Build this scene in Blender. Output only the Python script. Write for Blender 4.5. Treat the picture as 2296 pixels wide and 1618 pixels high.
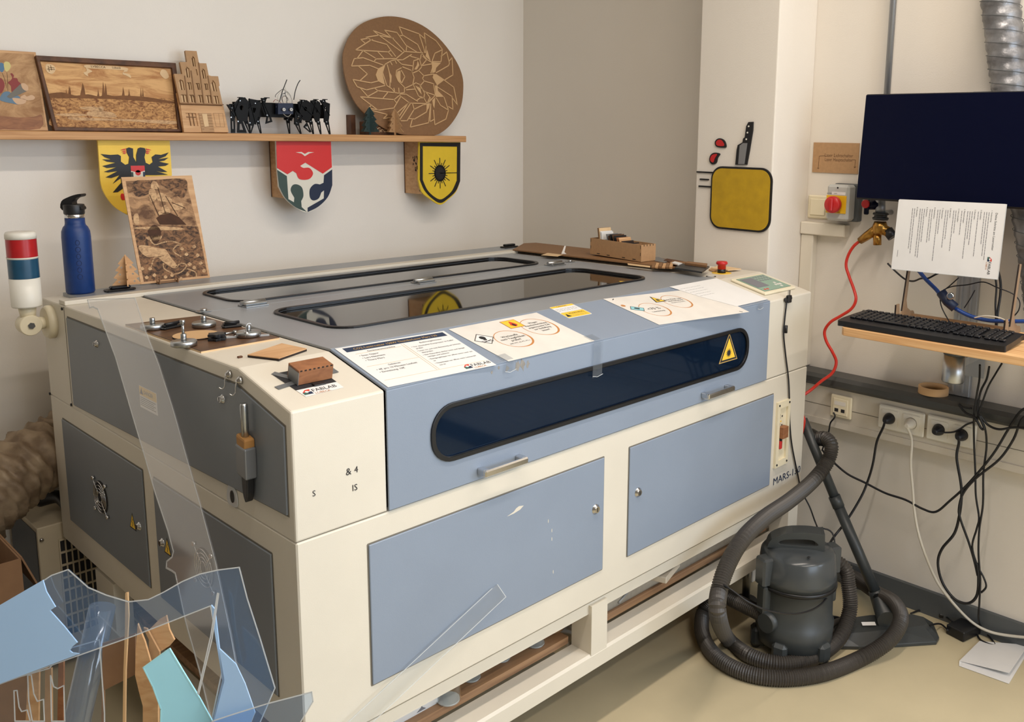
import bpy, bmesh, math, random
from mathutils import Vector, Matrix
from mathutils.geometry import tessellate_polygon

for _o in list(bpy.data.objects):
    bpy.data.objects.remove(_o, do_unlink=True)
SC = bpy.context.scene
COL = SC.collection
R = math.radians
PI = math.pi
V3 = Vector

# ------------------------------------------------------------------ camera
PF = 2017.98            # focal length in pixels for a 2296 px wide frame
PCX, PCY = 1317.89, 652.24
YAW, PITCH, ROLL = R(42.7976), R(9.7933), R(-0.8036)
CAM = V3((-0.7773, -1.4407, 1.6))
FWD = V3((math.cos(YAW) * math.cos(PITCH), math.sin(YAW) * math.cos(PITCH), -math.sin(PITCH)))
_r0 = V3((math.sin(YAW), -math.cos(YAW), 0))
_u0 = _r0.cross(FWD)
RGT = (_r0 * math.cos(ROLL) - _u0 * math.sin(ROLL)).normalized()
UPV = RGT.cross(FWD).normalized()
cam = bpy.data.cameras.new('camera')
cam.sensor_width = 36.0
cam.sensor_fit = 'HORIZONTAL'
cam.lens = PF / 2296 * 36
cam.shift_x = -(PCX - 1148) / 2296
cam.shift_y = (PCY - 809) / 2296
cam.clip_start = 0.02
camo = bpy.data.objects.new('camera', cam)
COL.objects.link(camo)
camo.matrix_world = Matrix(((RGT.x, UPV.x, -FWD.x, CAM.x), (RGT.y, UPV.y, -FWD.y, CAM.y), (RGT.z, UPV.z, -FWD.z, CAM.z), (0, 0, 0, 1)))
SC.camera = camo

# ------------------------------------------------------------------ world, light, exposure
SC.view_settings.view_transform = 'Standard'
SC.view_settings.look = 'None'
SC.view_settings.gamma = 1
SC.view_settings.use_curve_mapping = False
SC.view_settings.exposure = 0.2
wd = bpy.data.worlds.new('world')
SC.world = wd
wd.use_nodes = True
wd.node_tree.nodes['Background'].inputs[0].default_value = (0.55, 0.72, 1.0, 1)
wd.node_tree.nodes['Background'].inputs[1].default_value = 0.6


def area(name, loc, rot, sx, sy, power, color):
    l = bpy.data.lights.new(name, 'AREA')
    l.shape = 'RECTANGLE'
    l.size, l.size_y = sx, sy
    l.energy = power
    l.color = color
    o = bpy.data.objects.new(name, l)
    COL.objects.link(o)
    o.location = loc
    o.rotation_euler = rot
    return o


# daylight through the windows of the right wall (beside the camera) and of the wall behind the camera
area('daylight_window', (2.10, -2.75, 1.65), (0, R(90), 0), 1.45, 1.9, 54, (0.70, 0.84, 1.0))
area('daylight_window', (0.6, -4.0, 1.65), (R(90), 0, 0), 1.9, 1.45, 34, (0.72, 0.85, 1.0))
# ceiling tube lamps, long in x
area('ceiling_tube_light', (0.5, -0.75, 3.02), (0, 0, 0), 2.6, 0.10, 37, (1.0, 0.88, 0.77))
area('ceiling_tube_light', (0.5, -2.6, 3.02), (0, 0, 0), 2.6, 0.10, 37, (1.0, 0.88, 0.77))


# ------------------------------------------------------------------ helpers
def ray(x, y):
    return FWD + RGT * ((x - PCX) / PF) - UPV * ((y - PCY) / PF)


def hitp(x, y, p0, n):
    d = ray(x, y)
    return CAM + d * ((V3(p0) - CAM).dot(n) / d.dot(n))


def hit(x, y, ax, val):
    d = ray(x, y)
    return CAM + d * ((val - CAM[ax]) / d[ax])


def lin(c):
    return c / 12.92 if c <= 0.04045 else ((c + 0.055) / 1.055) ** 2.4


def rgb(*c):
    return tuple(lin(v / 255) for v in c)


class Fr:
    """a local plane: origin o, axes u, v, normal n = u x v"""
    def __init__(s, o, u, v):
        s.o = V3(o); s.u = V3(u).normalized()
        n = s.u.cross(V3(v)).normalized()
        s.n = n; s.v = n.cross(s.u).normalized()

    def P(s, a, b, c=0.0):
        return s.o + s.u * a + s.v * b + s.n * c

    def px(s, x, y, c=0.0):
        h = hitp(x, y, s.o + s.n * c, s.n) - s.o
        return (h.dot(s.u), h.dot(s.v))

    def pts(s, ps, c=0.0, x0=0, y0=0, k=1.0):
        return [s.px(x0 + x / k, y0 + y / k, c) for x, y in ps]

    def sh(s, a, b, c=0.0):
        return Fr(s.P(a, b, c), s.u, s.v)


MATS = {}


def mat(name, col, rough=0.5, metal=0.0, nz=None, bump=None, spec=None, emit=None, coat=0.0, col2=None, aniso_scale=None, trans=0.0, alpha=None):
    """procedural material; nz=(scale, amount) mottles the colour, col2 mixes a second colour, bump=(scale, strength)"""
    m = bpy.data.materials.new(name)
    m.use_nodes = True
    nt = m.node_tree
    b = nt.nodes['Principled BSDF']
    c = (*rgb(*col), 1)
    b.inputs['Base Color'].default_value = c
    b.inputs['Roughness'].default_value = rough
    b.inputs['Metallic'].default_value = metal
    if spec is not None:
        b.inputs['Specular IOR Level'].default_value = spec
    if coat:
        b.inputs['Coat Weight'].default_value = coat
        b.inputs['Coat Roughness'].default_value = 0.08
    if trans:
        b.inputs['Transmission Weight'].default_value = trans
    if emit:
        b.inputs['Emission Color'].default_value = (*rgb(*emit[0]), 1)
        b.inputs['Emission Strength'].default_value = emit[1]
    tc = None
    if nz or bump:
        tc = nt.nodes.new('ShaderNodeTexCoord')
        mp = nt.nodes.new('ShaderNodeMapping')
        nt.links.new(tc.outputs['Object'], mp.inputs[0])
        if aniso_scale:
            mp.inputs['Scale'].default_value = aniso_scale
    if nz:
        n = nt.nodes.new('ShaderNodeTexNoise')
        n.inputs['Scale'].default_value = nz[0]
        n.inputs['Detail'].default_value = 6
        nt.links.new(mp.outputs[0], n.inputs['Vector'])
        cr = nt.nodes.new('ShaderNodeValToRGB')
        if col2:
            cr.color_ramp.elements[0].color = (*rgb(*col2), 1)
            cr.color_ramp.elements[1].color = c
            cr.color_ramp.elements[0].position = 0.5 - nz[1]
            cr.color_ramp.elements[1].position = 0.5 + nz[1]
        else:
            a = nz[1]
            cr.color_ramp.elements[0].color = tuple(v * (1 - a) for v in c[:3]) + (1,)
            cr.color_ramp.elements[1].color = tuple(min(1, v * (1 + a)) for v in c[:3]) + (1,)
            cr.color_ramp.elements[0].position = 0.3
            cr.color_ramp.elements[1].position = 0.7
        nt.links.new(n.outputs['Fac'], cr.inputs[0])
        nt.links.new(cr.outputs[0], b.inputs['Base Color'])
    if bump:
        n2 = nt.nodes.new('ShaderNodeTexNoise')
        n2.inputs['Scale'].default_value = bump[0]
        n2.inputs['Detail'].default_value = 4
        nt.links.new(mp.outputs[0], n2.inputs['Vector'])
        bp = nt.nodes.new('ShaderNodeBump')
        bp.inputs['Strength'].default_value = bump[1]
        bp.inputs['Distance'].default_value = 0.004
        nt.links.new(n2.outputs['Fac'], bp.inputs['Height'])
        nt.links.new(bp.outputs[0], b.inputs['Normal'])
    MATS[name] = m
    return m


def clear_mat(name, tint, rough=0.03, ior=1.49, gloss=(1, 1, 1), diffuse=0.0, dcol=(200, 210, 220), boost=1.0):
    """thin clear sheet: transparent with a Fresnel reflection and a little haze"""
    m = bpy.data.materials.new(name)
    m.use_nodes = True
    nt = m.node_tree
    nt.nodes.clear()
    out = nt.nodes.new('ShaderNodeOutputMaterial')
    tr = nt.nodes.new('ShaderNodeBsdfTransparent')
    tr.inputs[0].default_value = (*tint, 1)
    gl = nt.nodes.new('ShaderNodeBsdfGlossy')
    gl.inputs['Color'].default_value = (*gloss, 1)
    gl.inputs['Roughness'].default_value = rough
    fr = nt.nodes.new('ShaderNodeFresnel')
    fr.inputs[0].default_value = ior
    mu = nt.nodes.new('ShaderNodeMath'); mu.operation = 'MULTIPLY'; mu.use_clamp = True
    mu.inputs[1].default_value = boost
    ge = nt.nodes.new('ShaderNodeNewGeometry')
    ms = nt.nodes.new('ShaderNodeMath'); ms.operation = 'SUBTRACT'; ms.inputs[0].default_value = 1.0
    nt.links.new(ge.outputs['Backfacing'], ms.inputs[1])
    mf = nt.nodes.new('ShaderNodeMath'); mf.operation = 'MULTIPLY'
    nt.links.new(fr.outputs[0], mf.inputs[0]); nt.links.new(ms.outputs[0], mf.inputs[1])
    nt.links.new(mf.outputs[0], mu.inputs[0])
    df = nt.nodes.new('ShaderNodeBsdfDiffuse')
    df.inputs[0].default_value = (*rgb(*dcol), 1)
    m1 = nt.nodes.new('ShaderNodeMixShader')
    m1.inputs[0].default_value = diffuse
    nt.links.new(tr.outputs[0], m1.inputs[1])
    nt.links.new(df.outputs[0], m1.inputs[2])
    m2 = nt.nodes.new('ShaderNodeMixShader')
    nt.links.new(mu.outputs[0], m2.inputs[0])
    nt.links.new(m1.outputs[0], m2.inputs[1])
    nt.links.new(gl.outputs[0], m2.inputs[2])
    nt.links.new(m2.outputs[0], out.inputs[0])
    MATS[name] = m
    return m


def wood_mat(name, ca, cb, scale=12, stretch=(1, 12, 12), rough=0.55):
    m = bpy.data.materials.new(name)
    m.use_nodes = True
    nt = m.node_tree
    b = nt.nodes['Principled BSDF']
    b.inputs['Roughness'].default_value = rough
    tc = nt.nodes.new('ShaderNodeTexCoord')
    mp = nt.nodes.new('ShaderNodeMapping')
    mp.inputs['Scale'].default_value = stretch
    nt.links.new(tc.outputs['Object'], mp.inputs[0])
    n = nt.nodes.new('ShaderNodeTexNoise')
    n.inputs['Scale'].default_value = scale
    n.inputs['Detail'].default_value = 8
    n.inputs['Distortion'].default_value = 0.6
    nt.links.new(mp.outputs[0], n.inputs['Vector'])
    cr = nt.nodes.new('ShaderNodeValToRGB')
    cr.color_ramp.elements[0].color = (*rgb(*ca), 1)
    cr.color_ramp.elements[1].color = (*rgb(*cb), 1)
    cr.color_ramp.elements[0].position = 0.35
    cr.color_ramp.elements[1].position = 0.65
    nt.links.new(n.outputs['Fac'], cr.inputs[0])
    nt.links.new(cr.outputs[0], b.inputs['Base Color'])
    MATS[name] = m
    return m


class MB:
    """collects shapes in world coordinates, links them as ONE mesh object"""
    def __init__(s):
        s.v = []; s.f = []; s.fm = []; s.sm = []; s.ms = []; s.cur = 0; s.smooth = False

    def m(s, name):
        if name not in s.ms:
            s.ms.append(name)
        s.cur = s.ms.index(name)
        return s

    def face(s, ids):
        s.f.append(ids); s.fm.append(s.cur); s.sm.append(s.smooth)

    def add(s, vs, fs):
        k = len(s.v)
        s.v += [V3(p) for p in vs]
        for f in fs:
            s.face([i + k for i in f])
        return s

    def quad(s, a, b, c, d):
        return s.add([a, b, c, d], [(0, 1, 2, 3)])

    def box(s, a, b):
        (x0, y0, z0), (x1, y1, z1) = a, b
        return s.fbox(Fr((0, 0, 0), (1, 0, 0), (0, 1, 0)), (x0, x1), (y0, y1), (z0, z1))

    def fbox(s, fr, A, B, Cc, bev=0.0):
        a0, a1 = sorted(A); b0, b1 = sorted(B); c0, c1 = sorted(Cc)
        if bev:
            bev = min(bev, (a1 - a0) / 2.1, (b1 - b0) / 2.1, (c1 - c0) / 2.1)
            rr = [(a0 + bev, b0), (a1 - bev, b0), (a1, b0 + bev), (a1, b1 - bev), (a1 - bev, b1), (a0 + bev, b1), (a0, b1 - bev), (a0, b0 + bev)]
            r2 = [(a0 + bev, b0 + bev), (a1 - bev, b0 + bev), (a1 - bev, b0 + bev), (a1 - bev, b1 - bev), (a1 - bev, b1 - bev), (a0 + bev, b1 - bev), (a0 + bev, b1 - bev), (a0 + bev, b0 + bev)]
            L = [[fr.P(x, y, c0) for x, y in r2], [fr.P(x, y, c0 + bev) for x, y in rr], [fr.P(x, y, c1 - bev) for x, y in rr], [fr.P(x, y, c1) for x, y in r2]]
            k = len(s.v)
            for l in L:
                s.v += l
            for j in range(3):
                for i in range(8):
                    i2 = (i + 1) % 8
                    s.face([k + j * 8 + i, k + j * 8 + i2, k + (j + 1) * 8 + i2, k + (j + 1) * 8 + i])
            s.face([k + i for i in (6, 4, 2, 0)])
            s.face([k + 24 + i for i in (0, 2, 4, 6)])
            return s
        vs = [fr.P(x, y, z) for z in (c0, c1) for x, y in ((a0, b0), (a1, b0), (a1, b1), (a0, b1))]
        return s.add(vs, [(3, 2, 1, 0), (4, 5, 6, 7), (0, 1, 5, 4), (1, 2, 6, 5), (2, 3, 7, 6), (3, 0, 4, 7)])

    def plate(s, fr, outer, c0, c1, holes=()):
        """flat slab with any outline, from height c0 to c1 along fr.n, with holes"""
        loops = [list(outer)] + [list(h) for h in holes]
        flat = [p for l in loops for p in l]
        tris = tessellate_polygon([[V3((p[0], p[1], 0)) for p in l] for l in loops])
        k = len(s.v); n = len(flat)
        s.v += [fr.P(p[0], p[1], c1) for p in flat] + [fr.P(p[0], p[1], c0) for p in flat]
        for t in tris:
            a, b, c = t
            pa, pb, pc = flat[a], flat[b], flat[c]
            ar = (pb[0] - pa[0]) * (pc[1] - pa[1]) - (pb[1] - pa[1]) * (pc[0] - pa[0])
            if ar < 0:
                b, c = c, b
            s.face([k + a, k + b, k + c])
            s.face([k + n + a, k + n + c, k + n + b])
        st = 0
        for li, l in enumerate(loops):
            m_ = len(l)
            ar = sum(l[i][0] * l[(i + 1) % m_][1] - l[(i + 1) % m_][0] * l[i][1] for i in range(m_))
            flip = (ar < 0) != (li > 0)
            for i in range(m_):
                i2 = (i + 1) % m_
                q = [k + n + st + i, k + n + st + i2, k + st + i2, k + st + i]
                s.face(q[::-1] if flip else q)
            st += m_
        return s

    def cyl(s, p0, p1, r0, r1=None, n=24, caps=True):
        p0 = V3(p0); p1 = V3(p1)
        r1 = r0 if r1 is None else r1
        return s.lathe(p0, p1 - p0, [(r0, 0), (r1, (p1 - p0).length)], n, caps)

    def lathe(s, o, ax, prof, n=32, caps=True):
        o = V3(o); w = V3(ax).normalized()
        u = w.orthogonal().normalized(); v = w.cross(u)
        k = len(s.v)
        for r, h in prof:
            for i in range(n):
                a = 2 * PI * i / n
                s.v.append(o + w * h + (u * math.cos(a) + v * math.sin(a)) * r)
        sm = s.smooth
        s.smooth = True
        for j in range(len(prof) - 1):
            for i in range(n):
                i2 = (i + 1) % n
                s.face([k + j * n + i, k + j * n + i2, k + (j + 1) * n + i2, k + (j + 1) * n + i])
        s.smooth = sm
        if caps:
            s.face([k + i for i in range(n)][::-1])
            s.face([k + (len(prof) - 1) * n + i for i in range(n)])
        return s

    def tube(s, pts, r, n=8, caps=True, rib=None):
        """round tube along pts; rib=(pitch, depth) makes it corrugated"""
        pts = [V3(p) for p in pts]
        if rib:
            pts = resample(pts, rib[0] / 2)
        if len(pts) < 2:
            return s
        k = len(s.v)
        t0 = (pts[1] - pts[0]).normalized()
        u = t0.orthogonal().normalized()
        for i, p in enumerate(pts):
            if i == 0:
                t = t0
            elif i == len(pts) - 1:
                t = (pts[-1] - pts[-2]).normalized()
            else:
                t = (pts[i + 1] - pts[i - 1])
                t = t.normalized() if t.length > 1e-9 else t0
            u = (u - t * u.dot(t))
            u = u.normalized() if u.length > 1e-6 else t.orthogonal().normalized()
            w = t.cross(u)
            rr = r(i / (len(pts) - 1)) if callable(r) else r
            if rib:
                rr = rr - (rib[1] if i % 2 else 0)
            for j in range(n):
                a = 2 * PI * j / n
                s.v.append(p + (u * math.cos(a) + w * math.sin(a)) * rr)
        sm = s.smooth
        s.smooth = not rib
        for i in range(len(pts) - 1):
            for j in range(n):
                j2 = (j + 1) % n
                s.face([k + i * n + j, k + i * n + j2, k + (i + 1) * n + j2, k + (i + 1) * n + j])
        s.smooth = sm
        if caps:
            s.face([k + j for j in range(n)][::-1])
            s.face([k + (len(pts) - 1) * n + j for j in range(n)])
        return s

    def sphere(s, c, r, n=16, squash=(1, 1, 1)):
        c = V3(c)
        k = len(s.v)
        m_ = n // 2
        s.v.append(c + V3((0, 0, -r * squash[2])))
        for j in range(1, m_):
            ph = -PI / 2 + PI * j / m_
            for i in range(n):
                a = 2 * PI * i / n
                s.v.append(c + V3((math.cos(a) * math.cos(ph) * r * squash[0], math.sin(a) * math.cos(ph) * r * squash[1], math.sin(ph) * r * squash[2])))
        s.v.append(c + V3((0, 0, r * squash[2])))
        sm = s.smooth; s.smooth = True
        for i in range(n):
            s.face([k, k + 1 + (i + 1) % n, k + 1 + i])
            last = k + 1 + (m_ - 1) * n
            b = k + 1 + (m_ - 2) * n
            s.face([b + i, b + (i + 1) % n, last])
        for j in range(m_ - 2):
            for i in range(n):
                i2 = (i + 1) % n
                s.face([k + 1 + j * n + i, k + 1 + j * n + i2, k + 1 + (j + 1) * n + i2, k + 1 + (j + 1) * n + i])
        s.smooth = sm
        return s

    def line(s, fr, ps, w, c0, c1):
        """flat strips of width w along the 2D polyline ps"""
        for (x0, y0), (x1, y1) in zip(ps[:-1], ps[1:]):
            d = math.hypot(x1 - x0, y1 - y0)
            if d < 1e-9:
                continue
            nx, ny = -(y1 - y0) / d * w / 2, (x1 - x0) / d * w / 2
            ex, ey = (x1 - x0) / d * w * 0.3, (y1 - y0) / d * w * 0.3
            s.plate(fr, [(x0 - ex + nx, y0 - ey + ny), (x0 - ex - nx, y0 - ey - ny), (x1 + ex - nx, y1 + ey - ny), (x1 + ex + nx, y1 + ey + ny)], c0, c1)
        return s

    def text(s, string, fr, a, b, size, c=0.0006, align='LEFT', ext=0.0, shear=0.0, squeeze=1.0):
        cu = bpy.data.curves.new('lettering', 'FONT')
        cu.body = string
        cu.size = size
        cu.align_x = align
        cu.shear = shear
        cu.extrude = ext
        cu.resolution_u = 2
        o = bpy.data.objects.new('lettering', cu)
        me = o.to_mesh()
        k = len(s.v)
        s.v += [fr.P(a + p.co.x * squeeze, b + p.co.y, c + p.co.z) for p in me.vertices]
        for p in me.polygons:
            s.face([k + i for i in p.vertices])
        o.to_mesh_clear()
        bpy.data.objects.remove(o)
        bpy.data.curves.remove(cu)
        return s

    def build(s, name, m=None, parent=None, label=None, cat=None, group=None, kind=None, bevel=0.0):
        me = bpy.data.meshes.new(name)
        o = bpy.data.objects.new(name, me)
        COL.objects.link(o)
        if parent is not None:
            root = parent
            while root.parent:
                root = root.parent
            org = V3(root['_o'])
            o.parent = parent
        else:
            zs = min(v.z for v in s.v)
            org = V3((sum(v.x for v in s.v) / len(s.v), sum(v.y for v in s.v) / len(s.v), zs))
            o.location = org
            o['_o'] = list(org)
        me.from_pydata([v - org for v in s.v], [], s.f)
        names = [m] if (m and not s.ms) else (s.ms if s.ms else ['white_paint'])
        if m and s.ms and m not in names:
            names = s.ms
        for nn in names:
            me.materials.append(MATS[nn])
        for p, i, sm in zip(me.polygons, s.fm, s.sm):
            p.material_index = i
            p.use_smooth = sm
        me.update()
        if bevel:
            bv = o.modifiers.new('bevel', 'BEVEL')
            bv.width = bevel; bv.segments = 2; bv.limit_method = 'ANGLE'; bv.angle_limit = R(40)
        tag(o, label, cat, group, kind)
        return o


def tag(o, label=None, cat=None, group=None, kind=None):
    if label: o['label'] = label
    if cat: o['category'] = cat
    if group: o['group'] = group
    if kind: o['kind'] = kind
    return o


def thing(name, label, cat, loc, group=None):
    o = bpy.data.objects.new(name, None)
    o.empty_display_size = 0.05
    COL.objects.link(o)
    o.location = loc
    o['_o'] = list(loc)
    return tag(o, label, cat, group)


def resample(pts, step):
    out = [pts[0]]
    acc = 0.0
    for a, b in zip(pts[:-1], pts[1:]):
        L = (b - a).length
        if L < 1e-9:
            continue
        d = step - acc
        while d <= L:
            out.append(a.lerp(b, d / L))
            d += step
        acc = (acc + L) % step
    return out


def smooth(pts, k=6, closed=False):
    """Catmull-Rom through the points"""
    P = [V3(p) if len(p) == 3 else V3((p[0], p[1], 0)) for p in pts]
    two = len(pts[0]) == 2
    n = len(P)
    out = []
    rng = range(n if closed else n - 1)
    for i in rng:
        if closed:
            p0, p1, p2, p3 = P[(i - 1) % n], P[i], P[(i + 1) % n], P[(i + 2) % n]
        else:
            p0, p1, p2, p3 = P[max(i - 1, 0)], P[i], P[i + 1], P[min(i + 2, n - 1)]
        for j in range(k):
            t = j / k
            out.append(0.5 * ((2 * p1) + (p2 - p0) * t + (2 * p0 - 5 * p1 + 4 * p2 - p3) * t * t + (3 * p1 - p0 - 3 * p2 + p3) * t ** 3))
    if not closed:
        out.append(P[-1])
    if two:
        return [(p.x, p.y) for p in out]
    return out


def rrect(x0, x1, y0, y1, r, n=6):
    out = []
    for cx, cy, a0 in ((x1 - r, y0 + r, -90), (x1 - r, y1 - r, 0), (x0 + r, y1 - r, 90), (x0 + r, y0 + r, 180)):
        for i in range(n + 1):
            a = R(a0 + 90 * i / n)
            out.append((cx + r * math.cos(a), cy + r * math.sin(a)))
    return out


def circ(cx, cy, r, n=24, ry=None):
    ry = r if ry is None else ry
    return [(cx + r * math.cos(2 * PI * i / n), cy + ry * math.sin(2 * PI * i / n)) for i in range(n)]


def star(cx, cy, r0, r1, n):
    return [(cx + (r0 if i % 2 == 0 else r1) * math.cos(PI * i / n + PI / 2), cy + (r0 if i % 2 == 0 else r1) * math.sin(PI * i / n + PI / 2)) for i in range(2 * n)]


def copy_tree(o, parent=None):
    c = o.copy()
    COL.objects.link(c)
    c.parent = parent
    for ch in [x for x in bpy.data.objects if x.parent == o]:
        copy_tree(ch, c)
    return c


# ------------------------------------------------------------------ materials
mat('wall_paint', (228, 221, 210), 0.85, nz=(1.2, 0.03), bump=(220, 0.08))
mat('wall_back_paint', (240, 235, 227), 0.85, nz=(1.2, 0.03), bump=(220, 0.08))  # same paint as the other walls, brightened for the light falling here
mat('wall_grey', (200, 192, 180), 0.85, nz=(1.2, 0.03), bump=(220, 0.08))
mat('ceiling_paint', (225, 221, 214), 0.9)
mat('floor_vinyl', (198, 185, 152), 0.42, nz=(3.5, 0.07), bump=(60, 0.05))
mat('white_paint', (230, 226, 214), 0.5)
mat('cream_paint', (216, 209, 194), 0.42, nz=(6, 0.03), bump=(500, 0.05))
mat('trunk_plastic', (212, 204, 190), 0.45, nz=(8, 0.02))
mat('blue_paint', (134, 146, 163), 0.38, nz=(5, 0.03), bump=(400, 0.05))
mat('blue_paint_shaded', (118, 124, 130), 0.42, nz=(5, 0.04))  # the machine's blue paint with the left side's shade put into it
mat('blue_paint_warm_lit', (143, 147, 152), 0.35, nz=(5, 0.04), bump=(400, 0.05))  # the machine's blue paint, greyed for the warm light on the top
mat('seam_black', (28, 28, 30), 0.7)
mat('seam_grey', (118, 112, 100), 0.7)
mat('rubber_black', (16, 17, 20), 0.35)
mat('black_plastic', (22, 23, 26), 0.4, nz=(30, 0.15))
mat('dark_plastic', (44, 46, 48), 0.38, nz=(12, 0.1))
mat('chrome', (205, 205, 205), 0.15, 1.0)
mat('brushed_steel', (185, 188, 190), 0.32, 1.0, nz=(60, 0.08))
mat('dull_alu', (150, 152, 155), 0.45, 0.7)
mat('brass', (176, 132, 66), 0.32, 1.0, nz=(25, 0.12))
mat('ledge_grey', (66, 67, 66), 0.4, nz=(20, 0.06))
mat('base_grey', (84, 88, 90), 0.5)
mat('paper_white', (229, 228, 226), 0.45, nz=(14, 0.025))
mat('paper_creamy', (224, 219, 211), 0.4, nz=(18, 0.05))
mat('ink_black', (34, 34, 38), 0.6)
mat('ink_grey', (120, 120, 126), 0.6)
mat('ink_navy', (32, 50, 78), 0.45)
mat('ink_brown', (190, 128, 70), 0.5)
mat('ink_gold', (196, 160, 92), 0.5)
mat('ink_yellow', (240, 196, 60), 0.5)
mat('ink_red', (206, 60, 44), 0.5)
mat('ink_green', (60, 100, 90), 0.5)
mat('ink_teal', (140, 196, 204), 0.5)
mat('interior_dark', (44, 40, 36), 0.7, nz=(8, 0.2))
mat('interior_metal', (120, 116, 108), 0.5, 0.5, nz=(30, 0.15))
mat('red_plastic', (190, 34, 36), 0.35)
mat('yellow_plastic', (232, 182, 30), 0.4)
mat('red_lens', (178, 30, 34), 0.3, nz=(40, 0.08))
mat('blue_lens', (30, 76, 104), 0.3, nz=(40, 0.12))
mat('white_plastic', (232, 228, 216), 0.35)
mat('cream_plastic', (228, 218, 190), 0.4)
mat('blue_bottle', (12, 52, 112), 0.45, nz=(60, 0.08))
mat('bottle_dark', (14, 40, 88), 0.6)
mat('mdf', (178, 140, 100), 0.6, nz=(90, 0.06))
mat('mdf_dark', (134, 98, 64), 0.6, nz=(120, 0.07))
mat('robot_black', (7, 7, 8), 0.45, spec=0.2)
mat('eagle_yellow', (246, 206, 72), 0.5, nz=(20, 0.04))
mat('stand_ply', (152, 126, 98), 0.6, nz=(60, 0.08))
mat('mdf_line', (206, 168, 122), 0.6)
mat('char_edge', (40, 28, 22), 0.8)
mat('burnt_brown', (92, 58, 34), 0.7, nz=(60, 0.15))
wood_mat('ply_light', (196, 150, 104), (214, 172, 126), 6, (1, 6, 14))
wood_mat('shelf_wood', (186, 134, 84), (212, 164, 112), 3, (1.2, 22, 34))
wood_mat('desk_wood', (206, 156, 104), (226, 184, 132), 4, (16, 1.2, 26))
wood_mat('frame_wood', (72, 44, 26), (104, 66, 40), 8, (4, 4, 4))
wood_mat('dark_ply', (74, 50, 34), (104, 74, 50), 5, (3, 8, 8), 0.4)
wood_mat('under_wood', (138, 104, 76), (172, 134, 98), 3, (1.2, 18, 24))
wood_mat('red_ply', (132, 84, 52), (156, 104, 66), 8, (4, 4, 10))
mat('cardboard', (140, 106, 76), 0.8, nz=(30, 0.06))
mat('duct_foil', (150, 150, 152), 0.38, 0.6, nz=(14, 0.12), bump=(26, 0.9), col2=(110, 110, 112))
mat('duct_brown', (158, 138, 112), 0.55, 0.15, nz=(14, 0.1), bump=(18, 1.0), col2=(120, 100, 78))
mat('screen_black', (5, 9, 34), 0.3, spec=0.15)
mat('hose_red', (206, 48, 34), 0.35)
mat('cable_black', (18, 19, 24), 0.45)
mat('cable_white', (214, 208, 194), 0.5)
mat('cable_blue', (24, 66, 140), 0.4)
mat('cable_grey', (140, 140, 138), 0.5)
mat('vac_body', (58, 62, 63), 0.4, nz=(10, 0.08))
mat('vac_gloss', (66, 70, 72), 0.22)
mat('vac_hose', (66, 62, 58), 0.42)
mat('tape_silver', (120, 122, 124), 0.35, 0.4)
mat('shield_yellow', (228, 194, 46), 0.5, nz=(20, 0.05))
mat('shield_red', (214, 44, 42), 0.45)
mat('shield_white', (226, 222, 208), 0.5)
mat('shield_green', (54, 74, 68), 0.5)
mat('shield_navy', (20, 34, 62), 0.5)
mat('shield_black', (20, 20, 22), 0.5)
mat('plaque_yellow', (184, 148, 24), 0.5, nz=(30, 0.1))
clear_mat('clear_acrylic', (0.96, 0.97, 0.98), 0.04, 1.5, diffuse=0.025, boost=1.6)
clear_mat('hazy_acrylic', (0.86, 0.92, 1.0), 0.10, 1.5, diffuse=0.09, dcol=(150, 186, 226), boost=1.7)
clear_mat('milky_acrylic', (0.97, 0.97, 0.98), 0.08, 1.5, diffuse=0.09, dcol=(225, 225, 228), boost=1.8)
clear_mat('film_blue_reflection', (0.75, 0.85, 1.0), 0.06, 1.6, diffuse=0.85, dcol=(178, 216, 255), boost=2.2)  # film colour with the window's blue reflection put into it
clear_mat('film_dim', (0.72, 0.8, 0.92), 0.08, 1.6, diffuse=0.25, dcol=(120, 150, 190), boost=1.8)
clear_mat('edge_light', (0.8, 0.85, 0.9), 0.2, 1.5, diffuse=0.7, dcol=(225, 228, 228), boost=1.5)
clear_mat('smoke_glass', (0.10, 0.12, 0.17), 0.05, 1.45, gloss=(0.6, 0.75, 1.0), diffuse=0.4, dcol=(24, 44, 70))  # navy diffuse colour stands in for the front pane's bluish reflection
clear_mat('smoke_top', (0.30, 0.27, 0.23), 0.04, 1.5, boost=1.1)
clear_mat('jar_glass', (0.90, 0.93, 0.93), 0.02, 1.5, boost=1.8)
clear_mat('sticky_tape', (0.92, 0.93, 0.94), 0.15, 1.5, diffuse=0.05, boost=0.7)
mat('cyan_acrylic', (168, 230, 250), 0.2, nz=(4, 0.05), coat=0.4)  # base colour lightened to carry the sky's reflection
mat('cyan_edge', (170, 226, 236), 0.3)
mat('pale_wood', (222, 190, 146), 0.6, nz=(40, 0.06))
# ================================================================== the room
XR = 2.13      # right wall
XP = 1.885     # pillar face
YB = 1.675     # back wall
YF = -4.1
XL = -2.1
mat('wall_side_dark', (120, 112, 100), 0.8, nz=(3, 0.05))  # unseen left wall, set close and dark to dim the machine's left side
ZC = 3.1


def struct(name, mb, m=None, bevel=0.0):
    return mb.build(name, m, kind='structure', bevel=bevel)


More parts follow.
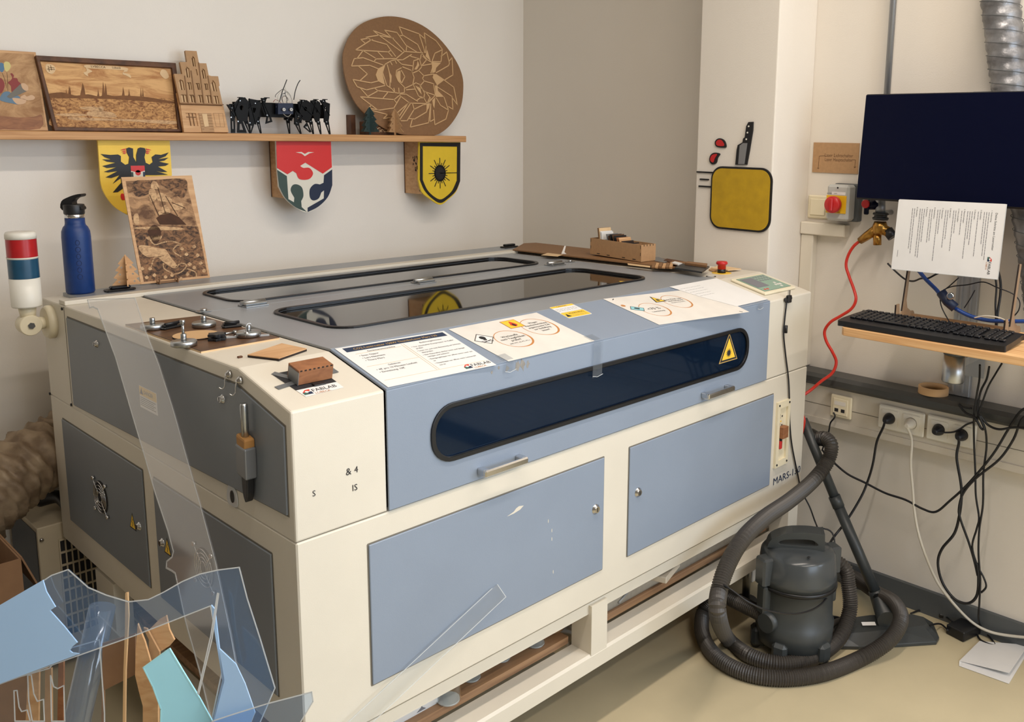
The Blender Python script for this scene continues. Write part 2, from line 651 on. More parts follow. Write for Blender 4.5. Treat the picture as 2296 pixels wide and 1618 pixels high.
struct('floor', MB().box((XL - 0.1, YF - 0.1, -0.1), (XR + 0.1, YB + 0.1, 0)), 'floor_vinyl')
struct('ceiling', MB().box((XL - 0.1, YF - 0.1, ZC), (XR + 0.1, YB + 0.1, ZC + 0.1)), 'ceiling_paint')
struct('wall_back', MB().box((XL - 0.1, YB, 0), (XR + 0.1, YB + 0.1, ZC)), 'wall_back_paint')
rw = Fr((XR, 0, 0), (0, -1, 0), (0, 0, 1))
struct('wall_right', MB().plate(rw, [(-YB, 0), (-YF + 0.1, 0), (-YF + 0.1, ZC), (-YB, ZC)], -0.1, 0, [[(1.75, 0.9), (3.75, 0.9), (3.75, 2.4), (1.75, 2.4)]]), 'wall_paint')
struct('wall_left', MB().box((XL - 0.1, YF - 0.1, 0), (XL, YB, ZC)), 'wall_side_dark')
frw = Fr((0, YF, 0), (-1, 0, 0), (0, 0, 1))
struct('wall_front', MB().plate(frw, [(-XR, 0), (-XL, 0), (-XL, ZC), (-XR, ZC)], -0.1, 0, [[(-1.6, 0.9), (0.4, 0.9), (0.4, 2.4), (-1.6, 2.4)]]), 'wall_paint')
for i, (ff, a, b) in enumerate(((rw, 1.75, 3.75), (frw, -1.6, 0.4))):
    wm = MB().m('white_plastic')
    wm.plate(ff, [(a, 0.9), (b, 0.9), (b, 2.4), (a, 2.4)], -0.08, -0.03,
             [[(a + 0.06, 0.96), ((a + b) / 2 - 0.03, 0.96), ((a + b) / 2 - 0.03, 2.34), (a + 0.06, 2.34)],
              [((a + b) / 2 + 0.03, 0.96), (b - 0.06, 0.96), (b - 0.06, 2.34), ((a + b) / 2 + 0.03, 2.34)]])
    struct('window_%d' % (i + 1), wm)
struct('wall_pillar', MB().box((XP, 0.185, 0), (XR, 0.5, ZC)), 'wall_paint', 0.004)
struct('baseboard_right', MB().fbox(Fr((XR, 0, 0), (0, -1, 0), (0, 0, 1)), (-0.185, 4.1), (0, 0.085), (0, 0.016)), 'base_grey')
struct('baseboard_back', MB().fbox(Fr((0, YB, 0), (1, 0, 0), (0, 0, 1)), (XL, XR), (0, 0.085), (0, 0.016)), 'base_grey')
# dark ledge and the cable trunking under it
LX = XR - 0.10
led = MB().m('ledge_grey')
led.fbox(Fr((0, 0, 0), (0, 1, 0), (0, 0, 1)), (-3.9, 0.183), (0.742, 0.785), (LX, XR - 0.001), bev=0.012)
struct('trim_1', led)
tr_ = MB().m('trunk_plastic')
TX = XR - 0.07
tr_.box((TX, -3.9, 0.595), (XR - 0.001, 0.183, 0.742))
tr_.box((TX - 0.004, -3.9, 0.598), (TX, 0.183, 0.620))
tr_.m('seam_grey').box((TX - 0.0008, -3.9, 0.668), (TX, 0.183, 0.670))
tr_.build('cable_trunking', label='long cream cable trunking along the wall under the dark grey ledge', cat='trunking')
# ================================================================== the laser cutter
W, D = 1.86, 1.36
ZS = 0.855          # seam between base and upper body
HX0, HX1 = 0.199, 1.603


def topz(y):
    return 1.105 + 0.045 * y / 0.195 if y < 0.195 else 1.15 - 0.017 * (y - 0.195) / 1.165


TOPF = Fr((0, 0.195, 1.15), (1, 0, 0), (0, 1.165, -0.017))     # plane of the flat top: (x, y-0.195)
SLF = Fr((0, 0, 1.105), (1, 0, 0), (0, 0.195, 0.045))          # plane of the sloping front part of the top
FRF = Fr((0, 0, 0), (1, 0, 0), (0, 0, 1))                      # front face, normal -y
LFF = Fr((0, 0, 0), (0, -1, 0), (0, 0, 1))                     # left side, normal -x; a = -y


def T(x, y, h=0.0):
    if y < 0.195:
        return SLF.P(x, y / 0.195 * math.hypot(0.195, 0.045), h)
    return TOPF.P(x, y - 0.195, h)


lc = thing('laser_cutter', 'large blue and cream laser cutting machine filling the room corner', 'laser cutter', (0.93, 0.68, 0))
# base body
b = MB().m('cream_paint')
b.fbox(Fr((0, 0, 0), (1, 0, 0), (0, 1, 0)), (0, W), (0, D), (0.42, ZS - 0.0015), bev=0.003)
b.build('base_cabinet', parent=lc)
# open frame below
b = MB().m('cream_paint')
b.box((0.02, 0.02, 0.405), (W - 0.02, D - 0.02, 0.42))
b.box((0.004, 0.012, 0.38), (W - 0.004, 0.06, 0.41))
for x0 in (0.0, 0.812, W - 0.07):
    b.box((x0, 0.001, 0.264), (x0 + 0.061, 0.072, 0.405))
for x0 in (0.40, 0.812, W - 0.07):
    b.box((x0, D - 0.075, 0.22), (x0 + 0.061, D, 0.405))
b.fbox(Fr((0, 0, 0), (1, 0, 0), (0, 1, 0)), (0, W), (0.0, 0.078), (0.218, 0.270), bev=0.006)
b.box((0.40, D - 0.06, 0.218), (W, D, 0.270))
b.box((0.0, 0.079, 0.218), (0.06, 1.12, 0.2695))
b.box((W - 0.06, 0.087, 0.218), (W, D - 0.062, 0.2695))
for y0 in (0.99,):
    b.box((0.004, y0, 0.2695), (0.05, y0 + 0.13, 0.405))
b.box((0.812, 0.087, 0.218), (0.873, D - 0.062, 0.268))
b.build('stand_frame', parent=lc)
for x0, y0 in ((0.1, 0.12), (W - 0.12, 0.12), (0.43, D - 0.03), (W - 0.12, D - 0.03)):
    c = MB().m('black_plastic')
    c.cyl((x0, y0, 0.0), (x0, y0, 0.018), 0.04, n=20)
    c.m('brushed_steel').cyl((x0, y0, 0.018), (x0, y0, 0.218), 0.014, n=12)
    c.build('levelling_foot', parent=lc)
# two side cabinets of the upper body
prof = [(0.0, ZS), (0.0, 1.105), (0.195, 1.15), (D, 1.133), (D, ZS)]
frs = Fr((0, 0, 0), (0, 1, 0), (0, 0, 1))                       # normal +x
b = MB().m('cream_paint').plate(frs, prof, 0, HX0)
b.build('left_cabinet', parent=lc, bevel=0.004)
b = MB().m('cream_paint').plate(frs, prof, HX1, W)
b.build('right_cabinet', parent=lc, bevel=0.004)
# rear strip of the top with its raised lip and grey panel
b = MB().m('cream_paint')
b.box((HX0, 1.235, ZS), (HX1, D, 1.1345))
b.plate(TOPF, [(0.0, 0.975), (HX1 + 0.03, 0.975), (HX1 + 0.03, 1.02), (0.0, 1.02)], 0.0, 0.012)
b.build('rear_beam', parent=lc, bevel=0.002)
b = MB().m('blue_paint_warm_lit').plate(TOPF, [(0.05, 1.02), (1.72, 1.02), (1.76, 1.15), (0.05, 1.15)], 0.0, 0.010)
b.build('rear_panel', parent=lc)
for px, py in ((270, 659), (1143, 560)):
    a_, c_ = TOPF.px(px, py)
    b = MB().m('black_plastic')
    f = TOPF.sh(a_, c_, 0.010)
    b.fbox(f, (-0.04, 0.035), (-0.018, 0.018), (0, 0.006), bev=0.003)
    b.fbox(f, (-0.025, 0.03), (-0.004, 0.016), (0.006, 0.014), bev=0.003)
    b.build('latch', parent=lc, label='black latch')
# interior: floor, honeycomb bed and gantry seen through the smoked panes
b = MB().m('interior_dark')
b.box((HX0, 0.02, ZS), (HX1, 1.235, ZS + 0.02))
b.build('work_chamber', parent=lc)
b = MB().m('interior_metal')
b.box((HX0 + 0.02, 0.08, ZS + 0.02), (HX1 - 0.02, 1.2, ZS + 0.06))
for i in range(36):
    x = HX0 + 0.04 + i * 0.037
    b.box((x, 0.08, ZS + 0.06), (x + 0.003, 1.2, ZS + 0.07))
b.box((HX0 + 0.02, 0.52, 1.02), (HX1 - 0.02, 0.575, 1.075))
b.box((0.5, 0.47, 0.98), (0.58, 0.52, 1.09))
b.build('cutting_bed', parent=lc)

# front hood
hd = MB().m('blue_paint')
fw = rrect(0.313, 1.478, 0.928, 1.040, 0.05, 8)
hd.plate(FRF, [(HX0 + 0.002, ZS + 0.002), (HX1 - 0.002, ZS + 0.002), (HX1 - 0.002, 1.1045), (HX0 + 0.002, 1.1045)], 0.001 - 0.002, 0.004, [fw])
sl = math.hypot(0.195, 0.045)
hd.m('blue_paint').plate(SLF, [(HX0 + 0.002, -0.003), (HX1 - 0.002, -0.003), (HX1 - 0.002, sl), (HX0 + 0.002, sl)], -0.002, 0.004)
w2 = rrect(0.318, 1.445, 0.345 - 0.195, 0.680 - 0.195, 0.06, 8)
hd.m('blue_paint_warm_lit').plate(TOPF, [(HX0 + 0.002, 0), (HX1 - 0.002, 0), (HX1 - 0.002, 0.793 - 0.195), (HX0 + 0.002, 0.793 - 0.195)], -0.002, 0.0045, [w2])
hood = hd.build('front_hood', parent=lc, bevel=0.0015)


def seal(nm, fr, r, w, c0, c1, parent):
    x0, x1, y0, y1, rad = r
    o_ = rrect(x0 - w, x1 + w, y0 - w, y1 + w, rad + w, 8)
    i_ = rrect(x0 + 0.003, x1 - 0.003, y0 + 0.003, y1 - 0.003, rad - 0.003, 8)
    return MB().m('rubber_black').plate(fr, o_, c0, c1, [i_]).build(nm, parent=parent, bevel=0.0015)


def pane(fr, r, m, parent, c=0.0):
    x0, x1, y0, y1, rad = r
    return MB().m(m).plate(fr, rrect(x0 + 0.001, x1 - 0.001, y0 + 0.001, y1 - 0.001, rad, 8), c - 0.003, c).build('window_pane', parent=parent, label='smoked acrylic pane')


rf = (0.313, 1.478, 0.928, 1.040, 0.05)
seal('window_seal', FRF, rf, 0.008, 0.003, 0.0085, hood)
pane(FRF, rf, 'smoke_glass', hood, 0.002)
r2 = (0.318, 1.445, 0.150, 0.485, 0.06)
seal('window_seal', TOPF, r2, 0.008, 0.003, 0.0095, hood)
pane(TOPF, r2, 'smoke_top', hood, 0.002)
for px0, py0, px1, py1 in ((1059, 1057, 1164, 1022), (1561, 885, 1628, 866)):
    h0 = hit(px0 + 8, py0, 1, 0); h1 = hit(px1, py1, 1, 0)
    z = (h0.z + h1.z) / 2
    hb = MB().m('chrome')
    f = Fr((h0.x, 0, z), (1, 0, 0), (0, 0, 1))
    L = h1.x - h0.x
    hb.fbox(f, (0, 0.016), (-0.008, 0.008), (0.004, 0.028), bev=0.002)
    hb.fbox(f, (L - 0.016, L), (-0.008, 0.008), (0.004, 0.028), bev=0.002)
    hb.fbox(f, (0, L), (-0.008, 0.008), (0.024, 0.033), bev=0.003)
    hb.build('handle', parent=hood, label='chrome handle')
# laser warning triangle on the front pane
wt = MB().m('ink_gold')


def zt(fr, *ps, c=0.0):
    return [fr.px(1560 + x / 3.853, 780 + y / 3.853, c) for x, y in ps]


tri = fr_t = [FRF.px(1080 + x / 3.1027, 500 + y / 3.1027, 0.003) for x, y in ((1724, 770), (1775, 940), (1655, 976))]
cx_, cy_ = sum(p[0] for p in tri) / 3, sum(p[1] for p in tri) / 3
sc_ = lambda k: [(cx_ + (p[0] - cx_) * k, cy_ + (p[1] - cy_) * k) for p in tri]
wt.m('ink_gold').plate(FRF, sc_(1.06), 0.0022, 0.0030)
wt.m('ink_black').plate(FRF, sc_(0.96), 0.0030, 0.0033)
wt.m('ink_yellow').plate(FRF, sc_(0.76), 0.0033, 0.0036)
wt.m('ink_black').plate(FRF, star(cx_, cy_ - 0.003, 0.0145, 0.007, 14), 0.0036, 0.0039)
wt.build('warning_sticker', parent=hood, label='yellow laser warning triangle')
wt = MB()
tt = [TOPF.px(960 + x / 2.609, 530 + y / 2.609, 0.003) for x, y in ((1115, 260), (1250, 262), (1170, 283))]
wt.m('ink_yellow').plate(TOPF, tt, 0.0022, 0.0028)
cx_, cy_ = sum(p[0] for p in tt) / 3, sum(p[1] for p in tt) / 3
wt.m('ink_black').plate(TOPF, star(cx_, cy_, 0.013, 0.006, 12), 0.0028, 0.0031)
wt.build('warning_sticker', parent=hood, label='yellow warning triangle on the top pane')

# rear hood with its pane
rd = MB().m('blue_paint_warm_lit')
w1 = (0.325, 1.462, 0.853 - 0.195, 1.098 - 0.195, 0.06)
rd.plate(TOPF, [(HX0 + 0.002, 0.796 - 0.195), (HX1 - 0.002, 0.796 - 0.195), (HX1 - 0.002, 0.975), (HX0 + 0.002, 0.975)], -0.002, 0.0045,
         [rrect(w1[0], w1[1], w1[2], w1[3], 0.06, 8)])
rear = rd.build('rear_hood', parent=lc, bevel=0.0015)
seal('window_seal', TOPF, w1, 0.008, 0.003, 0.0095, rear)
pane(TOPF, w1, 'smoke_top', rear, 0.002)
for x0 in (0.336, 0.889, 1.462):
    f = TOPF.sh(x0, 0.795 - 0.195, 0.0045)
    b = MB().m('brushed_steel')
    b.fbox(f, (-0.032, 0.032), (-0.026, 0.022), (0, 0.004), bev=0.001)
    b.fbox(f, (-0.032, 0.032), (-0.022, -0.006), (0.004, 0.011), bev=0.003)
    b.fbox(f, (-0.022, 0.022), (0.004, 0.016), (0.004, 0.014), bev=0.003)
    b.cyl(f.P(-0.034, 0, 0.009), f.P(0.034, 0, 0.009), 0.006, n=12)
    b.build('hinge', parent=rear, label='silver hinge')
for px, py in ((457, 702), (1278, 590)):
    a_, c_ = TOPF.px(px, py)
    f = TOPF.sh(a_, c_, 0.005)
    b = MB().m('brushed_steel').fbox(f, (-0.016, 0.016), (-0.012, 0.012), (0, 0.002), bev=0.0008)
    b.cyl(f.P(0, 0, 0.002), f.P(0, 0, 0.007), 0.008, n=16)
    b.build('key_lock', parent=rear, label='small silver lock')


# lower front doors
def lock(fr, a, c, parent, r=0.011):
    k = MB().m('chrome')
    k.lathe(fr.P(a, c, 0.002), fr.n, [(r * 1.25, 0), (r * 1.2, 0.003), (r * 0.8, 0.006), (r * 0.75, 0.009)], 20)
    k.m('seam_black').fbox(fr.sh(a, c, 0.011), (-0.001, 0.001), (-0.005, 0.005), (0, 0.0006))
    return k.build('lock', parent=parent, label='round chrome lock')


for x0, x1, lx, lz in ((0.152, 0.846, 0.815, 0.672), (0.946, 1.651, 0.982, 0.668)):
    d = MB().m('seam_grey').plate(FRF, rrect(x0 - 0.003, x1 + 0.003, 0.495, 0.803, 0.003, 2), -0.002, 0.0006)
    d.m('blue_paint').fbox(FRF, (x0, x1), (0.498, 0.800), (0.0, 0.004), bev=0.0015)
    dr = d.build('front_door', parent=lc)
    lock(FRF, lx, lz, dr)
# left side doors
for y0, y1, fy, fz, ly, lz, wy in ((0.712, 1.268, 0.995, 0.653, 0.75, 0.65, 0.79), (0.094, 0.647, 0.387, 0.672, 0.614, 0.653, 0.585)):
    d = MB().m('seam_grey').plate(LFF, rrect(-y1 - 0.003, -y0 + 0.003, 0.500, 0.805, 0.003, 2), -0.002, 0.0006)
    d.m('blue_paint_shaded').fbox(LFF, (-y1, -y0), (0.503, 0.802), (0.0, 0.004), bev=0.0015)
    dr = d.build('side_door', parent=lc)
    lock(LFF, -ly, lz, dr, 0.009)
    g = MB()
    g.m('seam_black').plate(LFF, circ(-fy, fz, 0.044), 0.004, 0.0045)
    g.m('chrome')
    for r in (0.042, 0.033, 0.024, 0.015):
        g.tube([LFF.P(-fy + r * math.cos(2 * PI * i / 28), fz + r * math.sin(2 * PI * i / 28), 0.009) for i in range(29)], 0.0012, 5, False)
    for sx, sz in ((1, 1), (1, -1), (-1, 1), (-1, -1)):
        g.tube([LFF.P(-fy + 0.008 * sx, fz + 0.008 * sz, 0.009), LFF.P(-fy + 0.042 * sx, fz + 0.042 * sz, 0.009)], 0.0016, 5)
        g.cyl(LFF.P(-fy + 0.042 * sx, fz + 0.042 * sz, 0.004), LFF.P(-fy + 0.042 * sx, fz + 0.042 * sz, 0.012), 0.005, n=10)
    g.build('fan_grille', parent=dr, label='round wire fan grille')
    s_ = MB().m('ink_black').plate(LFF, [(-wy - 0.02, lz - 0.02), (-wy + 0.02, lz - 0.02), (-wy, lz + 0.022)], 0.004, 0.0046)
    s_.m('ink_yellow').plate(LFF, [(-wy - 0.015, lz - 0.0165), (-wy + 0.015, lz - 0.0165), (-wy, lz + 0.016)], 0.0046, 0.0049)
    s_.m('ink_black').line(LFF, [(-wy + 0.002, lz + 0.007), (-wy - 0.003, lz - 0.002), (-wy + 0.003, lz - 0.004), (-wy - 0.001, lz - 0.013)], 0.0018, 0.0049, 0.0052)
    s_.build('warning_sticker', parent=dr, label='small yellow high voltage sticker')
# big upper side panel following the sloping top
pp = [(-1.153, 0.872), (-0.022, 0.905), (-0.022, 1.072), (-0.20, 1.115), (-1.153, 1.108)]
pp = [(-1.155, 0.868), (-0.024, 0.903), (-0.022, 1.072), (-0.20, 1.115), (-1.155, 1.106)]
pg = [(x * 1.0 + (-0.004 if x < -0.5 else 0.004), y + (0.004 if y > 1 else -0.004)) for x, y in pp]
d = MB().m('seam_grey').plate(LFF, pg, -0.002, 0.0006)
d.m('blue_paint_shaded').plate(LFF, pp, 0.0, 0.004)
sp = d.build('side_panel', parent=lc)
for px, py in ((221, 770), (503, 893)):
    a_, c_ = LFF.px(px, py)
    lock(LFF, a_, c_, sp, 0.008)
# caution sticker on the side panel
s_ = MB().m('paper_white')
q = [LFF.px(*p) for p in ((316, 862), (355, 884), (355, 923), (318, 905))]
f2 = Fr(LFF.P(*q[0]), LFF.u, LFF.v)
wS = q[1][0] - q[0][0]; hS = q[0][1] - q[3][1]
hS = 0.052
s_.plate(f2, [(0, 0), (wS, 0), (wS, -hS), (0, -hS)], 0.004, 0.0045)
s_.m('ink_yellow').plate(f2, [(0.001, -0.001), (wS - 0.001, -0.001), (wS - 0.001, -0.022), (0.001, -0.022)], 0.0045, 0.0048)
s_.m('ink_black').plate(f2, [(0.004, -0.019), (0.022, -0.019), (0.013, -0.004)], 0.0048, 0.005)
s_.text('DANGER', f2, 0.026, -0.016, 0.013, 0.0052)
for i in range(5):
    s_.line(f2, [(0.005, -0.027 - i * 0.0045), (wS - 0.008 - 0.01 * (i % 2), -0.027 - i * 0.0045)], 0.0013, 0.0045, 0.0048)
s_.build('caution_sticker', parent=lc, label='yellow and white caution sticker')
# side trim lines and screws on the left side
b = MB().m('seam_grey')
b.fbox(LFF, (-1.180, -1.177), (0.857, 1.132), (0, 0.0006))
b.m('seam_black')
for px, py in ((113, 882), (161, 907), (88, 673), (140, 692)):
    a_, c_ = LFF.px(px, py)
    b.cyl(LFF.P(a_, c_, 0), LFF.P(a_, c_, 0.003), 0.004, n=10)
b.build('panel_screws', parent=lc)
# white filler cap with tape
a_, c_ = LFF.px(524, 1112)
b = MB().m('interior_dark').plate(LFF, circ(a_, c_, 0.008, 16, 0.013), 0, 0.004)
b.m('edge_light').plate(LFF, smooth([(a_ - 0.024, c_ - 0.018), (a_ - 0.02, c_ + 0.014), (a_ - 0.004, c_ + 0.026), (a_ + 0.016, c_ + 0.012), (a_ + 0.016, c_ - 0.018)], 4, True), 0.0008, 0.0025, [circ(a_, c_, 0.008, 16, 0.013)])
b.build('taped_hole', parent=lc, label='round hole covered with clear tape')

# status beacon on its bracket at the rear left corner
P0 = V3((-0.052, 1.30, 0))
zc = hit(70, 728, 0, -0.052).z
bx = MB().m('cream_plastic')
hb = hit(70, 728, 0, -0.055)
bc = V3((-0.058, hb.y, hb.z))
bx.lathe((0, hit(118, 720, 0, 0).y, bc.z), (-1, 0, 0), [(0.046, 0), (0.046, 0.012), (0.040, 0.020)], 28)
yb = hit(118, 720, 0, 0).y
bx.cyl((-0.018, yb, bc.z), (-0.04, yb, bc.z), 0.016, 0.018)
bx.lathe((bc.x, yb + 0.022, bc.z), (0, -1, 0), [(0.026, 0), (0.028, 0.004), (0.028, 0.04), (0.026, 0.044)], 28)
bx.cyl((bc.x, yb, bc.z + 0.02), (bc.x, yb, bc.z + 0.05), 0.018, 0.022)
bx.m('chrome').cyl((bc.x, yb - 0.0215, bc.z), (bc.x, yb - 0.026, bc.z), 0.009, n=6)
bco = bx.build('beacon_bracket', parent=lc, label='cream beacon bracket')
zz = bc.z + 0.05
for nm, mt, h, r in (('beacon_base', 'white_plastic', 0.078, 0.0365), ('blue_lens', 'blue_lens', 0.052, 0.0365), ('lens_ring', 'white_plastic', 0.005, 0.0375), ('red_lens', 'red_lens', 0.048, 0.0365), ('beacon_cap', 'white_plastic', 0.018, 0.037)):
    q = MB().m(mt)
    if 'lens' in nm and nm != 'lens_ring':
        pr_ = []
        nst = 14
        for i in range(nst * 2 + 1):
            pr_.append((r - (0.0009 if i % 2 else 0), h * i / (nst * 2)))
        q.lathe((bc.x, yb, zz), (0, 0, 1), pr_, 32)
    elif nm == 'beacon_cap':
        q.lathe((bc.x, yb, zz), (0, 0, 1), [(r, 0), (r, h * 0.7), (r * 0.93, h), (r * 0.3, h)], 32)
    else:
        q.lathe((bc.x, yb, zz), (0, 0, 1), [(r * 0.97, 0), (r, 0.004), (r, h)], 32)
    q.build(nm, parent=lc, label=nm.replace('_', ' '))
    zz += h

# right cabinet: recessed switch tray, model lettering, control panel, emergency stop
f = FRF
tr = [FRF.px(1720 + x / 7.035, 880 + y / 7.035) for x, y in ((135, 140), (350, 85), (290, 1090), (85, 1165))]
x0, x1, z0, z1 = 1.668, 1.762, 0.571, 0.812
x0, x1 = FRF.px(1740, 905)[0], FRF.px(1768, 893)[0]
z1 = FRF.px(1752, 898)[1]; z0 = FRF.px(1745, 1043)[1]
t_ = MB().m('cream_plastic')
inner = [(x0 + 0.016, z0 + 0.022), (x1 - 0.014, z0 + 0.022), (x1 - 0.014, z1 - 0.022), (x0 + 0.016, z1 - 0.022)]
t_.plate(FRF, [(x0, z0), (x1, z0), (x1, z1), (x0, z1)], 0, 0.009, [inner])
t_.m('cream_plastic').fbox(FRF, (x0 + 0.016, x1 - 0.014), (z0 + 0.022, z1 - 0.022), (0.0, 0.002))
t_.m('ink_black')
for a_, c_ in ((x0 + 0.008, z0 + 0.01), (x1 - 0.008, z0 + 0.01), (x0 + 0.008, z1 - 0.01), (x1 - 0.008, z1 - 0.01)):
    t_.cyl(FRF.P(a_, c_, 0.009), FRF.P(a_, c_, 0.011), 0.0035, n=10)
for k in range(2):
    t_.fbox(FRF, (x0 + 0.024, x0 + 0.028), (z1 - 0.058 - 0.03 * k, z1 - 0.044 - 0.03 * k), (0.002, 0.003))
    t_.fbox(FRF, (x0 + 0.036, x0 + 0.041), (z1 - 0.055 - 0.03 * k, z1 - 0.049 - 0.03 * k), (0.002, 0.003))
t_.m('ink_yellow')
for k in range(2):
    t_.fbox(FRF, (x0 + 0.024, x0 + 0.034), (z1 - 0.07 - 0.03 * k, z1 - 0.066 - 0.03 * k), (0.002, 0.003))
sw = t_.build('switch_tray', parent=lc)
zm = (z0 + z1) / 2
MB().m('red_ply').fbox(FRF, (x0 + 0.018, x0 + 0.05), (zm - 0.012, zm + 0.026), (0.002, 0.022), bev=0.001).build('wooden_key_block', parent=sw, label='small brown wooden block')
k = MB().m('red_plastic').fbox(FRF, (x0 + 0.02, x0 + 0.034), (zm - 0.05, zm - 0.02), (0.002, 0.012), bev=0.003)
k.m('ink_black').fbox(FRF, (x0 + 0.022, x0 + 0.03), (zm - 0.022, zm - 0.014), (0.002, 0.012))
k.build('switch', parent=sw, label='small red switch')
xa, za = FRF.px(1732, 1088)
xb, zb_ = FRF.px(1798, 1059)
MB().m('ink_navy').text('MARS-130', FRF, xa, za, 0.034, 0.0012, shear=0.0, squeeze=(xb - xa) / 0.158).build('model_lettering', parent=lc)
# control panel on the sloping top
cp = [SLF.px(1560 + x / 7.653, 560 + y / 7.653) for x, y in ((590, 540), (1125, 745), (1625, 640), (1080, 440))]
ca = sum(p[0] for p in cp) / 4; cb = sum(p[1] for p in cp) / 4
cb = sl / 2 + 0.005
f = SLF.sh(ca, cb, 0)
p_ = MB().m('cream_plastic').fbox(f, (-0.092, 0.092), (-0.068, 0.068), (0, 0.009), bev=0.003)
p_.m('ink_green').fbox(f, (-0.080, 0.080), (-0.056, 0.056), (0.009, 0.0096))
pm_ = mat('panel_teal', (136, 164, 146), 0.45)
p_.m('panel_teal').fbox(f, (-0.079, 0.079), (-0.055, 0.055), (0.0096, 0.0099))
p_.m('ink_grey')
for i in range(3):
    for j in range(5):
        p_.fbox(f, (0.0 + j * 0.015, 0.009 + j * 0.015), (0.012 + i * 0.014, 0.020 + i * 0.014), (0.0099, 0.0102))
p_.m('paper_creamy')
for i, j in ((0, 1), (1, 0), (1, 1), (1, 2), (2, 1)):
    p_.fbox(f, (0.024 + i * 0.014, 0.034 + i * 0.014), (-0.046 + j * 0.014, -0.037 + j * 0.014), (0.0099, 0.0104))
p_.m('ink_red').plate(f, circ(-0.06, -0.044, 0.005, 12), 0.0099, 0.0104)
p_.plate(f, circ(-0.045, -0.044, 0.005, 12), 0.0099, 0.0104)
cpo = p_.build('control_panel', parent=lc, label='teal button panel with a grey display')
MB().m('ink_grey').fbox(f, (-0.072, -0.008), (-0.026, 0.046), (0.0099, 0.0108)).build('display', parent=cpo, label='grey display')
# emergency stop
ea, eb = TOPF.px(1618, 612)
f = TOPF.sh(ea, eb, 0)
e = MB().m('black_plastic').lathe(f.P(0, 0, 0), f.n, [(0.014, 0), (0.014, 0.014)], 24)
e.m('red_plastic').lathe(f.P(0, 0, 0.014), f.n, [(0.014, 0), (0.014, 0.014), (0.0195, 0.017), (0.0195, 0.022), (0.017, 0.026), (0.004, 0.0268)], 28)
e.build('emergency_stop', parent=lc, label='red mushroom stop button')
y_ = MB().m('ink_yellow').plate(TOPF, circ(ea, eb, 0.033, 28), 0, 0.001)
a_, c_ = TOPF.px(1598, 619)
y_.m('ink_black').plate(TOPF, circ(a_ - 0.01, c_ - 0.0, 0.017, 24), 0, 0.001)
y_.m('paper_white').plate(TOPF, circ(a_ - 0.01, c_, 0.012, 24), 0.001, 0.0014)
y_.build('stop_label', parent=lc, label='yellow stop ring and round black sticker')
# smears and scuffs of worn paint on the front
mk = MB().m('seam_grey')
random.seed(5)
wear = mat('worn_primer', (140, 136, 130), 0.7, nz=(80, 0.1))
mk.m('worn_primer')
for zx, zy, r in ((730, 700, 9), (812, 640, 9), (910, 650, 18), (1030, 620, 28), (1090, 610, 28), (1150, 600, 18)):
    a_, c_ = FRF.px(960 + zx / 5.218, 700 + zy / 5.218)
    r *= 0.00030
    mk.plate(FRF, [(a_ + r * random.uniform(.5, 1.2) * math.cos(t * PI / 5), c_ + 1.6 * r * random.uniform(.5, 1.2) * math.sin(t * PI / 5)) for t in range(10)], 0.004, 0.0043)
mk.m('cream_paint')
ch = [FRF.px(1100 + x / 3.947, 1080 + y / 3.947) for x, y in ((137, 300), (195, 275), (250, 240), (282, 204), (240, 210), (215, 230), (195, 258))]
mk.plate(FRF, ch, 0.004, 0.0044)
for zx, zy in ((500, 342), (531, 500), (543, 790), (531, 425)):
    a_, c_ = FRF.px(1100 + zx / 3.947, 1080 + zy / 3.947)
    mk.plate(FRF, circ(a_, c_, 0.0011, 8, 0.005), 0.004, 0.0044)
mk.build('paint_wear', parent=lc, label='worn paint marks')
# small remnants of lettering on the front of the left cabinet
lt = MB().m('ink_black')
for s_, px, py, sz in (('S', 700, 1113, 0.016), ('IS', 789, 1101, 0.018), ('&', 775, 1066, 0.020), ('4', 794, 1060, 0.018)):
    a_, c_ = FRF.px(px, py)
    lt.text(s_, FRF, a_, c_, sz, 0.0008)
lt.build('lettering', parent=lc, label='worn black lettering')
# ================================================================== papers on the hood (laminated sheets taped to it)
def sheet(pa, pb, wid, hgt, label, group='laminated sheets taped along the sloping hood', h=0.0048, m='paper_creamy', skew=0.0):
    """sheet whose lower left corner is at photo point pa and lower right towards pb"""
    a0 = SLF.px(*pa, h); b0 = SLF.px(*pb, h)
    u = (b0[0] - a0[0], b0[1] - a0[1]); L = math.hypot(*u)
    f = Fr(SLF.P(a0[0], a0[1], h), SLF.u * u[0] + SLF.v * u[1], SLF.v)
    return f, L


def logo(mb, f, a, c, s):
    """square of four puzzle fields with the lab lettering"""
    for i, (mm, pts) in enumerate((('ink_red', [(0, .5), (.5, 1), (1, 1), (1, .75), (.5, .5)]), ('ink_green', [(0, 0), (0, .5), (.5, .5), (.5, 0)]), ('ink_navy', [(.5, 0), (1, 0), (1, .5), (.5, .5)]))):
        mb.m(mm).plate(f, [(a + x * s, c + y * s) for x, y in pts], 0.0004, 0.0007)
    mb.m('paper_white').plate(f, circ(a + .5 * s, c + .55 * s, .2 * s, 14), 0.0007, 0.0009)
    mb.m('ink_black').text('FABLAB', f, a + 1.1 * s, c + 0.32 * s, s * 0.85, 0.0006)
    mb.m('ink_brown').text('LÜBECK', f, a + 1.15 * s, c - 0.22 * s, s * 0.5, 0.0006)


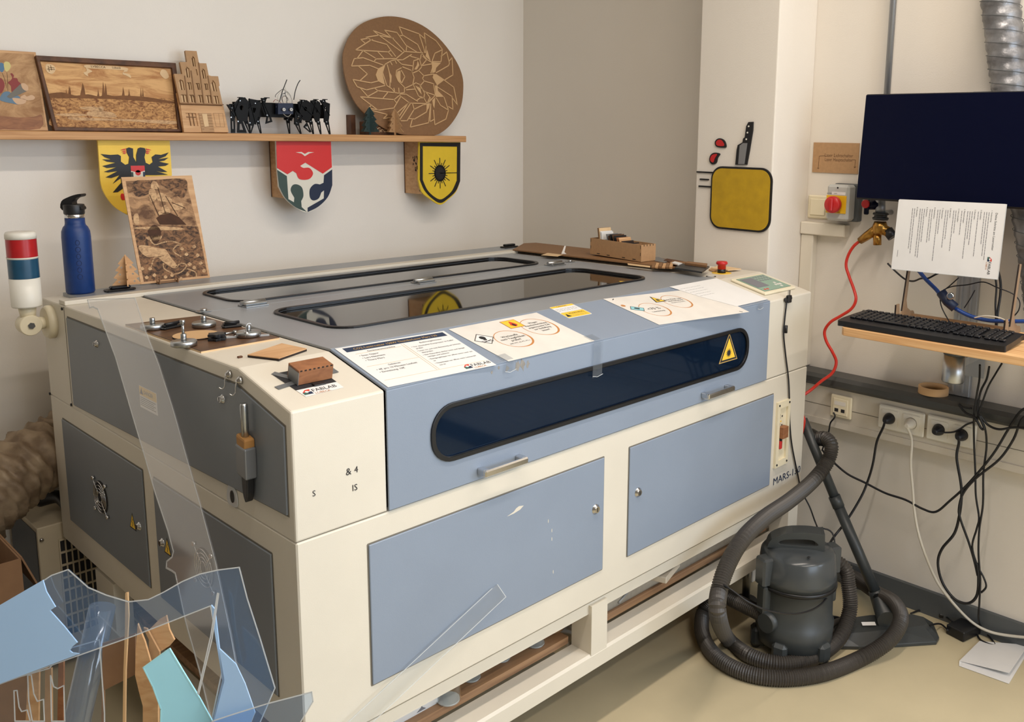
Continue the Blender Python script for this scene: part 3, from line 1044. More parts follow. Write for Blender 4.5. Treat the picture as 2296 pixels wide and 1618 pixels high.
def textlines(mb, f, rows, w=0.0012, mm='ink_grey'):
    """rows of tiny unreadable print: (a0, a1, b)"""
    mb.m(mm)
    rr = random.Random(len(rows) * 7 + 3)
    for a0, a1, b_ in rows:
        a = a0
        while a < a1:
            l = rr.uniform(0.005, 0.016)
            mb.line(f, [(a, b_), (min(a + l, a1), b_)], w, 0.0003, 0.0005)
            a += l + 0.003


# sheet 1: machine sheet with navy header
f, L = sheet((870, 868), (1113, 818), .297, .21, '')
Wd, Hd = L, sl - 0.004
s1 = MB().m('paper_white').plate(f, [(0, 0), (Wd, 0), (Wd, Hd), (-0.006, Hd)], 0, 0.0003)
s1.m('ink_navy').plate(f, [(0.008, Hd - 0.026), (Wd - 0.008, Hd - 0.026), (Wd - 0.008, Hd - 0.006), (0.008, Hd - 0.006)], 0.0003, 0.0005)
s1.m('ink_gold').text('CO2-Lasercutter 150W ThunderLaser Mars 130', f, 0.028, Hd - 0.021, 0.0125, 0.0007, squeeze=0.86)
s1.m('ink_gold').line(f, [(0.137, 0.030), (0.137, Hd - 0.03)], 0.0008, 0.0003, 0.0005)
s1.line(f, [(0.143, 0.030), (0.143, Hd - 0.03)], 0.0008, 0.0003, 0.0005)
s1.line(f, [(0.01, 0.028), (Wd - 0.01, 0.028)], 0.0006, 0.0003, 0.0005)
s1.line(f, [(0.01, 0.095), (0.135, 0.095)], 0.0006, 0.0003, 0.0005)
s1.line(f, [(0.02, Hd - 0.040), (0.13, Hd - 0.040)], 0.0006, 0.0003, 0.0005)
s1.m('ink_black')
for a_, b_, t_, z in ((0.05, Hd - 0.038, 'Geräteverantwortliche', 0.008), (0.022, Hd - 0.054, '• Sven Oppor', 0.009), (0.022, Hd - 0.066, '• Lars Neumann', 0.009), (0.022, Hd - 0.078, '• Thore Merz', 0.009),
                      (0.055, 0.085, 'Gebühren', 0.008), (0.020, 0.072, '• 4€ pro 10 Minuten Laufzeit', 0.009), (0.020, 0.060, '• Einweisung: 10€', 0.009),
                      (0.18, Hd - 0.040, 'Bedienungshinweise', 0.008), (0.150, Hd - 0.054, '• Vor einschalten Kompressor im Keller', 0.0075), (0.155, Hd - 0.064, 'prüfen', 0.0075),
                      (0.150, Hd - 0.076, '• Linse vor und nach Benutzung auf Schmutz', 0.007), (0.155, Hd - 0.086, 'überprüfen', 0.007), (0.150, Hd - 0.098, '• Nur Materialien dürfen Linse und Spiegel', 0.007),
                      (0.155, Hd - 0.108, 'reinigen und justieren', 0.007), (0.150, Hd - 0.120, '• Reinigungsklappe nur öffnen wenn Laser aus', 0.0068), (0.155, Hd - 0.130, 'ist', 0.0068),
                      (0.150, Hd - 0.142, '• Hauptklappe nur öffnen wenn Laserstrahl', 0.0068), (0.155, Hd - 0.152, 'aus ist', 0.0068)):
    s1.text(t_, f, a_, b_, z, 0.0006, squeeze=0.92)
logo(s1, f, Wd - 0.075, 0.008, 0.018)
s1.build('laminated_sheet', label='white laminated sheet with a navy header bar, nearest the left cabinet', cat='sheet', group='laminated sheets taped along the sloping hood')


def blob_ring(mb, f, cx, cy, rx, ry):
    """brown watercolour ring, thicker at the lower right"""
    n = 40
    o_, i_ = [], []
    for k in range(n):
        t = 2 * PI * k / n
        th = 0.0016 + 0.0028 * max(0, math.cos(t + 0.6)) ** 2
        o_.append((cx + (rx + th) * math.cos(t), cy + (ry + th) * math.sin(t)))
        i_.append((cx + (rx - th * 0.2) * math.cos(t), cy + (ry - th * 0.2) * math.sin(t)))
    mb.m('ink_brown').plate(f, o_, 0.0003, 0.0005, [i_])


f, L = sheet((1140, 810), (1333, 764), .297, .21, '')
Wd = L
s2 = MB().m('paper_creamy').plate(f, [(0, 0), (Wd, 0), (Wd - 0.01, Hd), (-0.012, Hd)], 0, 0.0003)
blob_ring(s2, f, 0.098, 0.092, 0.046, 0.045)
blob_ring(s2, f, 0.212, 0.122, 0.046, 0.048)
s2.m('ink_black').line(f, [(0.002, 0.118), (0.030, 0.146), (0.058, 0.118), (0.030, 0.090), (0.002, 0.118)], 0.0016, 0.0005, 0.0008)
s2.m('paper_white').plate(f, [(0.005, 0.118), (0.030, 0.143), (0.055, 0.118), (0.030, 0.093)], 0.0004, 0.0006)
s2.m('ink_black').plate(f, circ(0.030, 0.124, 0.008, 12, 0.009), 0.0006, 0.0008)
s2.plate(f, circ(0.030, 0.114, 0.005, 10, 0.004), 0.0006, 0.0008)
s2.line(f, [(0.016, 0.109), (0.044, 0.101)], 0.002, 0.0006, 0.0008)
s2.line(f, [(0.016, 0.101), (0.044, 0.109)], 0.002, 0.0006, 0.0008)
s2.m('ink_yellow').plate(f, [(0.135, 0.140), (0.180, 0.140), (0.180, 0.182), (0.135, 0.182)], 0.0005, 0.0008)
s2.m('ink_brown').line(f, [(0.135, 0.140), (0.180, 0.140), (0.180, 0.182), (0.135, 0.182), (0.135, 0.140)], 0.0018, 0.0008, 0.001)
s2.m('ink_red').plate(f, smooth([(0.157, 0.146), (0.167, 0.153), (0.165, 0.163), (0.158, 0.176), (0.152, 0.164), (0.148, 0.156)], 3, True), 0.0008, 0.0011)
s2.m('ink_black').plate(f, smooth([(0.157, 0.147), (0.162, 0.153), (0.157, 0.163), (0.153, 0.154)], 3, True), 0.0011, 0.0013)
for t_, a_, b_, z in (('Werkstoffe', 0.1, 0.104, 0.0115), ('nach Tauglichkeit', 0.1, 0.092, 0.0115), ('prüfen!', 0.1, 0.080, 0.0115), ('(ABS, PVC, AS, PTL, PU,..)', 0.1, 0.068, 0.0062),
                      ('Wegen', 0.214, 0.145, 0.0105), ('Rauchentwicklung', 0.214, 0.133, 0.0105), ('angemessene Zeit', 0.214, 0.121, 0.0105), ('zur Entlüftung', 0.214, 0.109, 0.0105), ('lassen!', 0.214, 0.097, 0.0105)):
    s2.m('ink_black').text(t_, f, a_, b_, z, 0.0007, 'CENTER', squeeze=0.95)
s2.build('laminated_sheet', label='cream laminated sheet with a flame sign and two brown rings', cat='sheet', group='laminated sheets taped along the sloping hood')

f, L = sheet((1478, 728), (1680, 699), .297, .21, '')
Wd = L
s3 = MB().m('paper_creamy').plate(f, [(0, 0), (Wd, 0), (Wd - 0.002, Hd), (-0.03, Hd)], 0, 0.0003)
blob_ring(s3, f, 0.072, 0.092, 0.044, 0.045)
blob_ring(s3, f, 0.192, 0.125, 0.044, 0.046)
s3.m('ink_teal').plate(f, [(-0.002, 0.11), (0.03, 0.09), (0.044, 0.108), (0.012, 0.128)], 0.0005, 0.0008)
s3.m('ink_black').line(f, [(-0.002, 0.11), (0.03, 0.09), (0.044, 0.108), (0.012, 0.128), (-0.002, 0.11)], 0.0013, 0.0008, 0.001)
s3.plate(f, [(0.012, 0.112), (0.024, 0.103), (0.030, 0.109), (0.018, 0.118)], 0.0008, 0.001)
s3.m('ink_brown').plate(f, circ(-0.006, 0.138, 0.007, 14), 0.0005, 0.0008)
s3.m('ink_black').plate(f, [(0.118, 0.134), (0.162, 0.134), (0.132, 0.176)], 0.0005, 0.0008)
s3.m('ink_yellow').plate(f, [(0.123, 0.137), (0.156, 0.137), (0.133, 0.170)], 0.0008, 0.001)
s3.m('ink_black').plate(f, star(0.137, 0.147, 0.009, 0.004, 10), 0.001, 0.0012)
for t_, a_, b_, z in (('<70 %', 0.074, 0.092, 0.019), ('Laserleistung', 0.074, 0.076, 0.009), ('Keine Metall- oder', 0.194, 0.140, 0.0095), ('Glasbearbeitung', 0.194, 0.129, 0.0095), ('(Spiegelnde Materialien)', 0.194, 0.118, 0.006)):
    s3.m('ink_black').text(t_, f, a_, b_, z, 0.0007, 'CENTER')
s3.m('ink_black').line(f, [(-0.006, 0.182), (0.002, 0.188)], 0.003, 0.0003, 0.0005)
s3.line(f, [(Wd - 0.03, 0.012), (Wd - 0.024, 0.006)], 0.003, 0.0003, 0.0005)
s3.build('laminated_sheet', label='cream laminated sheet reading <70 % with a laser triangle', cat='sheet', group='laminated sheets taped along the sloping hood')

f, L = sheet((1612, 696), (1717, 676), .2, .21, '')
f = Fr(SLF.P(HX1 - 0.205, 0.006, 0.0056), SLF.u, SLF.v)
s4 = MB().m('paper_white').plate(f, [(0.03, 0), (0.2, 0), (0.196, Hd - 0.002), (-0.05, Hd - 0.002), (-0.02, 0.10)], 0, 0.0003)
textlines(s4, f, [(0.0 - 0.03 + i * 0.004, 0.07 - i * 0.003, Hd - 0.03 - 0.016 * i) for i in range(5)], 0.0009)
s4.build('laminated_sheet', label='faded white laminated sheet beside the control panel', cat='sheet', group='laminated sheets taped along the sloping hood')
# two manufacturer stickers between the sheets
for (pa, pb, hh, lab, kk) in (((1254, 705), (1302, 694), 0.040, 'small white sticker with a yellow caution strip', 0), ((1275, 717), (1326, 706), 0.036, 'small yellow warning sticker below the white one', 1)):
    a0 = SLF.px(*pa); b0 = SLF.px(*pb)
    f = Fr(SLF.P(a0[0], a0[1], 0.0042), (1, 0, 0), SLF.v)
    L = b0[0] - a0[0]
    k = MB()
    k.m('paper_white').plate(f, rrect(0, L, 0, hh, 0.003, 3), 0, 0.0003)
    if kk == 0:
        k.m('ink_yellow').plate(f, [(0.001, 0.030), (L - 0.001, 0.030), (L - 0.001, 0.039), (0.001, 0.039)], 0.0003, 0.0005)
        k.m('ink_black').text('CAUTION', f, 0.022, 0.0315, 0.008, 0.0006)
        textlines(k, f, [(0.004, L - 0.006, 0.020 - 0.006 * i) for i in range(3)])
    else:
        k.m('ink_yellow').plate(f, rrect(0.002, L - 0.002, 0.002, hh - 0.002, 0.003, 3), 0.0003, 0.0005)
        k.m('ink_black').text('WARNING', f, 0.022, 0.020, 0.012, 0.0006)
        k.plate(f, [(0.004, 0.008), (0.020, 0.008), (0.012, 0.026)], 0.0005, 0.0007)
        textlines(k, f, [(0.022, L - 0.006, 0.013 - 0.005 * i) for i in range(2)])
    k.build('sticker', label=lab, cat='sticker', group='manufacturer stickers on the hood')
# strips of clear tape over the hood edge
for i, (px, w_, dn, lab) in enumerate(((1128, 0.03, 0.02, 'clear tape strip over the hood edge by the navy header sheet'), (1325, 0.034, 0.085, 'long clear tape strip reaching down onto the front pane'), (1690, 0.03, 0.014, 'clear tape strip over the hood edge at the far right'))):
    a_ = FRF.px(px, 800)[0]
    a_ = hit(px, 770, 1, 0).x
    k = MB().m('sticky_tape')
    f = SLF.sh(a_, 0, 0.0052)
    k.plate(f, [(0, 0), (w_, 0), (w_, 0.03), (0, 0.028)], 0, 0.0002)
    k.plate(FRF, [(a_, 1.108), (a_ + w_, 1.108), (a_ + w_ - 0.003, 1.108 - dn), (a_ - 0.003, 1.108 - dn - 0.004)], 0.0095, 0.0098)
    k.m('edge_light').line(FRF, [(a_ - 0.002, 1.108 - dn), (a_ + w_ * 0.4, 1.108 - dn - 0.004), (a_ + w_, 1.108 - dn)], 0.0012, 0.0098, 0.0101)
    k.build('tape_strip', label=lab, cat='tape', group='clear tape strips on the hood edge')

# ================================================================== left cabinet top
def onTop(px, py, h=0.0):
    f = TOPF
    a_, c_ = f.px(px, py, h)
    return a_, c_


# bottle
def lathe_thing(mb, c, prof, n=40):
    mb.lathe(c, (0, 0, 1), prof, n, True)


a_, c_ = onTop(182, 664)
zb = TOPF.P(a_, c_).z + 0.0105
bc = V3((a_, c_ + 0.195 + 0.0, zb))
bt = thing('water_bottle', 'tall blue metal water bottle with a black spout lid', 'bottle', tuple(bc))
rb = 0.0365
Hb = 0.232
k = MB().m('blue_bottle')
lathe_thing(k, bc, [(rb * 0.92, 0), (rb, 0.005), (rb, 0.158), (rb * 0.97, 0.174), (rb * 0.84, 0.186), (rb * 0.72, 0.191), (rb * 0.69, 0.196), (rb * 0.68, 0.211)])
bdy = k.build('bottle_body', parent=bt)
k = MB().m('bottle_dark')
# dark vertical lettering engraved on the curved side facing the camera
dv = (CAM - bc); dv.z = 0; dv.normalize()
side = V3((0, 0, 1)).cross(dv)
for i in range(6):
    for j in range(1):
        cz = 0.145 - i * 0.019
        pts = []
        for t in range(13):
            an = 2 * PI * t / 12
            dx = 0.006 * math.cos(an) * (1 if i % 2 else 0.8); dz = 0.007 * math.sin(an)
            q = dv * math.sqrt(rb ** 2 - (dx + 0.002) ** 2) + side * (dx + 0.002)
            pts.append(bc + q * 1.004 + V3((0, 0, cz + dz)))
        k.tube(pts, 0.0009, 5, False)
k.build('engraving', parent=bdy, label='dark engraved emblem')
k = MB().m('chrome')
lathe_thing(k, bc, [(rb * 0.66, 0.211), (rb * 0.68, 0.212), (rb * 0.68, 0.221), (rb * 0.66, 0.2215)])
k.build('steel_ring', parent=bt, label='steel neck ring')
k = MB().m('black_plastic')
lathe_thing(k, bc, [(rb * 0.70, 0.2215), (rb * 0.72, 0.224), (rb * 0.74, 0.246), (rb * 0.70, 0.249)])
camR = V3((RGT.x, RGT.y, 0)).normalized()
fh = Fr(bc + V3((0, 0, 0.245)), camR, (0, 0, 1))
k.plate(fh, smooth([(-0.026, -0.012), (-0.026, 0.012), (-0.006, 0.024), (0.014, 0.031), (0.029, 0.033), (0.028, 0.026), (0.014, 0.022), (0.004, 0.013), (0.004, 0.004), (0.010, 0.0), (0.024, 0.0), (0.024, -0.012)], 3, True), -0.013, 0.013)
k.build('spout_lid', parent=bt, label='black spout lid', bevel=0.002)


# slotted christmas trees (thin sheets crossed, on a round foot)
def tree(name, base, h, m, label, foot=True, facing=0.0, holes=True, group='slotted fir tree decorations'):
    root = thing(name, label, 'decoration', base, group)
    base = V3(base)
    w = h * 0.40
    half = [(0.09, 0.0), (0.09, 0.10), (1.0, 0.11), (0.62, 0.28), (0.86, 0.33), (0.50, 0.50), (0.72, 0.54), (0.38, 0.70), (0.52, 0.74), (0.0, 1.0)]
    half = [(x * w, y * h) for x, y in half]
    out = half + [(-x, y) for x, y in half[::-1][1:]]
    hs = []
    if holes:
        for sx in (-1, 1):
            for y, x in ((0.20, 0.5), (0.42, 0.42), (0.62, 0.3)):
                hs.append(star(sx * x * w, y * h, w * 0.09, w * 0.055, 6))
    for k_, an in enumerate((0, 90)):
        d = V3((math.cos(facing + R(an)), math.sin(facing + R(an)), 0))
        f = Fr(base + V3((0, 0, 0.003 if foot else 0)), d, (0, 0, 1))
        t = MB().m(m).plate(f, out, -0.0015, 0.0015, hs)
        t.build('tree_panel', parent=root)
    if foot:
        MB().m('char_edge').lathe(base, (0, 0, 1), [(w * 0.55, 0), (w * 0.55, 0.003)], 24).build('foot', parent=root, label='round dark foot')
    return root


a_, c_ = TOPF.px(286, 648, 0.0105)
tree('wooden_tree', tuple(TOPF.P(a_, c_, 0.0102)), 0.098, 'ply_light', 'small plywood fir tree with star cut-outs beside the blue bottle', facing=R(YAW * 57.3 - 60))

# engraved picture on a little stand
pl = [(272, 397), (430, 393), (471, 622), (316, 637)]
bL = hit(316, 637, 1, 1.325); bR = hit(471, 622, 1, 1.325)
zb = 1.148
bL = hit(316, 637, 2, zb); bR = hit(471, 622, 2, zb)
bR = V3((bR.x, bL.y, bR.z))
tilt = R(12)
f = Fr(V3((bL.x, min(bL.y, 1.335), zb)), (1, 0, 0), (0, math.sin(tilt), math.cos(tilt)))
A = f.pts(pl)
pic = thing('engraved_picture', 'wooden panel engraved with a sailing ship and an octopus', 'picture', tuple(f.P((A[2][0] + A[3][0]) / 2, 0, 0)))
pb = MB().m('ply_light').plate(f, A, -0.004, 0)
pb.build('panel', parent=pic)
eng = bpy.data.materials.new('engraved_sea')


def engraving(name, light, dark, scale, stretch=(1, 1, 1), pos=(0.35, 0.62), dist=1.2):
    m = wood_mat(name, dark, light, scale, stretch, 0.7)
    nt = m.node_tree
    for n in nt.nodes:
        if n.bl_idname == 'ShaderNodeTexNoise':
            n.inputs['Distortion'].default_value = dist
            n.inputs['Detail'].default_value = 12
            n.inputs['Roughness'].default_value = 0.68
        if n.bl_idname == 'ShaderNodeValToRGB':
            n.color_ramp.elements[0].position = pos[0]
            n.color_ramp.elements[1].position = pos[1]
    return m


engraving('engr_sky', (200, 160, 116), (150, 108, 70), 9, (1, 1, 2))
engraving('engr_storm', (190, 148, 106), (96, 64, 40), 16, (1, 1, 1.6), (0.38, 0.6))
engraving('engr_sea', (150, 108, 72), (54, 34, 20), 48, (1, 1, 1.4), (0.4, 0.6))
engraving('engr_ship', (150, 110, 76), (80, 54, 34), 50)
engraving('engr_light', (208, 170, 126), (128, 90, 58), 60, (1, 1, 2), (0.3, 0.55))
mat('engr_dark', (72, 44, 26), 0.8, nz=(60, 0.2))
mat('engr_mid', (122, 82, 50), 0.8, nz=(60, 0.15))
Z3 = lambda ps: f.pts(ps, 0, 0, 380, 4.045)
e = MB().m('engr_storm').plate(f, Z3([(1140, 105), (1680, 80), (1790, 510), (1210, 530)]), 0, 0.0003)
e.m('engr_sea').plate(f, Z3([(1205, 500), (1795, 515), (1885, 960), (1305, 1018)]), 0.0003, 0.0005)
e.build('engraved_ground', parent=pic, label='brown burnt sky and sea')
e = MB().m('engr_sea')
e.plate(f, smooth(Z3([(1210, 110), (1400, 95), (1640, 82), (1700, 130), (1660, 260), (1560, 200), (1420, 130), (1350, 220), (1230, 240)]), 4, True), 0.0005, 0.0007)
e.m('engr_ship')
e.m('engr_light')
for s_ in ([(1330, 610), (1460, 600), (1440, 640), (1350, 640)], [(1560, 320), (1640, 300), (1660, 350), (1590, 370)], [(1210, 420), (1250, 400), (1260, 490), (1220, 490)], [(1190, 530), (1500, 515), (1680, 540), (1500, 550)], [(1440, 210), (1520, 240), (1560, 290), (1430, 280)], [(1350, 190), (1400, 180), (1420, 260), (1365, 290)], [(1440, 380), (1500, 320), (1545, 390), (1440, 410)], [(1380, 110), (1420, 115), (1440, 170), (1370, 170)]):
    e.plate(f, smooth(Z3(s_), 4, True), 0.0007, 0.001)
e.m('engr_dark')
e.plate(f, Z3([(1415, 440), (1500, 380), (1560, 400), (1620, 430), (1690, 500), (1590, 500), (1450, 500)]), 0.0007, 0.001)
for ln in ([(1355, 230), (1450, 440)], [(1430, 160), (1500, 400)], [(1500, 240), (1610, 420)], [(1560, 300), (1680, 350)], [(1340, 560), (1380, 640)]):
    e.line(f, Z3(ln), 0.0022, 0.0008, 0.0011)
e.plate(f, smooth(Z3([(1340, 560), (1400, 500), (1460, 560), (1440, 650), (1390, 660)]), 4, True), 0.0007, 0.001)
e.build('engraved_ship', parent=pic, label='engraved sailing ship')
e = MB().m('engr_light')
e.plate(f, smooth(Z3([(1260, 690), (1340, 690), (1440, 715), (1500, 725), (1545, 790), (1610, 880), (1560, 890), (1470, 830), (1420, 790), (1330, 790), (1270, 740)]), 4, True), 0.0007, 0.0012)
for tn in ([(1350, 620), (1400, 680), (1480, 660), (1560, 650), (1640, 680), (1600, 690), (1570, 740), (1640, 790)], [(1460, 790), (1400, 800), (1370, 880)], [(1590, 890), (1640, 850), (1690, 870), (1640, 930), (1570, 950)], [(1480, 850), (1490, 900), (1560, 940)], [(1700, 900), (1770, 930), (1780, 970)]):
    e.line(f, smooth(Z3(tn), 4), 0.0036, 0.0007, 0.0012)
e.build('engraved_octopus', parent=pic, label='engraved octopus with curling arms')
e = MB().m('engr_light')
for c0 in ((1360, 900), (1290, 900), (1640, 990), (1720, 860), (1690, 770), (1650, 720), (1760, 700), (1820, 850), (1560, 960), (1330, 980), (1400, 960), (1500, 975), (1760, 890), (1790, 780), (1850, 920), (1700, 950)):
    e.plate(f, smooth(Z3([(c0[0] - 18, c0[1]), (c0[0], c0[1] - 20), (c0[0] + 18, c0[1]), (c0[0], c0[1] + 14)]), 3, True), 0.0007, 0.001)
e.build('engraved_shells', parent=pic, label='engraved pale shells along the lower edge')
st = MB().m('mdf_dark')
for px in (371, 428):
    o_ = hit(px, 640, 2, 1.146)
    g = Fr(V3((o_.x, f.o.y, 1.1455)), (0, -1, 0), (0, 0, 1))
    st.plate(g, [(-0.05, 0), (0.022, 0), (0.022, 0.014), (0.016, 0.014), (0.014, 0.004), (0.004, 0.004), (-0.02, 0.03), (-0.04, 0.03)], -0.0015, 0.0015)
o_ = hit(371, 640, 2, 1.146); o2 = hit(428, 640, 2, 1.146)
st.fbox(Fr(V3((o_.x, f.o.y - 0.006, 1.1455)), (1, 0, 0), (0, 0, 1)), (-0.004, o2.x - o_.x + 0.004), (0.0, 0.006), (0, 0.003))
st.fbox(Fr(V3((o_.x, f.o.y + 0.035, 1.1455)), (1, 0, 0), (0, 0, 1)), (-0.004, o2.x - o_.x + 0.004), (0.0, 0.012), (0, 0.003))
st.build('picture_stand', label='small dark wooden stand under the octopus picture', cat='stand')

# brown coated board with magnets
a_ = [TOPF.px(*p) for p in ((316, 727), (458, 712), (618, 762), (440, 795))]
bf = TOPF
BX = [(0.006, 0.575), (0.176, 0.555), (0.184, 0.180), (0.006, 0.172)]
k = MB().m('dark_ply').plate(bf, BX[::-1], 0.0035, 0.005)
k.m('pale_wood').plate(bf, BX[::-1], 0, 0.0035)
k.build('plywood_board', label='dark coated plywood board lying on the left cabinet top', cat='board')
Hq = 0.005


def magnet(px, py, label, bolt=False):
    a, c = TOPF.px(px, py, 0.012 + Hq)
    o = TOPF.P(a, c, Hq)
    r = thing('pot_magnet', label, 'magnet', tuple(o), 'round silver pot magnets on the brown board')
    k = MB().m('brushed_steel').lathe(o, TOPF.n, [(0.022, 0), (0.0262, 0.002), (0.0262, 0.010), (0.0245, 0.012), (0.006, 0.0125)], 36)
    k.build('magnet_disc', parent=r)
    k = MB().m('brushed_steel').lathe(o, TOPF.n, [(0.0058, 0.0125), (0.0058, 0.0255), (0.005, 0.0265)], 20)
    if bolt:
        k.lathe(o, TOPF.n, [(0.0028, 0.0265), (0.0028, 0.047)], 14)
        k.lathe(o, TOPF.n, [(0.0052, 0.047), (0.0052, 0.055), (0.0046, 0.056)], 18)
    k.build('threaded_stud', parent=r)


magnet(342, 726, 'round pot magnet at the rear left, seen through the clear sheet edge')
magnet(457, 721, 'round pot magnet at the rear right corner of the brown board')
magnet(412, 763, 'round pot magnet with a tall bolt standing in it', True)
magnet(557, 742, 'round pot magnet nearest the hood with a hook in front')
a, c = TOPF.px(440, 749, Hq + 0.004)
MB().m('char_edge').lathe(TOPF.P(a, c, Hq), TOPF.n, [(0.049, 0), (0.049, 0.0025)], 40).m('mdf_line').lathe(TOPF.P(a, c, Hq), TOPF.n, [(0.0485, 0.0025), (0.0485, 0.0034)], 40).build('wooden_disc', label='flat round pale wooden disc on the brown board', cat='disc')
# small black pieces
for i, (px, py, la, lb, rot, lab) in enumerate(((384, 735, 0.028, 0.012, 20, 'black plastic clip behind the wooden disc'), (520, 733, 0.022, 0.012, -10, 'black plastic clip between disc and hood'), (487, 762, 0.022, 0.02, 30, 'black star knob in front of the wooden disc'))):
    a, c = TOPF.px(px, py, Hq)
    f = Fr(TOPF.P(a, c, Hq), TOPF.u * math.cos(R(rot)) + TOPF.v * math.sin(R(rot)), TOPF.v)
    k = MB().m('black_plastic')
    if i == 2:
        k.plate(f, smooth(star(0, 0, 0.021, 0.014, 6), 2, True), 0, 0.006)
        k.plate(f, smooth(star(0, 0, 0.021, 0.014, 6), 2, True), 0.009, 0.015)
        k.cyl(f.P(0, 0, 0.006), f.P(0, 0, 0.009), 0.012)
        k.build('star_knob', label=lab, cat='knob', bevel=0.001)
    else:
        k.fbox(f, (-la, la), (-lb, lb), (0, 0.006), bev=0.003)
        k.fbox(f, (-la * 0.9, la * 0.5), (-lb * 0.7, lb * 0.7), (0.006, 0.011), bev=0.003)
        k.cyl(f.P(-la * 0.8, -lb * 0.5, 0.012), f.P(la * 0.7, -lb * 0.5, 0.012), 0.0035, n=12)
        k.build('plastic_clip', label=lab, cat='clip', group='black plastic clips on the brown board')
# bolt lying down, clear ruler, hook
p0 = TOPF.P(*TOPF.px(492, 751, Hq + 0.004), Hq + 0.0052); p1 = TOPF.P(*TOPF.px(527, 746, Hq + 0.004), Hq + 0.0052)
d_ = (p1 - p0).normalized()
k = MB().m('brushed_steel').cyl(p0, p1, 0.0026, n=12)
k.cyl(p1 - d_ * 0.004, p1 + d_ * 0.004, 0.005, n=14)
k.build('steel_bolt', label='silver bolt lying between the disc and the hook', cat='bolt')
q0 = TOPF.px(505, 757, Hq); q1 = TOPF.px(575, 757, Hq)
k = MB().m('clear_acrylic').line(TOPF, [q0, (0.176, q1[1] + 0.006)], 0.012, Hq, Hq + 0.003)
k.m('edge_light').line(TOPF, [(q0[0], q0[1] - 0.006), (0.176, q1[1])], 0.001, Hq, Hq + 0.0032)
k.build('acrylic_strip', label='short clear acrylic strip under the screw hook', cat='strip')
a, c = TOPF.px(553, 758, Hq)


def hook(o, n_, u_, label, s=1.0, group=None):
    r = thing('screw_hook', label, 'hook', tuple(o), group)
    k = MB().m('chrome')
    k.fbox(Fr(o, u_, V3(n_).cross(V3(u_))), (-0.006 * s, 0.006 * s), (-0.005 * s, 0.005 * s), (0, 0.006 * s), bev=0.001)
    k.lathe(V3(o) + V3(n_) * 0.006 * s, n_, [(0.004 * s, 0), (0.006 * s, 0.003 * s), (0.004 * s, 0.006 * s)], 16)
    k.build('hook_base', parent=r)
    n_ = V3(n_).normalized(); u_ = V3(u_).normalized()
    pts = [V3(o) + n_ * 0.011 * s, V3(o) + n_ * 0.022 * s, V3(o) + n_ * 0.028 * s + u_ * 0.004 * s, V3(o) + n_ * 0.028 * s + u_ * 0.010 * s, V3(o) + n_ * 0.023 * s + u_ * 0.012 * s]
    MB().m('chrome').tube(smooth(pts, 5), 0.0013 * s, 8).build('hook_wire', parent=r)


hook(TOPF.P(a, c, Hq + 0.0034), TOPF.n, TOPF.u, 'small silver screw hook standing on the acrylic strip')
# two hooks with magnets hanging on the upper edge of the side
for i, (px, py) in enumerate(((517, 838), (541, 852))):
    a_, c_ = LFF.px(px, py)
    r = thing('magnet_hook', ('small silver magnet hook on the cabinet edge, the one further from the front', 'small silver magnet hook on the cabinet edge, the one nearer the front')[i], 'hook', tuple(LFF.P(a_, c_, 0.0005)), 'magnet hooks on the side edge of the machine')
    k = MB().m('chrome').lathe(LFF.P(a_, c_, 0.0005), LFF.n, [(0.008, 0), (0.008, 0.005), (0.006, 0.006), (0.003, 0.010)], 20)
    k.build('magnet_cup', parent=r)
    k = MB().m('chrome').tube(smooth([LFF.P(a_, c_, 0.009), LFF.P(a_, c_ - 0.010, 0.012), LFF.P(a_, c_ - 0.022, 0.013), LFF.P(a_ - 0.002, c_ - 0.027, 0.018), LFF.P(a_ - 0.006, c_ - 0.024, 0.022)], 5), 0.0013, 8)
    k.build('hook_wire', parent=r)
# five-sided board and crumb
A = [TOPF.px(*p, 0.003) for p in ((555, 798), (632, 772), (688, 784), (625, 806))]
k = MB().m('char_edge').plate(TOPF, A, 0.0005, 0.0045).m('ply_light').plate(TOPF, [(x * 0.996 + 0.0004, y * 0.998) for x, y in A], 0.0045, 0.006)
k.build('plywood_offcut', label='four-sided plywood offcut with charred edges', cat='offcut')
a, c = TOPF.px(538, 802)
MB().m('burnt_brown').fbox(TOPF.sh(a, c), (-0.005, 0.005), (-0.003, 0.003), (0.0, 0.004), bev=0.001).build('wood_crumb', label='tiny brown wooden crumb beside the charred offcut', cat='offcut')
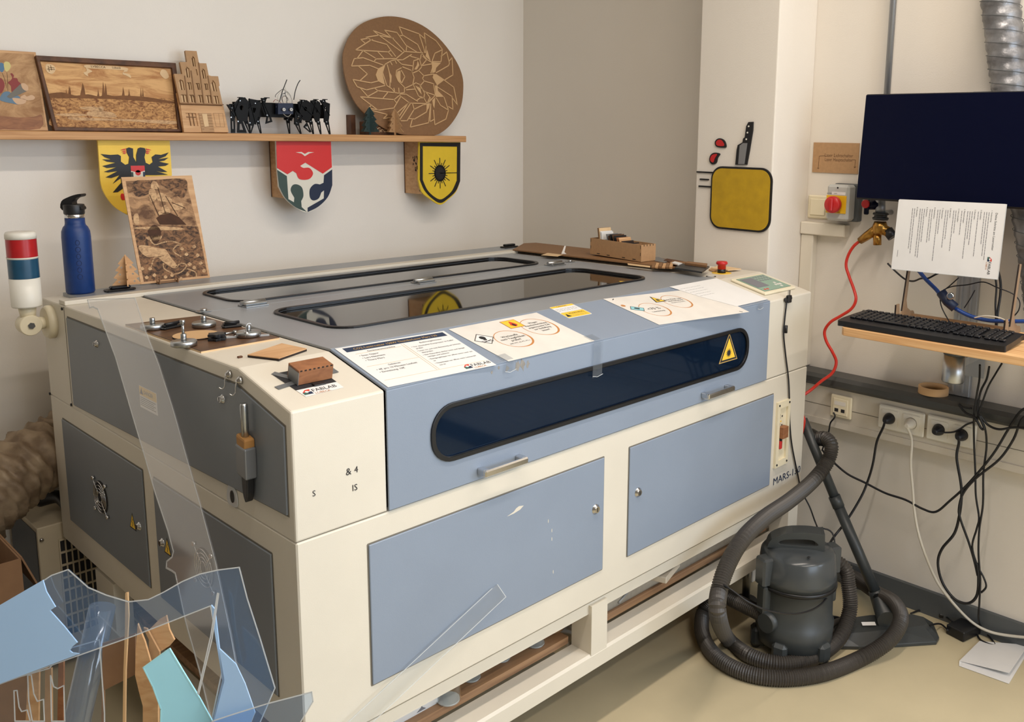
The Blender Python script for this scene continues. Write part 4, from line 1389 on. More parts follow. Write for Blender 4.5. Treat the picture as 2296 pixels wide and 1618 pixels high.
# FABLAB sticker, tape strips and the small wooden box
f0 = SLF
q = [SLF.px(*p) for p in ((683, 888), (770, 868), (738, 826), (652, 843))]
ang = math.atan2(q[1][1] - q[0][1], q[1][0] - q[0][0])
fs_ = Fr(SLF.P(q[0][0], q[0][1], 0.0005), (1, 0, 0), SLF.v)
wd_ = q[1][0] - q[0][0]
hd_ = 0.105
k = MB().m('paper_white').plate(fs_, [(0, -0.004), (wd_, 0.0), (wd_ * 0.98, hd_), (-0.01, hd_)], 0, 0.0003)
k.m('ink_black').plate(fs_, [(-0.003, 0.026), (wd_, 0.026), (wd_ * 0.98, hd_), (-0.01, hd_)], 0.0003, 0.0005)
logo(k, fs_, 0.002, 0.002, 0.018)
k.build('lab_sticker', label='black and white FABLAB sticker under the small wooden box', cat='sticker')
for i, (p0, p1, lab) in enumerate((((616, 838), (660, 850), 'upper strip of grey tape left of the small wooden box'), ((624, 870), (662, 858), 'lower strip of grey tape left of the small wooden box'), ((738, 826), (751, 835), 'short strip of grey tape right of the small wooden box'))):
    a0 = SLF.px(*p0); a1 = SLF.px(*p1)
    MB().m('tape_silver').line(SLF, [a0, a1], 0.013, 0.0011 + 0.0003 * i, 0.0014 + 0.0003 * i).build('grey_tape', label=lab, cat='tape', group='grey tape strips holding the small box')
b0 = SLF.px(668, 864, 0.002); b1 = SLF.px(741, 845, 0.002)
fb = Fr(SLF.P(b0[0], b0[1], 0.0020), (1, 0, 0), SLF.v)
Lb = b1[0] - b0[0]
bxr = thing('small_wooden_box', 'small brown finger-jointed plywood box on the FABLAB sticker', 'box', tuple(fb.o))
k = MB().m('red_ply').fbox(fb, (0, Lb), (0, 0.040), (0, 0.030))
k.build('box_body', parent=bxr, bevel=0.0005)
k = MB().m('char_edge')
for i in range(8):
    x = Lb * (i + 0.25) / 8
    k.fbox(fb, (x, x + Lb / 16), (-0.0003, 0.0006), (0.0275, 0.0302))
k.build('finger_joints', parent=bxr)
MB().m('tape_silver').fbox(fb, (-0.0012, 0.0), (-0.001, 0.036), (0.0, 0.026)).build('tape_end', parent=bxr, label='grey tape over the left end')
MB().m('black_plastic').fbox(fb.sh(Lb * 0.35, -0.016, -0.0008), (0, 0.026), (0, 0.012), (0, 0.003), bev=0.001).build('cable_clip', label='flat black clip in front of the small wooden box', cat='clip')

# brush in a leather like holder on the side
t0 = LFF.px(567, 900); t1 = LFF.px(567, 975); t2 = LFF.px(566, 1115)
br = thing('brush_holder', 'tan sheath with grey tape holding a brush on the side panel', 'holder', tuple(LFF.P(t1[0], t1[1], 0.004)))
cx = t1[0]
zT, zM, zB = t1[1], t1[1] - 0.075, t2[1]
k = MB().m('brushed_steel').lathe(LFF.P(cx + 0.002, zT - 0.02, 0.016), LFF.v, [(0.0072, 0), (0.0072, t0[1] - zT + 0.014), (0.006, t0[1] - zT + 0.019)], 20)
k.build('metal_handle', parent=br, label='silver round handle')
leather = mat('tan_card', (164, 118, 62), 0.6, nz=(40, 0.1))
k = MB().m('tan_card').plate(LFF, [(cx - 0.013, zB + 0.055), (cx + 0.013, zB + 0.055), (cx + 0.017, zT), (cx - 0.017, zT + 0.006)], 0.005, 0.026)
k.build('sheath', parent=br, label='tan sheath', bevel=0.004)
k = MB().m('tape_silver').plate(LFF, [(cx - 0.018, zT - 0.075), (cx + 0.019, zT - 0.08), (cx + 0.020, zT - 0.018), (cx - 0.018, zT - 0.014)], 0.0045, 0.028)
k.build('tape_band', parent=br, label='grey tape band', bevel=0.003)
k = MB().m('black_plastic').plate(LFF, smooth([(cx - 0.012, zB + 0.056), (cx - 0.010, zB + 0.018), (cx, zB), (cx + 0.009, zB + 0.02), (cx + 0.012, zB + 0.056)], 3), 0.007, 0.022)
k.build('bristles', parent=br, label='dark bristles', bevel=0.002)

# ================================================================== right cabinet top
rb_ = [TOPF.px(*p) for p in ((1148, 568), (1235, 557), (1325, 566))]
A = [(1.637, 0.185), (1.73, 0.185), (1.85, 0.235), (1.85, 1.08), (1.73, 1.115), (1.62, 0.99)]
A = [(1.637, 0.195), (1.735, 0.187), (1.80, 0.35), (1.85, 0.60), (1.85, 1.10), (1.80, 1.12), (1.613, 0.985)]
MB().m('mdf_dark').plate(TOPF, A, 0.0125, 0.017).build('brown_board', label='large thin brown board on the right cabinet top', cat='board')
HB = 0.0172
# sample box
g0 = hit(1323, 573, 2, 1.156); g1 = hit(1437, 593, 2, 1.154); g2 = hit(1467, 587, 2, 1.154)
d0 = V3((g1.x - g0.x, g1.y - g0.y, 0))
fb = Fr(V3((g1.x, g1.y, TOPF.P(g1.x, g1.y - 0.195, HB).z + 0.0015)), -d0, V3((d0.y, -d0.x, 0)) * (1 if (V3((d0.y, -d0.x, 0)).dot(V3((1, 0, 0))) > 0) else -1))
Lb = min(d0.length, 0.30)
sb = thing('sample_box', 'long brown finger-jointed wooden box full of sample cards', 'box', tuple(fb.o))
nz_ = fb.n.z
s_ = 1 if nz_ > 0 else -1
hh = 0.060
wv = 0.072
for nm, a0, a1, b0, b1, c0, c1 in (('box_side', 0, Lb, 0, 0.003, 0, hh), ('box_side', 0, Lb, wv - 0.003, wv, 0, hh), ('box_end', 0, 0.003, 0.0031, wv - 0.0031, 0, hh), ('box_end', Lb - 0.003, Lb, 0.0031, wv - 0.0031, 0, hh), ('box_bottom', 0.0031, Lb - 0.0031, 0.0031, wv - 0.0031, 0, 0.003)):
    MB().m('mdf').fbox(fb, (a0, a1), (b0, b1), (c0 * s_, c1 * s_)).build(nm, parent=sb)
k = MB().m('char_edge')
for i in (1, 3, 6, 8):
    k.fbox(fb, (Lb * i / 10, Lb * i / 10 + 0.016), (-0.0003, 0.0005), (0.004 * s_, 0.007 * s_))
for zz in (0.02, 0.045):
    k.fbox(fb, (0.003, 0.005), (-0.0003, 0.0005), (zz * s_, (zz + 0.012) * s_))
    k.fbox(fb, (Lb - 0.005, Lb - 0.003), (-0.0003, 0.0005), (zz * s_, (zz + 0.012) * s_))
for i in range(4):
    k.fbox(fb, (-0.0003, 0.0005), (0.012 + i * 0.015, 0.015 + i * 0.015), ((hh - 0.006) * s_, (hh + 0.0001) * s_))
k.build('slot_marks', parent=sb)
rr = random.Random(4)
specs = [('mdf_dark', 0.225, 0.030), ('pale_wood', 0.218, 0.030), ('paper_white', 0.212, 0.022), ('paper_white', 0.206, 0.020), ('dull_alu', 0.165, 0.022), ('burnt_brown', 0.155, 0.018), ('black_plastic', 0.146, 0.022), ('dark_ply', 0.132, 0.022), ('black_plastic', 0.122, 0.020), ('red_ply', 0.112, 0.016), ('ply_light', 0.100, 0.016), ('char_edge', 0.088, 0.008), ('black_plastic', 0.06, 0.004), ('mdf_dark', 0.045, 0.003)]
labs = ['dark brown', 'pale wood', 'white', 'second white', 'grey metal', 'burnt brown', 'black', 'dark plywood', 'second black', 'reddish plywood', 'light plywood', 'charred', 'low black', 'low brown']
posn = ['at the far end', 'behind the white one', 'standing highest', 'just behind the highest one', 'in the middle', 'after the metal one', 'in the middle of the box', 'leaning on the black one', 'further forward', 'before the light one', 'with burnt patterns', 'lying low', 'lying low near the front end', 'nearest the front end']
for i, (mm, x, up) in enumerate(specs):
    lean = 0.35 if i > 3 else 0.15
    f = Fr(fb.P(x * Lb / 0.24 if Lb < 0.24 else x, 0.006, 0.0042 * s_), fb.v, fb.n * s_ + fb.u * lean)
    hgt = (hh + up * 1.45 - 0.006) / math.hypot(1, lean) * 1.0
    MB().m(mm).fbox(f, (0, 0.058), (0, hgt), (-0.0015, 0.0015)).build('sample_card', label='%s sample card %s in the wooden box' % (labs[i], posn[i]), cat='card', group='material sample cards in the wooden box')
# things in front of the box on the board
def flat(nm, ps, m, t, label, cat, h=HB, group=None, bevel=0.0):
    A = [TOPF.px(*p, h) for p in ps]
    k = MB().m(m).plate(TOPF, A, h, h + t)
    return k.build(nm, label=label, cat=cat, group=group, bevel=bevel)


flat('paper_scrap', [(1213, 572), (1228, 567), (1262, 571), (1250, 575)], 'pale_wood', 0.0006, 'pale paper scrap lying on the brown board near the back', 'paper')
a, c = TOPF.px(1262, 569, HB)
f = Fr(TOPF.P(a, c, HB + 0.0002), (0.8, -0.6, 0), (0.1, 0.05, 1))
k = MB().m('paper_creamy').plate(f, [(-0.006, 0), (0.014, 0), (0.006, 0.006), (0.012, 0.030), (0.006, 0.030)], 0, 0.0008)
k.build('folded_paper', label='small folded white paper strip standing on the brown board', cat='paper')
flat('wooden_ruler', [(1407, 591), (1408, 594), (1458, 600), (1458, 597)], 'pale_wood', 0.0015, 'narrow pale wooden ruler in front of the sample box', 'ruler')
zq = lambda x, y: (1140 + x / 4.1, 500 + y / 4.1)
for i, (ps, mm, t, lab) in enumerate((([zq(1340, 325), zq(1380, 318), (1500, 586), (1490, 590), (1468, 586)], 'dull_alu', 0.003, 'thin grey metal plate behind the pile of offcuts'),
                                   ([(1487, 586), (1495, 581), (1532, 587), (1520, 592)], 'burnt_brown', 0.003, 'brown patterned wooden sample by the grey plate'),
                                   ([(1500, 593), (1508, 588), (1552, 591), (1545, 597)], 'mdf_dark', 0.006, 'brown slab at the back of the offcut pile'))):
    flat('wood_sample', ps, mm, t, lab, 'sample', group='offcuts piled in front of the sample box')
for i in range(6):
    x0 = 1460 + i * 8
    flat('notched_stick', [(x0, 601 + i * 0.2), (x0 + 4, 592), (x0 + 10, 593), (x0 + 7, 602 + i * 0.2)], 'ply_light' if i % 2 else 'mdf_dark', 0.004 + 0.0015 * (i % 3), ['first', 'second', 'third', 'fourth', 'fifth', 'sixth'][i] + ' little wooden block from the ruler in the loose row', 'block', group='little wooden blocks in a loose row')
flat('white_token', [(1506, 591), (1513, 588), (1530, 592), (1520, 595)], 'paper_white', 0.004, 'small white plastic token between box and black tile', 'token', h=HB + 0.0065)
flat('black_tile', [(1512, 603), (1530, 594), (1591, 600), (1574, 613)], 'dark_plastic', 0.006, 'flat black engraved tile at the front of the brown board', 'tile', h=HB + 0.002, bevel=0.001)
flat('brown_slab', [(1535, 593), (1542, 590), (1586, 595), (1584, 600)], 'mdf_dark', 0.007, 'brown wooden slab behind the black tile', 'sample', h=HB + 0.0085)
flat('patterned_plywood', [(1589, 606), (1596, 601), (1612, 606), (1601, 610)], 'ply_light', 0.004, 'small light plywood piece with a cut pattern by the stop button', 'sample', h=0.001)
flat('plywood_square', [(1594, 603), (1612, 596), (1662, 604), (1632, 607)], 'pale_wood', 0.003, 'pale thin plywood square behind the red stop button', 'sample', h=0.0055)

# usb cable with a black plug, held on the front of the right cabinet
u0 = FRF.px(1765, 668)
ub = thing('cable_with_plug', 'black cable with a plug hanging over the right cabinet front', 'cable', tuple(FRF.P(u0[0], u0[1], 0.006)))
a_, c_ = u0
k = MB().m('black_plastic').fbox(FRF, (a_ - 0.010, a_ + 0.010), (c_ - 0.014, c_ + 0.010), (0.001, 0.012), bev=0.002)
k.fbox(FRF, (a_ - 0.024, a_ - 0.008), (c_ - 0.010, c_ + 0.004), (0.001, 0.010), bev=0.003)
k.fbox(FRF, (a_ + 0.008, a_ + 0.017), (c_ - 0.006, c_ + 0.005), (0.001, 0.010), bev=0.003)
k.build('plug_body', parent=ub)
MB().m('chrome').fbox(FRF, (a_ - 0.005, a_ + 0.006), (c_ + 0.010, c_ + 0.026), (0.003, 0.008), bev=0.001).build('plug_tip', parent=ub, label='silver plug tip')
cab = [(1765, 672), (1763, 684), (1759, 720), (1757, 750), (1762, 800), (1768, 850), (1770, 900), (1771, 950), (1776, 1000), (1790, 1070), (1797, 1100)]
pts = [FRF.P(*FRF.px(*p, 0.006), 0.006) for p in cab]
q_ = [hit(1815, 1135, 1, -0.03), hit(1826, 1165, 1, -0.06), hit(1832, 1180, 1, -0.09)]
MB().m('cable_black').tube(smooth(pts + q_, 6), 0.0026, 8).build('cable', parent=ub)
a2, c2 = FRF.px(1758, 737)
MB().m('black_plastic').cyl(FRF.P(a2, c2 - 0.012, 0.0062), FRF.P(a2, c2 + 0.012, 0.0062), 0.0058, n=16).build('ferrite_core', parent=ub)
# ================================================================== the wall shelf and what stands on it
YS = 1.525
ZSH0, ZSH1 = 1.566, 1.591
MB().m('shelf_wood').fbox(Fr((0, 0, 0), (1, 0, 0), (0, 1, 0)), (-1.6, hit(1046, 316, 1, YS).x), (YS, YB - 0.0005), (ZSH0, ZSH1), bev=0.002).build('wall_shelf', label='long light wooden wall shelf above the machine', cat='shelf')
ZT = ZSH1 + 0.0005


def lean(y0, h, dy):
    """plane leaning back to the wall: foot at y0 on the shelf, dy further back at height h"""
    return Fr((0, y0, ZT), (1, 0, 0), (0, dy, h))


# cartoon panel at the left
f = lean(1.585, 0.30, 0.075)
zz_ = lambda ps: f.pts(ps, 0, 0, 90, 7.355)
A = f.pts([(-70, 108), (80, 117), (108, 292.5), (-40, 292)])
pc = thing('engraved_picture', 'coloured engraving of balloons and a figure with a long telescope', 'picture', tuple(f.P(A[2][0] - 0.08, 0, 0)))
MB().m('ply_light').plate(f, A, -0.006, 0).build('panel', parent=pc)
k = MB().m('engr_sky').plate(f, f.pts([(-60, 116), (76, 121), (103, 285), (-40, 286)]), 0, 0.0003)
k.build('engraved_ground', parent=pc, label='brown burnt clouds')
mat('skin_tone', (206, 170, 136), 0.6)
mat('hair_red', (140, 62, 60), 0.7)
mat('cloth_blue', (96, 124, 146), 0.6)
mat('grey_tube', (112, 108, 100), 0.6)
mat('balloon_blue', (78, 118, 152), 0.6)
mat('balloon_yellow', (208, 196, 128), 0.6)
k = MB().m('balloon_blue').plate(f, smooth(zz_([(0, 375), (50, 385), (78, 440), (50, 520), (10, 520), (-30, 440)]), 4, True), 0.0003, 0.0006)
k.m('balloon_yellow').plate(f, smooth(zz_([(100, 353), (150, 370), (178, 430), (150, 490), (110, 520), (78, 490), (62, 420), (70, 370)]), 4, True), 0.0006, 0.0009)
k.m('engr_dark').line(f, zz_([(38, 545), (75, 640), (110, 790)]), 0.0009, 0.0003, 0.0006)
k.line(f, zz_([(115, 540), (122, 640), (130, 840)]), 0.0009, 0.0003, 0.0006)
k.build('balloons', parent=pc, label='blue and yellow balloon')
k = MB().m('hair_red')
k.plate(f, smooth(zz_([(170, 555), (200, 550), (230, 590), (220, 620), (280, 630), (300, 680), (340, 720), (290, 790), (230, 840), (190, 850), (180, 760), (130, 700), (180, 660), (200, 610)]), 4, True), 0.0006, 0.0009)
k.plate(f, smooth(zz_([(0, 630), (60, 680), (75, 760), (40, 850), (0, 860)]), 4, True), 0.0006, 0.0009)
k.m('cloth_blue').plate(f, smooth(zz_([(60, 860), (150, 850), (200, 900), (300, 920), (330, 960), (340, 1050), (280, 1060), (180, 1040), (80, 1020), (0, 990), (0, 940)]), 4, True), 0.0009, 0.0012)
k.m('skin_tone').plate(f, smooth(zz_([(200, 960), (300, 960), (420, 980), (420, 1030), (360, 1058), (270, 1050)]), 4, True), 0.0012, 0.0014)
k.plate(f, smooth(zz_([(330, 950), (400, 900), (440, 930), (520, 905), (575, 945), (540, 985), (430, 990)]), 4, True), 0.0012, 0.0014)
k.m('grey_tube').plate(f, zz_([(110, 935), (340, 720), (455, 835), (170, 965)]), 0.0014, 0.0017)
k.m('skin_tone').plate(f, smooth(zz_([(345, 725), (400, 715), (455, 760), (462, 820), (430, 840), (370, 800)]), 4, True), 0.0017, 0.002)
k.build('figure', parent=pc, label='figure lying with a long grey tube')
MB().m('red_ply').plate(f, smooth(zz_([(-100, 1260), (300, 1275), (560, 1262), (690, 1235), (660, 1460), (60, 1470), (-100, 1470)]), 3, True), 0.0003, 0.0006).build('boat_hull', parent=pc, label='brown boat hull')

# framed town view
f = lean(1.570, 0.29, 0.080)
zz_ = lambda ps: f.pts(ps, 0, 0, 80, 4.045)
O_ = f.pts([(78, 125), (393, 142), (410, 296), (121, 294)])
I_ = f.pts([(89, 136.5), (384, 153), (399, 290), (128, 285)])
fp = thing('framed_picture', 'dark framed wood engraving of a town skyline with many spires', 'picture', tuple(f.P(0.2, 0, 0)))
MB().m('frame_wood').plate(f, O_, -0.012, 0.006, [I_]).build('frame', parent=fp, bevel=0.002)
engraving('engr_town', (222, 176, 120), (176, 122, 74), 7, (1, 1, 5), (0.36, 0.56), 0.8)
engraving('engr_trees', (208, 158, 100), (118, 70, 36), 60, (1, 1, 1.6), (0.38, 0.6))
MB().m('engr_town').plate(f, I_, -0.010, -0.004).build('panel', parent=fp)
k = MB().m('engr_trees')
k.plate(f, smooth(zz_([(440, 530), (560, 560), (800, 540), (1000, 555), (1300, 560), (1600, 590), (1620, 830), (1100, 830), (500, 825), (470, 700)]), 4, True), -0.004, -0.0036)
k.m('engr_mid')
spires = [(632, 450, 14), (605, 480, 10), (640, 455, 8), (755, 425, 26), (895, 480, 12), (940, 415, 12), (962, 430, 14), (1122, 460, 14), (1175, 480, 12), (1282, 470, 8), (1300, 470, 8)]
for x, y, w_ in spires:
    k.plate(f, zz_([(x - w_, 545), (x - w_ * 0.4, y + 45), (x - 2, y), (x + w_ * 0.5, y + 45), (x + w_, 550)]), -0.0036, -0.0032)
k.plate(f, smooth(zz_([(440, 525), (560, 510), (640, 528), (700, 540), (800, 528), (900, 548), (960, 530), (1040, 545), (1130, 540), (1300, 550), (1440, 570), (1590, 600), (1590, 612), (1000, 570), (450, 560)]), 3, True), -0.0036, -0.0031)
k.build('skyline', parent=fp, label='engraved skyline of spires')
k = MB().m('engr_light')
for ps in ([(720, 650), (860, 640), (930, 670), (850, 680)], [(820, 680), (1010, 690), (1050, 740), (810, 725)], [(500, 710), (700, 700), (800, 720), (640, 730)], [(640, 735), (1000, 750), (1580, 770), (1560, 800), (1100, 770), (700, 765)], [(900, 640), (940, 645), (940, 680), (905, 680)]):
    k.plate(f, smooth(zz_(ps), 4, True), -0.0036, -0.0030)
k.build('bright_fields', parent=fp, label='light river and roofs')
k = MB().m('pale_wood')
k.plate(f, smooth(zz_([(780, 262), (960, 270), (1140, 285), (1150, 310), (960, 300), (790, 290)]), 4, True), -0.0036, -0.0028)
k.plate(f, smooth(zz_([(770, 265), (790, 290), (840, 320), (800, 340), (800, 365), (760, 335), (790, 315)]), 4, True), -0.0036, -0.0027)
k.plate(f, smooth(zz_([(1145, 290), (1160, 320), (1120, 330), (1180, 350), (1190, 380), (1150, 360), (1115, 345), (1130, 310)]), 4, True), -0.0036, -0.0027)
k.build('name_banner', parent=fp, label='light name banner')
k = MB().m('pale_wood')
k.plate(f, smooth(zz_([(425, 255), (480, 262), (508, 300), (480, 342), (435, 330), (415, 290)]), 4, True), -0.0036, -0.0028)
MB().m('pale_wood').plate(f, smooth(zz_([(1470, 305), (1510, 315), (1535, 370), (1500, 388), (1455, 345)]), 4, True), -0.0036, -0.0028).build('crest', parent=fp, label='small pale crest at the right')
k.m('engr_dark')
a, c = zz_([(828, 285)])[0]
k.text('LVBECCA', f, a, c, 0.010, -0.0024)
a, c = zz_([(1020, 294)])[0]
k.text('Lübeck', f, a, c, 0.009, -0.0024)
for ps in ([(440, 275), (450, 320)], [(462, 268), (470, 310)], [(430, 300), (500, 305)], [(450, 285), (495, 290)]):
    k.line(f, zz_(ps), 0.0014, -0.0028, -0.0024)
k.build('crest', parent=fp, label='small pale crest at the left with the engraved name')

# stepped gable house
f = lean(1.546, 0.28, 0.078)
zz_ = lambda ps: f.pts(ps, 0, 380, 100, 7.705)
gh = thing('wooden_house_front', 'layered wooden model of a stepped gable house front', 'model', tuple(f.P(0.6, 0, 0)))
MB().m('ply_light').plate(f, zz_([(125, 830), (885, 870), (925, 1060), (1015, 1518), (245, 1518)]), -0.008, 0).build('back_board', parent=gh)
op = []
for pts in ([(135, 665), (165, 615), (215, 640), (245, 800), (160, 795)], [(245, 465), (280, 400), (320, 430), (335, 585), (265, 580)], [(350, 275), (385, 215), (415, 250), (435, 395), (375, 390)], [(525, 490), (560, 430), (590, 460), (615, 605), (545, 600)], [(690, 705), (735, 630), (770, 680), (800, 825), (720, 815)],
            [(285, 668), (352, 670), (372, 795), (305, 795)], [(430, 680), (495, 680), (515, 795), (470, 795)], [(575, 688), (635, 688), (650, 798), (595, 798)],
            [(175, 875), (270, 880), (290, 1010), (200, 1005)], [(318, 880), (400, 882), (422, 1012), (345, 1010)], [(470, 885), (545, 888), (565, 1015), (490, 1015)], [(605, 890), (690, 890), (705, 1025), (630, 1020)], [(738, 898), (815, 900), (840, 1035), (765, 1035)], [(430, 440), (450, 440), (470, 545), (445, 545)]):
    op.append(zz_(pts))
outl = zz_([(58, 520), (215, 525), (212, 525), (158, 316), (268, 318), (250, 118), (448, 128), (488, 335), (615, 340), (658, 556), (820, 562), (845, 715), (860, 880), (900, 1058), (165, 1035)])
outl = zz_([(58, 520), (200, 524), (158, 316), (282, 318), (250, 118), (448, 128), (488, 335), (615, 340), (658, 556), (820, 562), (845, 720), (832, 740), (900, 1058), (165, 1035)])
k = MB().m('mdf').plate(f, outl, 0.0, 0.010, op)
k.build('gable_layer', parent=gh, label='darker brick gable with arched windows', bevel=0.0006)
k = MB().m('pale_wood').plate(f, zz_([(90, 560), (200, 560), (270, 400), (340, 240), (450, 240), (610, 500), (820, 600), (890, 1050), (180, 1025)]), 0.0, 0.004)
k.build('window_layer', parent=gh, label='pale window layer')
k = MB().m('mdf_dark')
for a0, a1 in (((240, 560), (300, 1020)), ((350, 470), (430, 1020)), ((480, 330), (570, 1030)), ((640, 560), (720, 1030)), ((390, 890), (400, 900))):
    k.line(f, zz_([a0, a1]), 0.0028, 0.010, 0.0122)
k.line(f, zz_([(170, 1030), (905, 1055)]), 0.003, 0.010, 0.0125)
for pts in op[:5]:
    k.line(f, [((pts[0][0] + pts[2][0]) / 2, pts[1][1]), ((pts[3][0] + pts[4][0]) / 2, pts[3][1])], 0.0016, 0.004, 0.010)
for pts in op[5:13]:
    k.line(f, [((pts[0][0] + pts[1][0]) / 2, pts[0][1]), ((pts[2][0] + pts[3][0]) / 2, pts[2][1])], 0.0016, 0.004, 0.010)
k.build('pilasters', parent=gh, label='thin pilasters and mullions')
wn = zz_([(270, 1185), (445, 1190), (490, 1412), (300, 1405)])
dr_ = zz_([(490, 1190), (705, 1190), (765, 1518), (550, 1518)])
k = MB().m('ply_light').plate(f, zz_([(180, 1045), (922, 1065), (1015, 1518), (245, 1518)]), 0, 0.004, [wn])
k.build('ground_floor_layer', parent=gh, label='plain ground floor')
k = MB().m('mdf_dark').line(f, zz_([(330, 1190), (370, 1410)]), 0.0016, 0.0, 0.004)
k.line(f, zz_([(390, 1190), (430, 1410)]), 0.0016, 0.0, 0.004)
k.line(f, zz_([(280, 1250), (450, 1255)]), 0.0016, 0.0, 0.004)
k.m('mdf').plate(f, dr_, 0.004, 0.006)
k.m('pale_wood').plate(f, zz_([(545, 1205), (630, 1205), (665, 1420), (590, 1430)]), 0.006, 0.0075)
for i in range(6):
    k.m('mdf_dark').line(f, zz_([(640 + i * 8, 1230 + i * 48), (712 + i * 8, 1230 + i * 48)]), 0.0009, 0.006, 0.0068)
    k.line(f, zz_([(505 + i * 9, 1230 + i * 48), (540 + i * 9, 1230 + i * 48)]), 0.0009, 0.006, 0.0068)
for ps in ([(750, 1190), (910, 1195), (945, 1425), (795, 1420), (750, 1190)], [(840, 1195), (870, 1420)]):
    k.line(f, zz_(ps), 0.0007, 0.004, 0.0045)
k.build('door_and_shutter', parent=gh, label='carved door and shutter')

# black walking robot
rbx = thing('walking_robot', 'black many-legged walking robot with round white eyes and loose wires', 'robot', (hit(630, 290, 1, 1.585).x, 1.585, ZT))
fr_ = Fr((0, 1.560, 0), (1, 0, 0), (0, 0, 1))
zz_ = lambda ps, F=fr_: F.pts(ps, 0, 500, 170, 8.83)
A = zz_([(160, 525), (1080, 520), (1080, 795), (160, 820)])
xa, xb = A[0][0], zz_([(2080, 560)])[0][0]
zt_, zl_ = zz_([(760, 525)])[0][1], zz_([(760, 800)])[0][1]
k = MB().m('robot_black')
k.box((xa + 0.03, 1.562, zl_), (xb - 0.02, 1.566, zt_)).box((xa + 0.03, 1.61, zl_), (xb - 0.02, 1.614, zt_))
k.box((xa + 0.03, 1.562, zl_ - 0.002), (xb - 0.02, 1.614, zl_))
k.box((xa + 0.03, 1.562, zt_ - 0.002), (xb - 0.02, 1.614, zt_))
k.build('robot_body', parent=rbx)
def rleg(ps_up, ps_lo, y, hole=None):
    F = Fr((0, y, 0), (1, 0, 0), (0, 0, 1))
    up_ = zz_(ps_up, F)
    lo = zz_(ps_lo, F)
    for q in (up_, lo):
        pass
    lo2 = []
    for i, q in enumerate(lo):
        lo2.append((q[0], max(q[1], ZT + 0.0002)))
    ux, uy = sum(p[0] for p in up_) / len(up_), sum(p[1] for p in up_) / len(up_)
    k = MB().m('robot_black').plate(F, up_, -0.003, 0.003, [[(ux + (p[0] - ux) * 0.25, uy + 0.002 + (p[1] - uy) * 0.2) for p in up_]])
    k.line(F, [up_[0], up_[len(up_) // 2]], 0.002, 0.003, 0.006)
    k.line(F, [up_[1], up_[-1]], 0.002, 0.003, 0.007)
    k.fbox(F, (up_[1][0] - 0.006, up_[1][0] + 0.008), (up_[1][1] - 0.001, up_[1][1] + 0.0015), (-0.006, 0.008))
    cx, cy = sum(p[0] for p in lo2) / len(lo2), sum(p[1] for p in lo2) / len(lo2)
    k.plate(F, lo2, -0.002, 0.002, [[(cx + (p[0] - cx) * 0.42, cy + (p[1] - cy) * 0.5) for p in lo2]] if len(lo2) >= 3 else [])
    k.m('brushed_steel')
    for q in ((up_[0][0] * .5 + up_[2][0] * .5, up_[0][1] * .5 + up_[2][1] * .5), (lo[0][0] * .7 + lo[-1][0] * .3, lo[0][1])):
        k.cyl(F.P(q[0], q[1], 0.003), F.P(q[0], q[1], 0.006), 0.0022, n=8)
    k.build('leg', parent=rbx)


legs = [([(70, 570), (170, 565), (240, 690), (230, 820), (150, 820), (140, 680)], [(150, 820), (230, 820), (240, 1130), (160, 1130)], 1.545),
        ([(215, 560), (330, 430), (430, 425), (520, 540), (470, 900), (300, 900), (230, 700)], [(290, 900), (380, 880), (470, 1130), (280, 1125)], 1.54),
        ([(300, 530), (420, 480), (500, 540), (480, 900), (400, 900), (340, 760)], [(400, 880), (490, 900), (560, 1130), (520, 1135)], 1.625),
        ([(510, 450), (740, 490), (740, 640), (640, 960), (530, 950), (500, 640)], [(520, 930), (620, 940), (555, 1140), (525, 1140)], 1.54),
        ([(560, 560), (740, 560), (740, 800), (700, 920), (650, 920)], [(660, 900), (720, 890), (765, 1140), (735, 1140)], 1.625),
        ([(750, 440), (860, 435), (830, 540), (920, 800), (860, 800), (800, 620), (770, 520)], [(870, 780), (940, 790), (975, 910), (840, 950)], 1.54),
        ([(1200, 800), (1400, 800), (1350, 890), (1210, 870)], [(1245, 870), (1320, 870), (1330, 1145), (1305, 1145)], 1.625),
        ([(1420, 680), (1580, 800), (1540, 930), (1410, 960)], [(1410, 930), (1500, 930), (1555, 1148), (1525, 1148)], 1.54),
        ([(1480, 520), (1560, 480), (1650, 480), (1740, 540), (1760, 780), (1700, 900), (1590, 880), (1500, 700)], [(1590, 1010), (1660, 920), (1750, 1110), (1720, 1120)], 1.54),
        ([(1560, 560), (1700, 540), (1760, 800), (1750, 930), (1640, 920)], [(1700, 900), (1770, 900), (1800, 1160), (1775, 1160)], 1.60),
        ([(1730, 490), (1830, 470), (1920, 530), (1920, 760), (1900, 920), (1840, 920), (1770, 760)], [(1850, 910), (1920, 900), (1948, 1155), (1925, 1155)], 1.54),
        ([(1915, 485), (2010, 470), (2030, 520), (2110, 550), (2100, 780), (2080, 920), (2000, 920), (1990, 700), (1960, 560)], [(2010, 910), (2090, 900), (2130, 1158), (2100, 1158)], 1.54)]
for l in legs:
    rleg(*l)
F = Fr((0, 1.535, 0), (1, 0, 0), (0, 0, 1))
z2_ = lambda ps: zz_(ps, F)
hq = z2_([(1090, 540), (1390, 540), (1390, 760), (1090, 760)])
k = MB().m('shield_navy').plate(F, hq, -0.02, 0)
hd_o = k.build('robot_head', parent=rbx, label='dark blue sensor board head', bevel=0.0008)
